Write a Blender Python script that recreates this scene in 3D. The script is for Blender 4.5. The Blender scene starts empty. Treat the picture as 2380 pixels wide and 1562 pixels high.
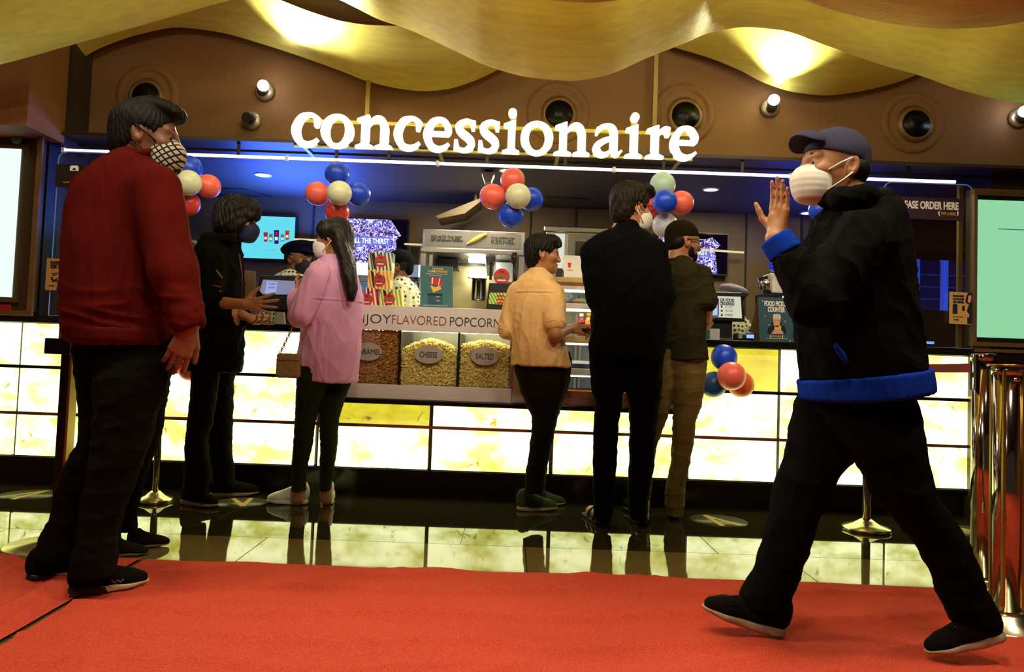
import bpy, bmesh, math, random, os
import numpy as np
from mathutils import Vector, Matrix
random.seed(7); RNG = np.random.default_rng(7)
PI = math.pi
scene = bpy.context.scene
COL = scene.collection

# ------------------------------------------------------------------ camera
IW, IH = 2380.0, 1562.0
FPX = 1700.0                       # focal length in pixels of the 2380-wide frame
CAM_H = 0.88
ROLL = math.radians(2.05)
PITCH = math.radians(2.5)
HORIZON = 830.0                    # image row of the horizon at the frame's middle
SHIFT_PX = HORIZON - (IH / 2 + FPX * math.tan(PITCH))   # principal point offset (px, down positive)
_right = Vector((1, 0, 0)); _fwd = Vector((0, math.cos(PITCH), math.sin(PITCH))); _up = Vector((0, -math.sin(PITCH), math.cos(PITCH)))
cx_ax = _right * math.cos(ROLL) + _up * math.sin(ROLL)
cy_ax = -_right * math.sin(ROLL) + _up * math.cos(ROLL)
cam_d = bpy.data.cameras.new('camera'); cam = bpy.data.objects.new('camera', cam_d); COL.objects.link(cam)
m4 = Matrix.Identity(4)
for i in range(3):
    m4[i][0] = cx_ax[i]; m4[i][1] = cy_ax[i]; m4[i][2] = -_fwd[i]
m4.translation = Vector((0, 0, CAM_H))
cam.matrix_world = m4
cam_d.sensor_fit = 'HORIZONTAL'; cam_d.sensor_width = 36.0
cam_d.lens = 36.0 * FPX / IW
cam_d.shift_y = SHIFT_PX / IW      # principal point lower/higher than the frame's middle: a cropped photograph
cam_d.clip_start = 0.05; cam_d.clip_end = 100
scene.camera = cam

# ------------------------------------------------------------------ colour management, world, lights
vs = scene.view_settings
scene.display_settings.display_device = 'sRGB'
vs.view_transform = 'Standard'; vs.look = 'None'; vs.exposure = 0.0; vs.gamma = 1.0; vs.use_curve_mapping = False
w = bpy.data.worlds.new('world'); scene.world = w; w.use_nodes = True
w.node_tree.nodes['Background'].inputs[0].default_value = (1.0, 0.80, 0.52, 1)
w.node_tree.nodes['Background'].inputs[1].default_value = 0.035

def lamp(name, kind, loc, target, power, color=(1, 1, 1), size=0.3, spot=60, blend=0.5, size_y=None):
    d = bpy.data.lights.new(name, kind); d.energy = power; d.color = color
    if kind == 'AREA':
        d.shape = 'DISK'; d.size = size
        if size_y: d.shape = 'RECTANGLE'; d.size = size; d.size_y = size_y
    elif kind == 'SPOT':
        d.spot_size = math.radians(spot); d.spot_blend = blend; d.shadow_soft_size = size
    else:
        d.shadow_soft_size = size
    o = bpy.data.objects.new(name, d); COL.objects.link(o); o.location = loc
    v = Vector(target) - Vector(loc)
    if v.length > 1e-6: o.rotation_euler = v.to_track_quat('-Z', 'Y').to_euler()
    return o
WARM = (1.0, 0.88, 0.66)
for x in (-2.1, -0.7, 0.7, 2.1):
    lamp('lobby_fill', 'AREA', (x, 1.7, 3.35), (x * .9, 2.25, 0), 40, WARM, 0.4)  # unseen lamps added overhead to brighten the carpet, no fixtures built
lamp('lobby_fill', 'AREA', (0.0, 0.6, 2.9), (0.0, 4.2, 0.5), 25, WARM, 0.4)  # unseen frontal lamp added to light the people at the counter

def P(px, py, Y):
    """photo pixel -> the world point on the vertical plane at distance Y from the camera"""
    u = (px - IW / 2) / FPX; v = (IH / 2 + SHIFT_PX - py) / FPX
    d = cx_ax * u + cy_ax * v + _fwd
    t = Y / d.y
    return Vector((d.x * t, Y, CAM_H + d.z * t))
def FL(px, py, z=0.0):
    """photo pixel -> the world point on the horizontal plane at height z"""
    u = (px - IW / 2) / FPX; v = (IH / 2 + SHIFT_PX - py) / FPX
    d = cx_ax * u + cy_ax * v + _fwd
    t = (z - CAM_H) / d.z
    return Vector((d.x * t, d.y * t, z))

# ------------------------------------------------------------------ materials
def lin(c):
    return tuple(((x / 255) / 12.92 if x / 255 <= 0.04045 else ((x / 255 + 0.055) / 1.055) ** 2.4) for x in c[:3])
MATS = {}
def M(name, rgb, rough=0.6, metal=0.0, spec=0.5, noise=0.0, nscale=20.0, bump=0.0, bscale=200.0, coat=0.0, emit=None, es=1.0, stretch=None, sheen=0.0, rgb2=None):
    if name in MATS: return MATS[name]
    m = bpy.data.materials.new(name); m.use_nodes = True; MATS[name] = m
    nt = m.node_tree; b = nt.nodes['Principled BSDF']; L = nt.links
    c = lin(rgb) + (1,)
    b.inputs['Base Color'].default_value = c; b.inputs['Roughness'].default_value = rough; b.inputs['Metallic'].default_value = metal
    b.inputs['Specular IOR Level'].default_value = spec; b.inputs['Coat Weight'].default_value = coat
    if sheen: b.inputs['Sheen Weight'].default_value = sheen
    if emit is not None:
        b.inputs['Emission Color'].default_value = lin(emit) + (1,); b.inputs['Emission Strength'].default_value = es
    if noise or bump or rgb2:
        tc = nt.nodes.new('ShaderNodeTexCoord'); mp = nt.nodes.new('ShaderNodeMapping'); L.new(tc.outputs['Object'], mp.inputs['Vector'])
        if stretch: mp.inputs['Scale'].default_value = stretch
        if noise or rgb2:
            n = nt.nodes.new('ShaderNodeTexNoise'); n.inputs['Scale'].default_value = nscale; n.inputs['Detail'].default_value = 5
            L.new(mp.outputs[0], n.inputs['Vector'])
            r = nt.nodes.new('ShaderNodeValToRGB'); L.new(n.outputs['Fac'], r.inputs['Fac'])
            r.color_ramp.elements[0].position = 0.3; r.color_ramp.elements[1].position = 0.7
            if rgb2: c2 = lin(rgb2); c1 = c[:3]
            else: c1 = tuple(x * (1 - noise) for x in c[:3]); c2 = tuple(min(1, x * (1 + noise)) for x in c[:3])
            r.color_ramp.elements[0].color = c1 + (1,); r.color_ramp.elements[1].color = c2 + (1,)
            L.new(r.outputs[0], b.inputs['Base Color'])
        if bump:
            n2 = nt.nodes.new('ShaderNodeTexNoise'); n2.inputs['Scale'].default_value = bscale; n2.inputs['Detail'].default_value = 3
            L.new(mp.outputs[0], n2.inputs['Vector'])
            bp = nt.nodes.new('ShaderNodeBump'); bp.inputs['Strength'].default_value = bump; bp.inputs['Distance'].default_value = 0.01
            L.new(n2.outputs['Fac'], bp.inputs['Height']); L.new(bp.outputs[0], b.inputs['Normal'])
    return m
def EM(name, rgb, s):
    if name in MATS: return MATS[name]
    m = bpy.data.materials.new(name); m.use_nodes = True; MATS[name] = m
    nt = m.node_tree; nt.nodes.remove(nt.nodes['Principled BSDF'])
    e = nt.nodes.new('ShaderNodeEmission'); e.inputs[0].default_value = lin(rgb) + (1,); e.inputs[1].default_value = s
    nt.links.new(e.outputs[0], nt.nodes['Material Output'].inputs[0])
    return m
def GLASS(name, tint=(255, 255, 255), refl=0.06):
    if name in MATS: return MATS[name]
    m = bpy.data.materials.new(name); m.use_nodes = True; MATS[name] = m
    nt = m.node_tree; nt.nodes.remove(nt.nodes['Principled BSDF'])
    t = nt.nodes.new('ShaderNodeBsdfTransparent'); t.inputs[0].default_value = lin(tint) + (1,)
    g = nt.nodes.new('ShaderNodeBsdfGlossy'); g.inputs['Roughness'].default_value = 0.02
    x = nt.nodes.new('ShaderNodeMixShader'); x.inputs[0].default_value = refl
    nt.links.new(t.outputs[0], x.inputs[1]); nt.links.new(g.outputs[0], x.inputs[2]); nt.links.new(x.outputs[0], nt.nodes['Material Output'].inputs[0])
    return m

# ------------------------------------------------------------------ objects and meshes
def tag(o, label, cat, group=None, kind=None):
    o['label'] = label; o['category'] = cat
    if group: o['group'] = group
    if kind: o['kind'] = kind
    return o
def thing(name, label, cat, loc, group=None):
    o = bpy.data.objects.new(name, None); COL.objects.link(o); o.location = loc; o.empty_display_size = 0.1
    return tag(o, label, cat, group)
def origin_of(p):
    v = Vector((0, 0, 0))
    while p is not None:
        v = v + p.location; p = p.parent
    return v
def link(name, me, mat=None, parent=None, loc=None):
    """link a mesh whose vertices are in world coordinates; its own origin becomes loc (or its parent's)"""
    o = bpy.data.objects.new(name, me); COL.objects.link(o)
    if mat is not None:
        for mm in (mat if isinstance(mat, (list, tuple)) else [mat]): me.materials.append(mm)
    base = Vector(loc) if loc is not None else origin_of(parent)
    me.transform(Matrix.Translation(-base))
    if parent is not None:
        o.parent = parent; o.location = base - origin_of(parent)
    else:
        o.location = base
    return o
def fast_mesh(name, v, f, smooth=True):
    """v (n,3) array, f (m,4) quads"""
    me = bpy.data.meshes.new(name)
    v = np.asarray(v, dtype=np.float32); f = np.asarray(f, dtype=np.int32)
    k = f.shape[1]
    me.vertices.add(len(v)); me.vertices.foreach_set('co', v.ravel())
    me.loops.add(f.size); me.loops.foreach_set('vertex_index', f.ravel())
    me.polygons.add(len(f)); me.polygons.foreach_set('loop_start', np.arange(0, f.size, k, dtype=np.int32))
    me.polygons.foreach_set('use_smooth', np.full(len(f), smooth))
    me.update(calc_edges=True); me.validate()
    return me
class MB:
    """collects vertices and faces for ONE mesh object"""
    def __init__(s): s.v = []; s.f = []; s.sm = []
    def add(s, vs_, fs, smooth=False):
        o = len(s.v); s.v += [tuple(x) for x in vs_]; s.f += [tuple(i + o for i in q) for q in fs]; s.sm += [smooth] * len(fs); return s
    def box(s, x0, x1, y0, y1, z0, z1):
        v = [(x, y, z) for z in (z0, z1) for y in (y0, y1) for x in (x0, x1)]
        return s.add(v, [(0, 2, 3, 1), (4, 5, 7, 6), (0, 1, 5, 4), (2, 6, 7, 3), (0, 4, 6, 2), (1, 3, 7, 5)])
    def hexa(s, a, b, c, d, dep):
        """a quad a,b,c,d (counter clockwise seen from the camera) given thickness dep along +y"""
        dv = Vector((0, dep, 0)) if not isinstance(dep, Vector) else dep
        q = [Vector(x) for x in (a, b, c, d)]; r = [x + dv for x in q]
        return s.add(q + r, [(0, 1, 2, 3), (7, 6, 5, 4), (0, 4, 5, 1), (1, 5, 6, 2), (2, 6, 7, 3), (3, 7, 4, 0)])
    def prism(s, pts, y0, y1):
        """polygon in x,z (counter clockwise from the camera, which looks along +y) extruded in y"""
        n = len(pts)
        v = [(p[0], y0, p[1]) for p in pts] + [(p[0], y1, p[1]) for p in pts]
        f = [tuple(range(n)), tuple(range(2 * n - 1, n - 1, -1))] + [(i, i + n, (i + 1) % n + n, (i + 1) % n) for i in range(n)]
        return s.add(v, f)
    def tube(s, pts, r, n=10, closed=False, cap=True):
        pts = [Vector(p) for p in pts]; m = len(pts); rs = r if isinstance(r, (list, tuple)) else [r] * m
        v = []; up = None
        for i, p in enumerate(pts):
            t = (pts[(i + 1) % m] - pts[i - 1]) if closed else (pts[min(i + 1, m - 1)] - pts[max(i - 1, 0)])
            t.normalize()
            if up is None: up = t.orthogonal().normalized()
            up = (up - t * up.dot(t))
            up = up.normalized() if up.length > 1e-6 else t.orthogonal().normalized()
            bi = t.cross(up)
            for k in range(n):
                a = 2 * PI * k / n; v.append(p + (up * math.cos(a) + bi * math.sin(a)) * rs[i])
        f = []
        for i in range(m if closed else m - 1):
            j = (i + 1) % m
            for k in range(n):
                f.append((i * n + k, i * n + (k + 1) % n, j * n + (k + 1) % n, j * n + k))
        s.add(v, f, True)
        if cap and not closed:
            o = len(s.v) - m * n
            s.f += [tuple(o + k for k in reversed(range(n))), tuple(o + (m - 1) * n + k for k in range(n))]; s.sm += [False, False]
        return s
    def lathe(s, prof, c=(0, 0, 0), n=40, axis='z', smooth=True):
        """profile of (radius, height) turned round the axis through c"""
        v = []; c = Vector(c)
        for r, h in prof:
            for k in range(n):
                a = 2 * PI * k / n; x, y = r * math.cos(a), r * math.sin(a)
                v.append(c + (Vector((x, y, h)) if axis == 'z' else Vector((x, h, -y)) if axis == 'y' else Vector((h, x, y))))
        f = []
        for i in range(len(prof) - 1):
            for k in range(n):
                f.append((i * n + k, i * n + (k + 1) % n, (i + 1) * n + (k + 1) % n, (i + 1) * n + k))
        return s.add(v, f, smooth)
    def ball(s, c, r, nu=24, nv=14, sc=(1, 1, 1)):
        prof = [(math.sin(PI * i / nv), -math.cos(PI * i / nv)) for i in range(nv + 1)]
        v = []; c = Vector(c)
        for rr, h in prof:
            for k in range(nu):
                a = 2 * PI * k / nu; v.append(c + Vector((rr * math.cos(a) * r * sc[0], rr * math.sin(a) * r * sc[1], h * r * sc[2])))
        f = [(i * nu + k, i * nu + (k + 1) % nu, (i + 1) * nu + (k + 1) % nu, (i + 1) * nu + k) for i in range(nv) for k in range(nu)]
        return s.add(v, f, True)
    def build(s, name, mat, parent=None, loc=None, bevel=0.0, merge=True):
        me = bpy.data.meshes.new(name); me.from_pydata(s.v, [], s.f)
        me.polygons.foreach_set('use_smooth', s.sm); me.update()
        if merge:
            bm = bmesh.new(); bm.from_mesh(me); bmesh.ops.remove_doubles(bm, verts=bm.verts, dist=1e-6)
            bmesh.ops.recalc_face_normals(bm, faces=bm.faces); bm.to_mesh(me); bm.free()
        o = link(name, me, mat, parent, loc)
        if bevel:
            md = o.modifiers.new('bevel', 'BEVEL'); md.width = bevel; md.segments = 2; md.limit_method = 'ANGLE'
        return o
def struct(name, mb, mat, bevel=0.0):
    o = mb.build(name, mat, bevel=bevel); o['kind'] = 'structure'; return o
def base_z(pts): return min(p[2] for p in pts)

# ------------------------------------------------------------------ lettering
TEXTS = []
def text(parent, body, x, z, y, h, width=None, mat=None, bold=0.0, align='CENTER', depth=0.001, name='lettering', shear=0.0, rotz=0.0, roll=0.0, space=1.0):
    """upright lettering facing the camera side: (x, y, z) is the middle of its cap height"""
    cu = bpy.data.curves.new(name, 'FONT'); cu.body = body; cu.size = h / 0.70; cu.extrude = depth; cu.offset = bold * h; cu.shear = shear; cu.space_character = space
    cu.align_x = align; cu.align_y = 'CENTER' if '\n' in body else 'BOTTOM_BASELINE'
    o = bpy.data.objects.new(name, cu); COL.objects.link(o)
    if mat: cu.materials.append(mat)
    zz = z if '\n' in body else z - h / 2
    o.parent = parent; o.location = Vector((x, y, zz)) - origin_of(parent)
    o.rotation_euler = (PI / 2, roll, rotz)
    TEXTS.append((o, width)); return o
def fit_texts():
    """turn the lettering into plain meshes of the wanted width"""
    bpy.context.view_layer.update(); dg = bpy.context.evaluated_depsgraph_get()
    for o, width in TEXTS:
        sx = width / o.dimensions.x if width and o.dimensions.x > 1e-6 else 1.0
        me = bpy.data.meshes.new_from_object(o.evaluated_get(dg)); me.name = 'lettering'
        me.transform(Matrix.Diagonal((sx, 1, 1, 1)))
        n = bpy.data.objects.new('lettering', me); COL.objects.link(n); n.parent = o.parent; n.location = o.location; n.rotation_euler = o.rotation_euler
        if not len(me.materials) and len(o.data.materials): me.materials.append(o.data.materials[0])
        cu = o.data; bpy.data.objects.remove(o); bpy.data.curves.remove(cu)
# ------------------------------------------------------------------ smooth solids: a signed distance field, meshed by surface nets
QUICK = float(os.environ.get('SCENE_RES', '1'))
def smin(a, b, k):
    h = np.clip(0.5 + 0.5 * (b - a) / k, 0, 1); return b + (a - b) * h - k * h * (1 - h)
def smax(a, b, k): return -smin(-a, -b, k)
def unit(v):
    v = np.asarray(v, float); return v / (np.linalg.norm(v) + 1e-12)
def resample(st, n=60):
    """stations (z, ...) -> a fine smooth list ordered by z"""
    a = np.array(sorted(st, key=lambda r: r[0]), float)
    if len(a) < 3: return a
    z = a[:, 0]; out = [np.linspace(z[0], z[-1], n)]
    h = np.diff(z)
    for c in range(1, a.shape[1]):
        y = a[:, c]; d = np.diff(y) / h; m = np.zeros(len(z)); m[0] = d[0]; m[-1] = d[-1]
        for i in range(1, len(z) - 1):
            m[i] = 0 if d[i - 1] * d[i] <= 0 else 2 * d[i - 1] * d[i] / (d[i - 1] + d[i])
        x = out[0]; i = np.clip(np.searchsorted(z, x) - 1, 0, len(h) - 1); t = (x - z[i]) / h[i]
        out.append((2 * t**3 - 3 * t**2 + 1) * y[i] + (t**3 - 2 * t**2 + t) * h[i] * m[i] + (-2 * t**3 + 3 * t**2) * y[i + 1] + (t**3 - t**2) * h[i] * m[i + 1])
    return np.stack(out, 1)
class SDF:
    def __init__(s): s.ops = []
    def _op(s, fn, lo, hi, k, mode): s.ops.append((fn, np.asarray(lo, float), np.asarray(hi, float), k, mode)); return s
    def cone(s, a, b, ra, rb=None, k=0.02, flat=None, mode='add'):
        """round cone from a to b; flat=(direction, factor) squashes it along a direction"""
        a = np.asarray(a, float); b = np.asarray(b, float); rb = ra if rb is None else rb
        ba = b - a; L2 = max(float(ba @ ba), 1e-12); r = max(ra, rb)
        fn_n = None
        if flat is not None: fn_n = unit(flat[0]); g = 1 / flat[1]**2 - 1
        def fn(X, Y, Z):
            px, py, pz = X - a[0], Y - a[1], Z - a[2]
            t = np.clip((px * ba[0] + py * ba[1] + pz * ba[2]) / L2, 0, 1)
            wx, wy, wz = px - t * ba[0], py - t * ba[1], pz - t * ba[2]
            q = wx * wx + wy * wy + wz * wz
            if fn_n is not None: q = q + g * (wx * fn_n[0] + wy * fn_n[1] + wz * fn_n[2])**2
            return np.sqrt(q) - (ra + (rb - ra) * t)
        if flat is not None and flat[1] > 1: r *= flat[1]
        return s._op(fn, np.minimum(a, b) - r, np.maximum(a, b) + r, k, mode)
    def ell(s, c, r, ax=None, k=0.02, mode='add'):
        c = np.asarray(c, float); r = np.asarray(r, float); A = np.eye(3) if ax is None else np.asarray(ax, float)
        ext = np.sqrt(((A * r[:, None])**2).sum(0))
        def fn(X, Y, Z):
            px, py, pz = X - c[0], Y - c[1], Z - c[2]
            k0 = 0; k1 = 0
            for i in range(3):
                q = px * A[i, 0] + py * A[i, 1] + pz * A[i, 2]
                k0 = k0 + (q / r[i])**2; k1 = k1 + (q / r[i]**2)**2
            k0 = np.sqrt(k0); k1 = np.sqrt(k1)
            return k0 * (k0 - 1) / np.maximum(k1, 1e-6)
        return s._op(fn, c - ext, c + ext, k, mode)
    def box(s, c, h, ax=None, rad=0.004, k=0.004, mode='add'):
        c = np.asarray(c, float); h = np.asarray(h, float); A = np.eye(3) if ax is None else np.asarray(ax, float)
        ext = np.abs(A * h[:, None]).sum(0)
        def fn(X, Y, Z):
            px, py, pz = X - c[0], Y - c[1], Z - c[2]; o = 0; m = None
            for i in range(3):
                q = np.abs(px * A[i, 0] + py * A[i, 1] + pz * A[i, 2]) - (h[i] - rad)
                o = o + np.maximum(q, 0)**2; m = q if m is None else np.maximum(m, q)
            return np.sqrt(o) + np.minimum(m, 0) - rad
        return s._op(fn, c - ext, c + ext, k, mode)
    def loft(s, st, k=0.02, yaw=0.0, cap=0.012, sq=2.0, mode='add'):
        """horizontal ellipses (z, cx, cy, half width, half depth) joined into one solid"""
        T = resample(st); zt, zb = T[-1, 0], T[0, 0]; cyw, syw = math.cos(yaw), math.sin(yaw)
        rr = np.maximum(T[:, 3], T[:, 4])
        lo = (np.min(T[:, 1] - rr), np.min(T[:, 2] - rr), zb); hi = (np.max(T[:, 1] + rr), np.max(T[:, 2] + rr), zt)
        def fn(X, Y, Z):
            z = Z.ravel(); I = [np.interp(z, T[:, 0], T[:, j]).astype(np.float32).reshape(Z.shape) for j in range(1, 5)]
            dx, dy = X - I[0], Y - I[1]
            if yaw: dx, dy = dx * cyw + dy * syw, -dx * syw + dy * cyw
            a, b = I[2], I[3]
            if sq == 2.0:
                q = np.sqrt((dx / a)**2 + (dy / b)**2); g = np.sqrt((dx / a**2)**2 + (dy / b**2)**2)
                d = np.where(q > 0.15, q * (q - 1) / np.maximum(g, 1e-5), (q - 1) * np.minimum(a, b))
            else:
                q = (np.abs(dx / a)**sq + np.abs(dy / b)**sq)**(1 / sq); d = (q - 1) * np.minimum(a, b)
            return smax(d, np.maximum(Z - zt, zb - Z) + 0 * d, cap)
        return s._op(fn, lo, hi, k, mode)
    def half(s, p, n, k=0.004):
        """cut away everything on the +n side of the plane through p"""
        p = np.asarray(p, float); n = unit(n)
        return s._op(
            lambda X, Y, Z: ((X - p[0]) * n[0] + (Y - p[1]) * n[1] + (Z - p[2]) * n[2]), (-1e9,) * 3, (1e9,) * 3, k, 'max')
    def field(s, res):
        adds = [o for o in s.ops if o[4] == 'add']
        lo = np.min([o[1] for o in adds], 0) - 3 * res; hi = np.max([o[2] for o in adds], 0) + 3 * res
        n = np.ceil((hi - lo) / res).astype(int) + 1
        xs = [(lo[i] + res * np.arange(n[i])).astype(np.float32) for i in range(3)]
        V = np.full(n, 1.0, np.float32)
        for fn, a, b, k, mode in s.ops:
            m = k + 2 * res
            i0 = np.clip(np.floor((a - m - lo) / res), 0, n - 1).astype(int); i1 = np.clip(np.ceil((b + m - lo) / res) + 1, 1, n).astype(int)
            if np.any(i1 <= i0): continue
            sl = tuple(slice(i0[i], i1[i]) for i in range(3))
            X = xs[0][sl[0]][:, None, None]; Y = xs[1][sl[1]][None, :, None]; Z = xs[2][sl[2]][None, None, :]
            d = fn(X, Y, Z).astype(np.float32)
            if mode == 'add': V[sl] = smin(V[sl], d, k)
            elif mode == 'sub': V[sl] = smax(V[sl], -d, k)
            else: V[sl] = smax(V[sl], d + 0 * V[sl], k)
        return V, lo, res
    def verts(s, res):
        res = res * QUICK
        V, lo, res = s.field(res); n = V.shape; ins = V < 0
        c = np.zeros((n[0] - 1, n[1] - 1, n[2] - 1), np.int8)
        for dx in (0, 1):
            for dy in (0, 1):
                for dz in (0, 1): c += ins[dx:n[0] - 1 + dx, dy:n[1] - 1 + dy, dz:n[2] - 1 + dz]
        I = np.argwhere((c > 0) & (c < 8)); idm = np.full(c.shape, -1, np.int32); idm[I[:, 0], I[:, 1], I[:, 2]] = np.arange(len(I))
        acc = np.zeros((len(I), 3)); cnt = np.zeros(len(I))
        E = [((a, b, c_), ax) for ax in range(3) for a in (0, 1) for b in (0, 1) for c_ in (0, 1) if (a, b, c_)[ax] == 0]
        for o, ax in E:
            o2 = list(o); o2[ax] = 1
            v0 = V[I[:, 0] + o[0], I[:, 1] + o[1], I[:, 2] + o[2]]; v1 = V[I[:, 0] + o2[0], I[:, 1] + o2[1], I[:, 2] + o2[2]]
            x = (v0 < 0) != (v1 < 0); t = np.where(x, v0 / np.where(x, v0 - v1, 1), 0)
            p = np.tile(np.array(o, float), (len(I), 1)); p[:, ax] = t
            acc[x] += p[x]; cnt[x] += 1
        vs_ = lo + res * (I + acc / np.maximum(cnt, 1)[:, None])
        F = []
        for ax in range(3):
            a, b = [(1, 2), (2, 0), (0, 1)][ax]
            s0 = [slice(None)] * 3; s1 = [slice(None)] * 3; s0[ax] = slice(0, -1); s1[ax] = slice(1, None)
            A, B = ins[tuple(s0)], ins[tuple(s1)]; J = np.argwhere(A != B)
            J = J[(J[:, a] > 0) & (J[:, b] > 0) & (J[:, a] < n[a] - 1) & (J[:, b] < n[b] - 1)]
            fl = A[J[:, 0], J[:, 1], J[:, 2]]
            def g(da, db):
                K = J.copy(); K[:, a] -= da; K[:, b] -= db; return idm[K[:, 0], K[:, 1], K[:, 2]]
            q = np.stack([g(1, 1), g(0, 1), g(0, 0), g(1, 0)], 1)
            q[~fl] = q[~fl][:, ::-1]; F.append(q)
        F = np.concatenate(F); F = F[(F >= 0).all(1)]
        return vs_, F
    def build(s, name, mat, parent=None, loc=None, res=0.006, disp=None):
        v, f = s.verts(res)
        if disp is not None:
            nn = normals(v, f); v = v + nn * disp(v, nn)[:, None]
        return link(name, fast_mesh(name, v, f), mat, parent, loc)
def normals(v, f):
    a = v[f[:, 0]]; b = v[f[:, 1]]; c = v[f[:, 2]]; d = v[f[:, 3]]
    fn = np.cross(c - a, d - b); n = np.zeros_like(v)
    for i in range(4): np.add.at(n, f[:, i], fn)
    return n / (np.linalg.norm(n, axis=1)[:, None] + 1e-12)
def wnoise(p, freq, seed, warp=0.8, n=3):
    """cheap band limited noise: warped sines, freq = per axis frequency"""
    r = np.random.default_rng(seed); q = p * np.asarray(freq); o = 0
    for i in range(n):
        k = r.normal(size=3); k /= np.linalg.norm(k); k = k * (1 + 0.6 * i)
        m = r.normal(size=3) * 0.5
        o = o + np.sin(q @ k * 6.28 + r.uniform(0, 6.28) + warp * np.sin(q @ m * 6.28 + r.uniform(0, 6.28))) / (1 + 0.4 * i)
    return o / n
def folds(amp, freq, seed, amp2=0.0, freq2=None, mask=None):
    """creases of cloth: sharp ridges with soft valleys, in two sizes"""
    fr2 = tuple(f * 1.9 for f in freq)
    def fn(v, nn):
        a = wnoise(v, freq, seed, 1.2); c = wnoise(v, fr2, seed + 9, 1.4)
        d = amp * (.9 - 2.2 * np.abs(a)**.55) + .45 * amp * (.9 - 2.2 * np.abs(c)**.6)
        if amp2:
            d = d + amp2 * wnoise(v, freq2, seed + 5)
        if mask is not None: d = d * mask(v)
        return d
    return fn
# ------------------------------------------------------------------ shared materials
BLACK = M('black_stone', (14, 13, 10), 0.18, spec=0.5, noise=0.3, nscale=60)
DARKMETAL = M('dark_metal', (22, 20, 15), 0.35, 0.5)
BLACKPL = M('black_plastic', (12, 12, 12), 0.4)
CHROME = M('chrome', (215, 210, 200), 0.12, 1.0)
STEEL = M('brushed_steel', (168, 166, 160), 0.32, 1.0, bump=0.05, bscale=90, stretch=(1, 1, 12))
SILVER = M('silver_laminate', (206, 200, 192), 0.45, 0.1)
BRASS = M('brass', (170, 140, 70), 0.3, 0.9)
WHITEP = M('white_plastic', (225, 222, 210), 0.4)
BROWNWALL = M('brown_wall_paint', (118, 84, 42), 0.75, noise=0.06, nscale=40)
INK = M('black_ink', (14, 12, 10), 0.7)
WHITEINK = M('white_ink', (238, 236, 228), 0.6)

# ------------------------------------------------------------------ the setting
YF = 4.50
def flooring():
    mats = []
    for nm, c, c2, r in (('dark_granite', (30, 27, 15), (54, 48, 28), 0.03), ('brown_tile', (96, 78, 40), (112, 92, 50), 0.05)):
        m = M(nm, c, r, spec=0.62, nscale=55, rgb2=c2); mats.append(m)
    me = bpy.data.meshes.new('floor')
    v = []; f = []; mi = []
    def slab(x0, x1, y0, y1, k):
        o = len(v); v.extend([(x0, y0, 0), (x1, y0, 0), (x1, y1, 0), (x0, y1, 0)]); f.append((o, o + 1, o + 2, o + 3)); mi.append(k)
    yb = 3.45; g = 0.004
    xs = [-6.2 + 1.2 * i for i in range(12)]
    for i in range(len(xs) - 1):
        slab(xs[i], xs[i + 1] - g, yb, 5.05, 0); slab(xs[i], xs[i + 1] - g, 5.05, 7.0, 0)
        slab(xs[i] + .3, xs[i + 1] + .3 - g, 2.2, yb - g, 1); slab(xs[i], xs[i + 1], -2.5, 2.2 - g, 1)
    o = len(v); v.extend([(-6.2, -2.5, -.004), (7, -2.5, -.004), (7, 7, -.004), (-6.2, 7, -.004)]); f.append((o, o + 1, o + 2, o + 3)); mi.append(0)
    me.from_pydata(v, [], f); me.polygons.foreach_set('material_index', mi); me.update()
    o = link('floor', me, mats); o['kind'] = 'structure'
flooring()

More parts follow.
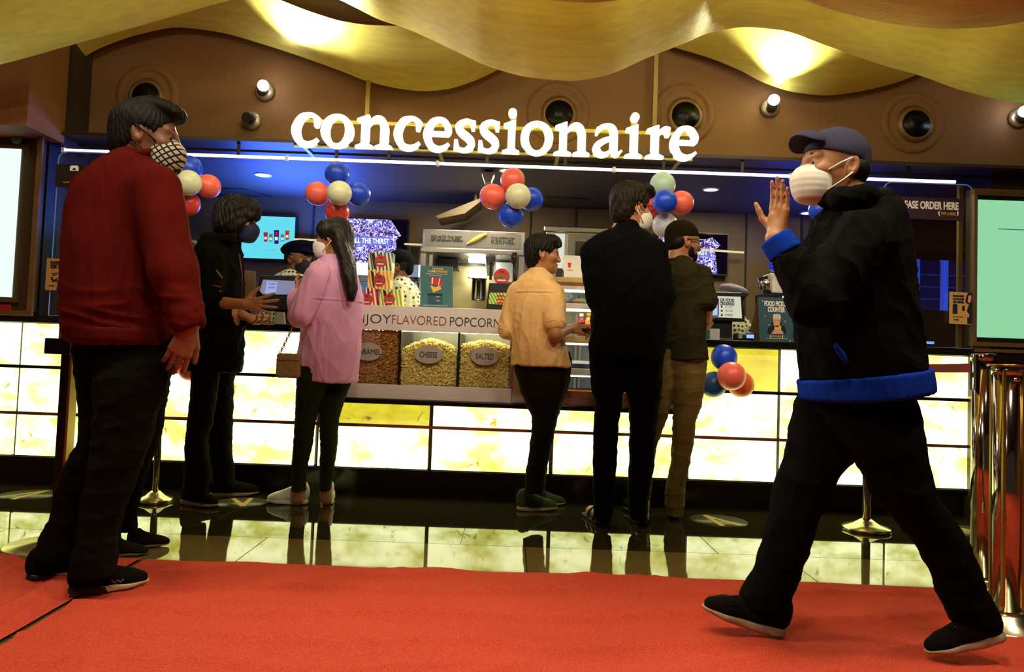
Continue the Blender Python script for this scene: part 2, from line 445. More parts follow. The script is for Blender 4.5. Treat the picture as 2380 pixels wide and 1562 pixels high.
# red carpets: two lengths with a seam between them
SE0, SE1 = FL(352, 1297), FL(-30, 1527)
SDIR = (SE1 - SE0).normalized()
def carpet(name, label, left):
    def seam_x(y): return SE0.x + (y - SE0.y) / SDIR.y * SDIR.x
    ny, nx = 190, 300
    ys = np.linspace(-1.2, 3.02, ny)
    V = []
    for j, y in enumerate(ys):
        sx = seam_x(y)
        x0, x1 = (-4.45, sx - 0.022) if left else (sx + 0.0, 4.6)
        t = np.linspace(0, 1, nx)
        t = t if not left else 1 - (1 - t)
        V.append(np.stack([x0 + (x1 - x0) * t, np.full(nx, y), np.zeros(nx)], 1))
    V = np.array(V); x = V[:, :, 0]; y = V[:, :, 1]
    p = np.stack([x, y, 0 * x], 2).reshape(-1, 3)
    if left:
        q = (p - np.array(SE0)) @ np.array([-SDIR.y, SDIR.x, 0])
        h = 0.022 * (1 - np.abs(np.sin(q * 11 + 1.4 * np.sin(p[:, 1] * 1.9)))) ** 2 + 0.012 * (1 - np.abs(np.sin(q * 23 + 2 + 1.1 * np.sin(p[:, 1] * 2.7)))) ** 2 + 0.004 * wnoise(p, (2, 2, 1), 3)
        h += 0.010
    else:
        a = np.abs(wnoise(p, (0.55, 2.6, 1), 11, 1.1)); h = 0.010 + 0.016 * np.maximum(0, 1 - a * 4.5) ** 2 + 0.004 * wnoise(p, (1.3, 4.5, 1), 12)
        h += 0.006 * np.maximum(0, 1 - np.abs(p[:, 1] - 2.98) / 0.06) * (0.5 + 0.5 * np.sin(p[:, 0] * 5))
    edge = np.clip((3.02 - p[:, 1]) / 0.03, 0, 1); h = np.maximum(h, 0.005) * (0.35 + 0.65 * edge) + 0.001
    V = V.reshape(-1, 3); V[:, 2] = h
    if True:
        far = V[:, 1] > 3.0; V[far, 1] += 0.012 * np.sin(V[far, 0] * 2.3) + 0.006 * np.sin(V[far, 0] * 7)
    idx = np.arange(nx * ny).reshape(ny, nx)
    F = np.stack([idx[:-1, :-1], idx[:-1, 1:], idx[1:, 1:], idx[1:, :-1]], -1).reshape(-1, 4)
    o = link(name, fast_mesh(name, V, F), M('red_carpet', (176, 55, 37), 0.95, spec=0.1, nscale=230, rgb2=(212, 84, 58), bump=0.6, bscale=380), loc=(0, 0, 0))
    tag(o, label, 'carpet')
carpet('carpet', 'wide red carpet across the front of the floor under the walking man', False)
carpet('carpet', 'creased red carpet length left of the seam under the maroon sweater man', True)

# counter front of glowing onyx panels
def onyx(name, yellow, s=1.0):
    m = bpy.data.materials.new(name); m.use_nodes = True
    nt = m.node_tree; L = nt.links; b = nt.nodes['Principled BSDF']; b.inputs['Base Color'].default_value = (.5, .45, .25, 1); b.inputs['Roughness'].default_value = 0.12
    tc = nt.nodes.new('ShaderNodeTexCoord'); oi = nt.nodes.new('ShaderNodeObjectInfo')
    ad = nt.nodes.new('ShaderNodeVectorMath'); ad.operation = 'ADD'; L.new(tc.outputs['Object'], ad.inputs[0])
    sc_ = nt.nodes.new('ShaderNodeVectorMath'); sc_.operation = 'SCALE'; sc_.inputs[3].default_value = 37.0
    cb = nt.nodes.new('ShaderNodeCombineXYZ'); L.new(oi.outputs['Random'], cb.inputs[0]); L.new(oi.outputs['Random'], cb.inputs[2]); L.new(cb.outputs[0], sc_.inputs[0]); L.new(sc_.outputs[0], ad.inputs[1])
    mp = nt.nodes.new('ShaderNodeMapping'); mp.inputs['Scale'].default_value = (1.6, 1, 3.2); L.new(ad.outputs[0], mp.inputs[0])
    n1 = nt.nodes.new('ShaderNodeTexNoise'); n1.inputs['Scale'].default_value = 2.3; n1.inputs['Detail'].default_value = 6; n1.inputs['Roughness'].default_value = .6; n1.inputs['Distortion'].default_value = .15; L.new(mp.outputs[0], n1.inputs['Vector'])
    n2 = nt.nodes.new('ShaderNodeTexNoise'); n2.inputs['Scale'].default_value = 13; n2.inputs['Detail'].default_value = 4; n2.inputs['Distortion'].default_value = 1.6; L.new(ad.outputs[0], n2.inputs['Vector'])
    r1 = nt.nodes.new('ShaderNodeValToRGB'); L.new(n1.outputs['Fac'], r1.inputs[0])
    e = r1.color_ramp.elements
    if yellow:
        e[0].position = .3; e[0].color = (.62, .50, .01, 1); e[1].position = .62; e[1].color = (1.0, .92, .06, 1)
        x = e.new(.8); x.color = (1.5, 1.4, .35, 1)
    else:
        e[0].position = .29; e[0].color = (1.0, .95, .10, 1); e[1].position = .405; e[1].color = (1.7, 1.75, .42, 1)
        x = e.new(.485); x.color = (2.3, 2.45, 1.0, 1); x = e.new(.60); x.color = (3.1, 3.25, 1.7, 1)
    r2 = nt.nodes.new('ShaderNodeValToRGB'); L.new(n2.outputs['Fac'], r2.inputs[0])
    r2.color_ramp.elements[0].position = .27; r2.color_ramp.elements[0].color = (.33, .26, .06, 1); r2.color_ramp.elements[1].position = .36; r2.color_ramp.elements[1].color = (1, 1, 1, 1)
    mx = nt.nodes.new('ShaderNodeMix'); mx.data_type = 'RGBA'; mx.blend_type = 'MULTIPLY'; mx.inputs[0].default_value = 1
    L.new(r1.outputs[0], mx.inputs[6]); L.new(r2.outputs[0], mx.inputs[7])
    L.new(mx.outputs[2], b.inputs['Emission Color']); b.inputs['Emission Strength'].default_value = s
    return m
ONYX = onyx('onyx_pale', False, 0.92); ONYXY = onyx('onyx_yellow', True, 0.9)
zr = [P(20, 748, YF).z, P(20, 848, YF).z, P(20, 853, YF).z, P(20, 956, YF).z, P(20, 961, YF).z, P(20, 1058, YF).z]
z_ledge = P(1000, 939, YF).z
def xat(px, py=1000, Y=YF): return P(px, py + (px - 1190) * math.tan(ROLL), Y).x
cols = [-260, 36, 250, 475, 737, 1001, 1283, 1600, 1810, 2060, 2253]
counter = thing('service_counter', 'long glowing onyx panel service counter in front of the snack kitchen', 'counter', (0, YF, 0))
X0, X1 = xat(cols[0]), xat(cols[-1])
g = 0.013
b = MB().box(X0, X1, YF + .03, YF + .10, .02, z_ledge - .01).box(X0, xat(745), YF + .03, YF + .1, z_ledge - .01, zr[0]).box(xat(1600), X1, YF + .03, YF + .1, z_ledge - .01, zr[0])
b.build('carcass', BLACK, counter)
MB().box(X0, X1, YF + .035, YF + .12, 0.0, zr[5] - .012).box(X0, X1, YF - .005, YF + .04, zr[5] - .02, zr[5] - .004).build('plinth', BLACK, counter)
for i in range(len(cols) - 1):
    xa, xb = xat(cols[i]) + g, xat(cols[i + 1]) - g
    mid = 745 < (cols[i] + cols[i + 1]) / 2 < 1600
    rows = [(zr[2], zr[3], 1), (zr[4], zr[5], 2)] if not mid else [(z_ledge, zr[3], 1), (zr[4], zr[5], 2)]
    if not mid: rows = [(zr[0], zr[1], 0)] + rows
    for zt, zb, r in rows:
        yel = (cols[i] == 737 and r == 1) or (cols[i] == 1600 and r == 0)
        MB().box(xa, xb, YF, YF + .025, zb + .004, zt - .004).build('light_panel', ONYXY if yel else ONYX, counter, loc=((xa + xb) / 2, YF, (zt + zb) / 2))
for zt, zb, xa, xb in ((zr[1], zr[2], X0, xat(745)), (zr[1], zr[2], xat(1600), X1), (zr[3], zr[4], X0, X1)):
    MB().box(xa, xb, YF - .006, YF + .02, zb - .003, zt + .003).build('metal_strip', DARKMETAL if zt == zr[1] else M('strip_steel', (150, 140, 130), .2, .9), counter)
tag(MB().box(X0 - .3, xat(800), YF - .05, 5.02, zr[0], zr[0] + .045).build('worktop', BLACK, bevel=.004), 'black stone worktop carrying the till left of the popcorn warmer', 'worktop')
tag(MB().box(xat(1601), X1, YF - .05, 5.02, zr[0], zr[0] + .045).build('worktop', BLACK, bevel=.004), 'black stone worktop carrying the food pickup sign', 'worktop')
tag(MB().box(xat(745), xat(1598), YF - .10, 5.02, z_ledge - .004, z_ledge + .026).build('worktop', BLACK, bevel=.004), 'low black stone ledge under the popcorn warmer and the pastry case', 'worktop')
ZT = zr[0] + .045; ZL = z_ledge + .026

# front wall above the opening, its lip, the ceilings and the kitchen shell
YW = 4.78
zwb = P(1190, 374, YW).z
struct('wall_front', MB().box(-4.6, 5.2, YW, YW + .12, zwb, 3.6), BROWNWALL)
struct('trim_1', MB().box(-4.6, 5.2, YW - .10, YW, zwb - .03, zwb + .015).box(-4.6, 5.2, YW - .06, YW, zwb + .015, zwb + .05), M('dark_trim', (48, 36, 17), .5))
struct('ceiling', MB().box(-6, 7, -2.5, YW + .1, 3.6, 3.7), M('lobby_ceiling', (60, 46, 25), .9))
zkc = zwb - .02
struct('ceiling_kitchen', MB().box(-4.6, 5.2, YW - .02, 6.3, zkc, zkc + .1), M('kitchen_ceiling', (66, 60, 48), .6))
struct('wall_back', MB().box(-4.6, 5.2, 6.12, 6.2, 0, 2.5), M('kitchen_wall', (86, 68, 36), .6, noise=.08, nscale=8))
struct('wall_left', MB().box(-4.6, -4.5, -2.5, 6.2, 0, 3.6), BROWNWALL)
struct('wall_right', MB().box(5.1, 5.2, -2.5, 6.2, 0, 3.6), BROWNWALL)
b = MB()
for px in (415, 725, 1230, 1335, 1732, 1860): b.box(P(px, 560, 6.12).x, P(px, 560, 6.12).x + .012, 6.105, 6.125, .9, zkc)
struct('trim_2', b, M('wall_joint', (20, 17, 11), .8))
b = MB()
for a, c in (((500, 437), (560, 437)), ((560, 437), (640, 462)), ((1265, 458), (1370, 461)), ((1260, 480), (1420, 487)), ((465, 455), (600, 455))):
    def hit(px, py):
        d = P(px, py, 1.0) - Vector((0, 0, CAM_H)); t = (zkc - CAM_H) / d.z; return Vector((d.x * t, min(d.y * t, 6.08), zkc - .002))
    b.tube([hit(*a), hit(*c)], .007, 6)
struct('trim_3', b, M('ceiling_joint', (14, 13, 10), .8))
# piers at both ends of the counter
struct('column_left', MB().box(-4.6, P(112, 500, 4.5).x, 4.47, YW + .1, ZT + .002, 2.3), M('pier_dark', (26, 21, 12), .4))
struct('column_right', MB().box(P(2240, 600, 4.9).x, 5.2, 4.62, YW + .1, 0, 2.2), M('pier_dark2', (30, 24, 14), .35, noise=.1, nscale=5))
q = [P(-40, 140, 3.9), P(70, 160, 3.9), P(66, 290, 3.9), P(-40, 300, 3.9)]
struct('column_upper', MB().box(-4.6, P(68, 200, 4.15).x, 4.15, 4.5, P(60, 292, 4.15).z, 3.4), M('bulkhead_paint', (128, 84, 40), .7))
struct('column_upper_2', MB().box(-4.6, P(150, 200, 4.5).x, 4.5, YW, P(100, 335, 4.5).z, 3.4), M('bulkhead_dark', (52, 36, 18), .8))

# ------------------------------------------------------------------ waving ceiling ribbons
def ribbon(name, label, pts, Yf, Yn, dz, mat, th=.018):
    w3 = [P(px, py, Yf) for px, py in pts]
    T = resample([(p.x, p.z) for p in w3], 160)
    nt_ = 14; v = []
    for s_ in range(nt_):
        t = s_ / (nt_ - 1); y = Yf + (Yn - Yf) * t
        for x, z in T: v.append((x, y, z + dz * t ** 1.3))
    n = len(T); N = len(v)
    v += [(x, y, z + th) for x, y, z in v]
    f = []
    for s_ in range(nt_ - 1):
        for i in range(n - 1):
            a = s_ * n + i; f.append((a, a + n, a + n + 1, a + 1)); f.append((N + a, N + a + 1, N + a + n + 1, N + a + n))
    for i in range(n - 1):
        f.append((i, i + 1, N + i + 1, N + i)); a = (nt_ - 1) * n + i; f.append((a + 1, a, N + a, N + a + 1))
    me = bpy.data.meshes.new(name); me.from_pydata(v, [], f); me.polygons.foreach_set('use_smooth', [True] * len(f)); me.update()
    bm = bmesh.new(); bm.from_mesh(me); bmesh.ops.recalc_face_normals(bm, faces=bm.faces)
    for e in bm.edges:
        if len(e.link_faces) == 2 and e.calc_face_angle() > .8: e.smooth = False
    bm.to_mesh(me); bm.free()
    return tag(link(name, me, mat, loc=(0, Yf, w3[0].z)), label, 'ceiling panel', 'wavy gold ceiling ribbons')
GOLD = M('gold_ribbon', (224, 212, 96), .36, .3, noise=.10, nscale=3.5, bump=.12, bscale=26, stretch=(1, 9, 9))
GOLD2 = M('bronze_ribbon', (232, 206, 120), .42, .35, noise=.10, nscale=3.5, bump=.1, bscale=26, stretch=(1, 9, 9))
DKBR = M('brown_ribbon', (74, 48, 24), .5, .2, noise=.15, nscale=5, stretch=(1, 8, 8))
pB = [(-160, 250), (-40, 215), (71, 180), (155, 155), (235, 111), (336, 77), (417, 64), (504, 74), (605, 101), (706, 134), (800, 168), (850, 188), (934, 207), (982, 212), (1035, 208), (1102, 188), (1180, 150), (1280, 95), (1380, 68), (1480, 82), (1580, 114), (1647, 134), (1714, 161), (1782, 195), (1849, 215), (1916, 222), (1983, 215), (2084, 192), (2135, 172), (2260, 120), (2380, 90), (2560, 130)]
pM = [(300, -120), (560, -40), (652, 0), (730, 30), (800, 50), (860, 58), (911, 60), (1000, 50), (1200, -20), (1400, -120)]
pA = [(-200, 190), (0, 150), (168, 104), (336, 57), (538, 0), (640, -22), (720, -22), (780, -4), (830, 20), (880, 45), (945, 67), (1069, 124), (1136, 155), (1237, 181), (1321, 188), (1405, 176), (1506, 134), (1600, 97), (1647, 77), (1741, 63), (1815, 70), (1916, 104), (2050, 151), (2135, 175), (2252, 215), (2380, 240), (2560, 250)]
pC = [(-200, -160), (600, -160), (1000, -60), (1200, -14), (1277, 0), (1360, 7), (1440, 0), (1600, -35), (1750, -30), (1872, 0), (1916, 17), (2017, 44), (2118, 62), (2185, 67), (2286, 64), (2380, 50), (2560, 0)]
ribbon('ceiling_ribbon', 'gold wavy ceiling ribbon against the front wall, farthest from the carpet', pB, 4.70, 3.95, .42, GOLD)
ribbon('ceiling_ribbon', 'short dark brown ceiling ribbon between two gold ones', pM, 4.0, 3.86, .5, DKBR)
ribbon('ceiling_ribbon', 'large yellow ceiling ribbon dipping lowest above the lit sign', pA, 3.80, 2.8, .45, GOLD)
ribbon('ceiling_ribbon', 'bronze ceiling ribbon at the top edge nearest the carpet', pC, 2.72, 2.0, .3, GOLD2)

# ------------------------------------------------------------------ wall fittings
def vent(px, py, label):
    c = P(px, py, YW); t = thing('jet_vent', label, 'air vent', (c.x, YW, c.z), 'round air vents on the front wall')
    s = YW / FPX
    MB().lathe([(.21, 0), (.205, -.012), (.165, -.02), (.16, -.012), (.155, -.012), (.118, -.028), (.105, -.024), (.1, .0)], c, 48, 'y').build('ring', BROWNWALL, t)
    e = c + Vector((.014, -.03, -.05))
    MB().lathe([(.125, -.0), (.12, -.03), (.10, -.045), (.092, -.045), (.088, -.03)], c + Vector((.006, 0, -.02)), 40, 'y').build('eyeball', M('vent_bronze', (120, 90, 48), .45, .3), t)
    MB().lathe([(.0, -.041), (.089, -.041), (.089, -.03)], c + Vector((.008, -.004, -.022)), 40, 'y').build('grille', M('vent_dark', (10, 14, 10), .35, .6), t)
for px, py, lb in ((343, 222, 'round bronze air vent above the maroon sweater man'), (1297, 262, 'round air vent behind the letter o of the lit sign'), (1588, 266, 'round air vent at the end of the lit sign'), (2120, 285, 'round air vent above the cap of the walking man')): vent(px, py, lb)
def wall_spot(px, py, lit, tgt, label, power, spot=70, col=(1, .96, .9)):
    c = P(px, py, YW - .06); t = thing('wall_spotlight', label, 'spotlight', (c.x, YW, c.z), 'round spotlights on the front wall')
    MB().lathe([(0, 0), (.062, 0), (.062, -.02), (.05, -.03), (0, -.03)], (c.x, YW, c.z), 32, 'y').build('wall_plate', M('spot_plate', (150, 140, 120), .35, .5), t)
    if lit:
        v = (Vector(tgt) - c).normalized()
    else: v = Vector((0, -1, -.2)).normalized()
    MB().tube([c - v * .03, c + v * .045], .034, 20).build('lamp_head', M('spot_body', (96, 90, 84), .3, .7) if lit else BLACKPL, t)
    if lit:
        MB().ball(c + v * .05, .036, 20, 12).build('bulb', EM('spot_bulb', (235, 238, 255), 40), t)
        lamp('spot_beam', 'SPOT', c + v * .09, tgt, power, col, .03, spot, .7)
wall_spot(610, 207, True, P(640, 70, 4.05), 'glaring lit spotlight on the wall left of the sign', 270, 120)
wall_spot(1795, 245, True, P(1832, 120, 4.3), 'lit spotlight tilted up on the wall right of the sign', 270, 115)
wall_spot(2378, 270, True, P(2420, 120, 4.2), 'spotlight cut off by the right picture edge', 40, 100)
wall_spot(579, 275, False, None, 'small unlit black spotlight left of the sign', 0)
for px, pt, pb, lb in ((856, 172, 278, 'steel hanger post of the sign above its first letter n'), (1523, 122, 300, 'steel hanger post of the sign above its letter r')):
    a, c = P(px + 2, pt, YW - .08), P(px - 2, pb, YW - .08)
    tag(MB().box(a.x - .014, a.x + .014, YW - .095, YW - .065, c.z, a.z + .3).build('sign_hanger', M('hanger_paint', (150, 128, 60), .4, .3)), lb, 'hanger', 'sign hanger posts')

# ------------------------------------------------------------------ the lit sign: hand-drawn serif letters
def crom(pts, n=10):
    pts = [np.array(p, float) for p in pts]; o = []
    for i in range(len(pts) - 1):
        p0 = pts[max(i - 1, 0)]; p1, p2 = pts[i], pts[i + 1]; p3 = pts[min(i + 2, len(pts) - 1)]
        for k in range(n):
            t = k / n; o.append(.5 * (2 * p1 + (p2 - p0) * t + (2 * p0 - 5 * p1 + 4 * p2 - p3) * t**2 + (3 * p1 - p0 - 3 * p2 + p3) * t**3))
    o.append(pts[-1]); return o
def arc(cx, cy, rx, ry, a0, a1, n=40): return [(cx + rx * math.cos(math.radians(a0 + (a1 - a0) * i / n)), cy + ry * math.sin(math.radians(a0 + (a1 - a0) * i / n))) for i in range(n + 1)]
def glyph(ch):
    """list of shapes: ('s', stroke points x,y,half width) or ('p', polygon) or ('o', outer, inner)"""
    foot = lambda x0, x1, a, b_: ('p', [(x0, 0), (x1, 0), (x1, .06), (b_, .13), (a, .13), (x0, .06)])
    flag = ('p', [(.17, .80), (.41, .80), (.41, 1.04), (.36, 1.04), (.03, .91), (.03, .83)])
    stem = ('p', [(.17, .05), (.41, .05), (.41, .9), (.17, .9)])
    if ch == 'c': return .92, [('s', [(.80, .86, .085), (.66, .965, .065), (.5, .985, .062), (.28, .87, .10), (.135, .5, .13), (.26, .15, .115), (.5, .05, .085), (.70, .11, .062), (.84, .22, .045)]), ('p', [(.90, .88), (.82, .60), (.71, .60), (.69, .85), (.80, .93)])]
    if ch == 'o': return 1.0, [('o', arc(.5, .5, .50, .535, 0, 360), arc(.5, .5, .245, .40, 0, 360))]
    if ch == 'n': return 1.14, [stem, flag, foot(.0, .55, .17, .41), foot(.6, 1.13, .76, 1.0), ('s', [(.38, .70, .03), (.5, .86, .06), (.66, .93, .10), (.80, .86, .12), (.875, .66, .125), (.88, .4, .125), (.88, .06, .125)])]
    if ch == 'e': return .90, [('s', [(.78, .53, .10), (.80, .70, .11), (.68, .91, .095), (.5, .985, .065), (.28, .87, .10), (.135, .5, .13), (.26, .15, .115), (.5, .05, .085), (.70, .11, .062), (.84, .22, .045)]), ('p', [(.15, .465), (.82, .465), (.88, .53), (.88, .59), (.15, .60)])]
    if ch == 's': return .70, [('s', [(.60, .90, .07), (.40, .965, .06), (.20, .86, .09), (.165, .72, .115), (.27, .58, .12), (.44, .45, .12), (.555, .31, .12), (.53, .14, .10), (.35, .04, .06), (.12, .09, .06)]), ('p', [(.68, .97), (.66, .68), (.55, .68), (.50, .90), (.58, .98)]), ('p', [(.02, .03), (.03, .36), (.14, .36), (.20, .12), (.1, .02)])]
    if ch == 'i': return .55, [stem, flag, foot(0, .55, .17, .41), ('o', arc(.30, 1.27, .138, .138, 0, 360), None)]
    if ch == 'a': return .93, [('s', [(.62, .60, .055), (.36, .50, .075), (.16, .34, .10), (.135, .18, .12), (.28, .06, .085), (.45, .09, .06), (.6, .22, .04)]), ('s', [(.15, .80, .07), (.28, .93, .06), (.46, .975, .065), (.60, .90, .10), (.655, .72, .12), (.66, .4, .12), (.665, .18, .115), (.74, .07, .075), (.84, .13, .045), (.91, .20, .03)]), ('p', [(.08, .68), (.17, .68), (.24, .88), (.14, .93), (.10, .86)])]
    if ch == 'r': return .78, [stem, flag, foot(0, .57, .17, .41), ('s', [(.38, .68, .03), (.46, .84, .06), (.60, .93, .075), (.72, .91, .08)]), ('p', [(.77, .98), (.74, .69), (.62, .69), (.57, .88), (.66, .99)])]
def build_sign():
    YS = 4.44
    boxes = [('c', 68, 385, 0), ('o', 383, 733, 0), ('n', 757, 1153, 0), ('c', 1160, 1470, 0), ('e', 1475, 1775, 0), ('s', 1800, 2040, 0), ('s', 2060, 2298, 0),
             ('i', 172, 357, 1), ('o', 365, 715, 1), ('n', 723, 1108, 1), ('a', 1133, 1455, 1), ('i', 1480, 1665, 1), ('r', 1703, 1965, 1), ('e', 1960, 2258, 1)]
    zb = P(1188, 354.5, YS).z; xh = 75.5 * YS / FPX
    root = thing('illuminated_sign', 'glowing white letters spelling concessionaire above the counter', 'sign', (P(1150, 340, YS).x, YS, zb))
    LET = [EM('letter_glow', (255, 246, 208), 1.9), EM('letter_back_glow', (255, 226, 120), 5.0)]
    SIDE = M('letter_side', (190, 170, 70), .4)
    for ch, a, b_, z2 in boxes:
        off = 660 if z2 == 0 else 1130
        xa = P(off + a / 4.577, 320, YS).x; xb = P(off + b_ / 4.577, 320, YS).x
        wd, shapes = glyph(ch); sx = (xb - xa) / wd
        m = MB(); m2 = MB(); d = .045
        def tr(p): return (xa + p[0] * sx, zb + p[1] * xh)
        for sh in shapes:
            if sh[0] == 'p': m.prism([tr(p) for p in sh[1]], YS, YS + d)
            elif sh[0] == 'o':
                n = len(sh[1]) - 1
                if sh[2] is None: m.prism([tr(p) for p in sh[1][:-1]], YS, YS + d)
                else:
                    A = [tr(p) for p in sh[1][:-1]]; B = [tr(p) for p in sh[2][:-1]]
                    v = [(p[0], YS, p[1]) for p in A + B] + [(p[0], YS + d, p[1]) for p in A + B]; f = []
                    for i in range(n):
                        j = (i + 1) % n; f += [(i, j, n + j, n + i), (2 * n + j, 2 * n + i, 3 * n + i, 3 * n + j), (j, i, 2 * n + i, 2 * n + j), (n + i, n + j, 3 * n + j, 3 * n + i)]
                    m.add(v, f)
            else:
                c = crom(sh[1]); Lp = []; Rp = []
                for i, p in enumerate(c):
                    t = c[min(i + 1, len(c) - 1)][:2] - c[max(i - 1, 0)][:2]; t = t / (np.linalg.norm(t) + 1e-9); nn = np.array([-t[1], t[0]])
                    Lp.append(tr(p[:2] + nn * p[2])); Rp.append(tr(p[:2] - nn * p[2]))
                n = len(c); v = [(p[0], YS, p[1]) for p in Lp + Rp] + [(p[0], YS + d, p[1]) for p in Lp + Rp]; f = []
                for i in range(n - 1):
                    f += [(i, i + 1, n + i + 1, n + i), (2 * n + i + 1, 2 * n + i, 3 * n + i, 3 * n + i + 1), (i + 1, i, 2 * n + i, 2 * n + i + 1), (n + i, n + i + 1, 3 * n + i + 1, 3 * n + i)]
                f += [(0, n, 3 * n, 2 * n), (n - 1, 2 * n - 1 + 0, 4 * n - 1, 3 * n - 1)]
                m.add(v, f)
        lo = m.build('letter', LET, root, loc=((xa + xb) / 2, YS, zb), merge=False)
        for p_ in lo.data.polygons:
            if abs(p_.normal.y) > .9 and p_.center.y > d * .5: p_.material_index = 1  # hidden back faces glow stronger, added to light the wall behind
    RAIL = M('sign_rail', (176, 160, 60), .4, .4)
    xl, xr = P(678, 300, YS).x, P(1615, 330, YS).x
    for h in (.80, .02): MB().box(xl, xr, YS + .05, YS + .075, zb + h * xh, zb + (h + .11) * xh).build('rail', RAIL, root)
    for px in (1193, 1477): MB().box(P(px, 280, YS).x - .02, P(px, 280, YS).x + .02, YS + .046, YS + .06, zb + .85 * xh, zb + 1.2 * xh).build('bracket', RAIL, root)
    for px in (700, 1020, 1300, 1590): MB().box(P(px, 300, YS).x - .012, P(px, 300, YS).x + .012, YS + .07, YW - .02, zb + .04 * xh, zb + .1 * xh).build('arm', RAIL, root)
build_sign()

# LED tubes along the lip
YL = 4.50
xl0 = [145, 664, 1014, 1424, 1835, 2222]
names = ['LED tube over the first balloon cluster from the left end', 'LED tube over the second balloon cluster', 'LED tube under the middle of the sign', 'LED tube under the last letters of the sign', 'LED tube over the walking man in the cap']
for i in range(5):
    def lp(px): return P(px, 347 + (px - 145) * (425 - 347) / 2075, YL)
    a, c = lp(xl0[i] + 2), lp(xl0[i + 1] - 2); zz = lp(1190).z
    t = thing('led_tube', names[i], 'light', (a.x, YL, zz), 'LED tubes along the wall lip')
    MB().tube([(a.x, YL, zz), (c.x, YL, zz)], .0095, 12).build('tube', EM('led_white', (255, 248, 225), 2.6), t)
    MB().box(a.x - .006, a.x + .012, YL - .012, YL + .012, zz - .016, zz + .016).build('end_cap', WHITEP, t)
    MB().box(a.x + .3, a.x + .32, YL - .004, YL + .004, zz, zkc).build('clip', DARKMETAL, t)
    MB().box(c.x - .3, c.x - .28, YL - .004, YL + .004, zz, zkc).build('clip', DARKMETAL, t)
struct('trim_4', MB().box(-4.0, 4.6, YL - .03, YW, zkc, zkc + .02), M('dark_trim', (48, 36, 17), .5))
# ------------------------------------------------------------------ popcorn warmer in the middle of the counter
def wx(px, py, Y): return P(px, py, Y).x
YD = 4.43
def zr_(py, Y=YD, px=1000): return P(px, py, Y).z
xa, xb = wx(800, 820, YD), wx(1192, 830, YD)
zt, zh, zs, zl = zr_(714), zr_(771), zr_(897), ZL + .001
warm = thing('popcorn_warmer', 'silver glass fronted warmer filled with three kinds of popcorn', 'popcorn warmer', ((xa + xb) / 2, YD, zl))
MB().box(xa, xb, YD, YD + .03, zh, zt).build('header_panel', SILVER, warm, bevel=.002)
MB().box(xa, xb, YD + .03, 4.98, zt - .02, zt).build('top_slab', SILVER, warm)
MB().box(xa, xb, YD, 4.98, zl, zs).build('sill', SILVER, warm, bevel=.002)
MB().box(xa, xb, 4.95, 4.98, zs, zt - .02).build('back_panel', STEEL, warm)
xd = [xa + .012, wx(928, 830, YD), wx(1065, 830, YD), xb - .012]
for i, x in enumerate(xd):
    MB().box(x - .006 if i else xa, x + .006 if i < 3 else xb, YD + .004, 4.95, zs, zh).build('divider', STEEL if i in (0, 3) else DARKMETAL, warm)
MB().box(xb, wx(1226, 830, YD), YD + .02, 4.98, zl, zr_(775)).build('end_panel', SILVER, warm, bevel=.003)
MB().box(xa + .02, xb - .02, YD + .05, YD + .09, zh + .0, zh + .012).build('heat_lamp', EM('warmer_lamp', (255, 246, 205), 16.0), warm)
hdr = warm
text(warm, 'ENJOY', wx(857, 742, YD), zr_(745, YD, 1000), YD - .002, .056, wx(908, 742, YD) - wx(806, 742, YD), INK, bold=-.02)
text(warm, 'FLAVORED', wx(974, 745, YD), zr_(745, YD, 1000), YD - .002, .056, wx(1037, 742, YD) - wx(911, 742, YD), M('rust_ink', (128, 52, 22), .7), bold=-.02)
text(warm, 'POPCORN', wx(1105, 745, YD), zr_(745, YD, 1000), YD - .002, .056, wx(1164, 742, YD) - wx(1046, 742, YD), INK, bold=-.02)
ICO = None
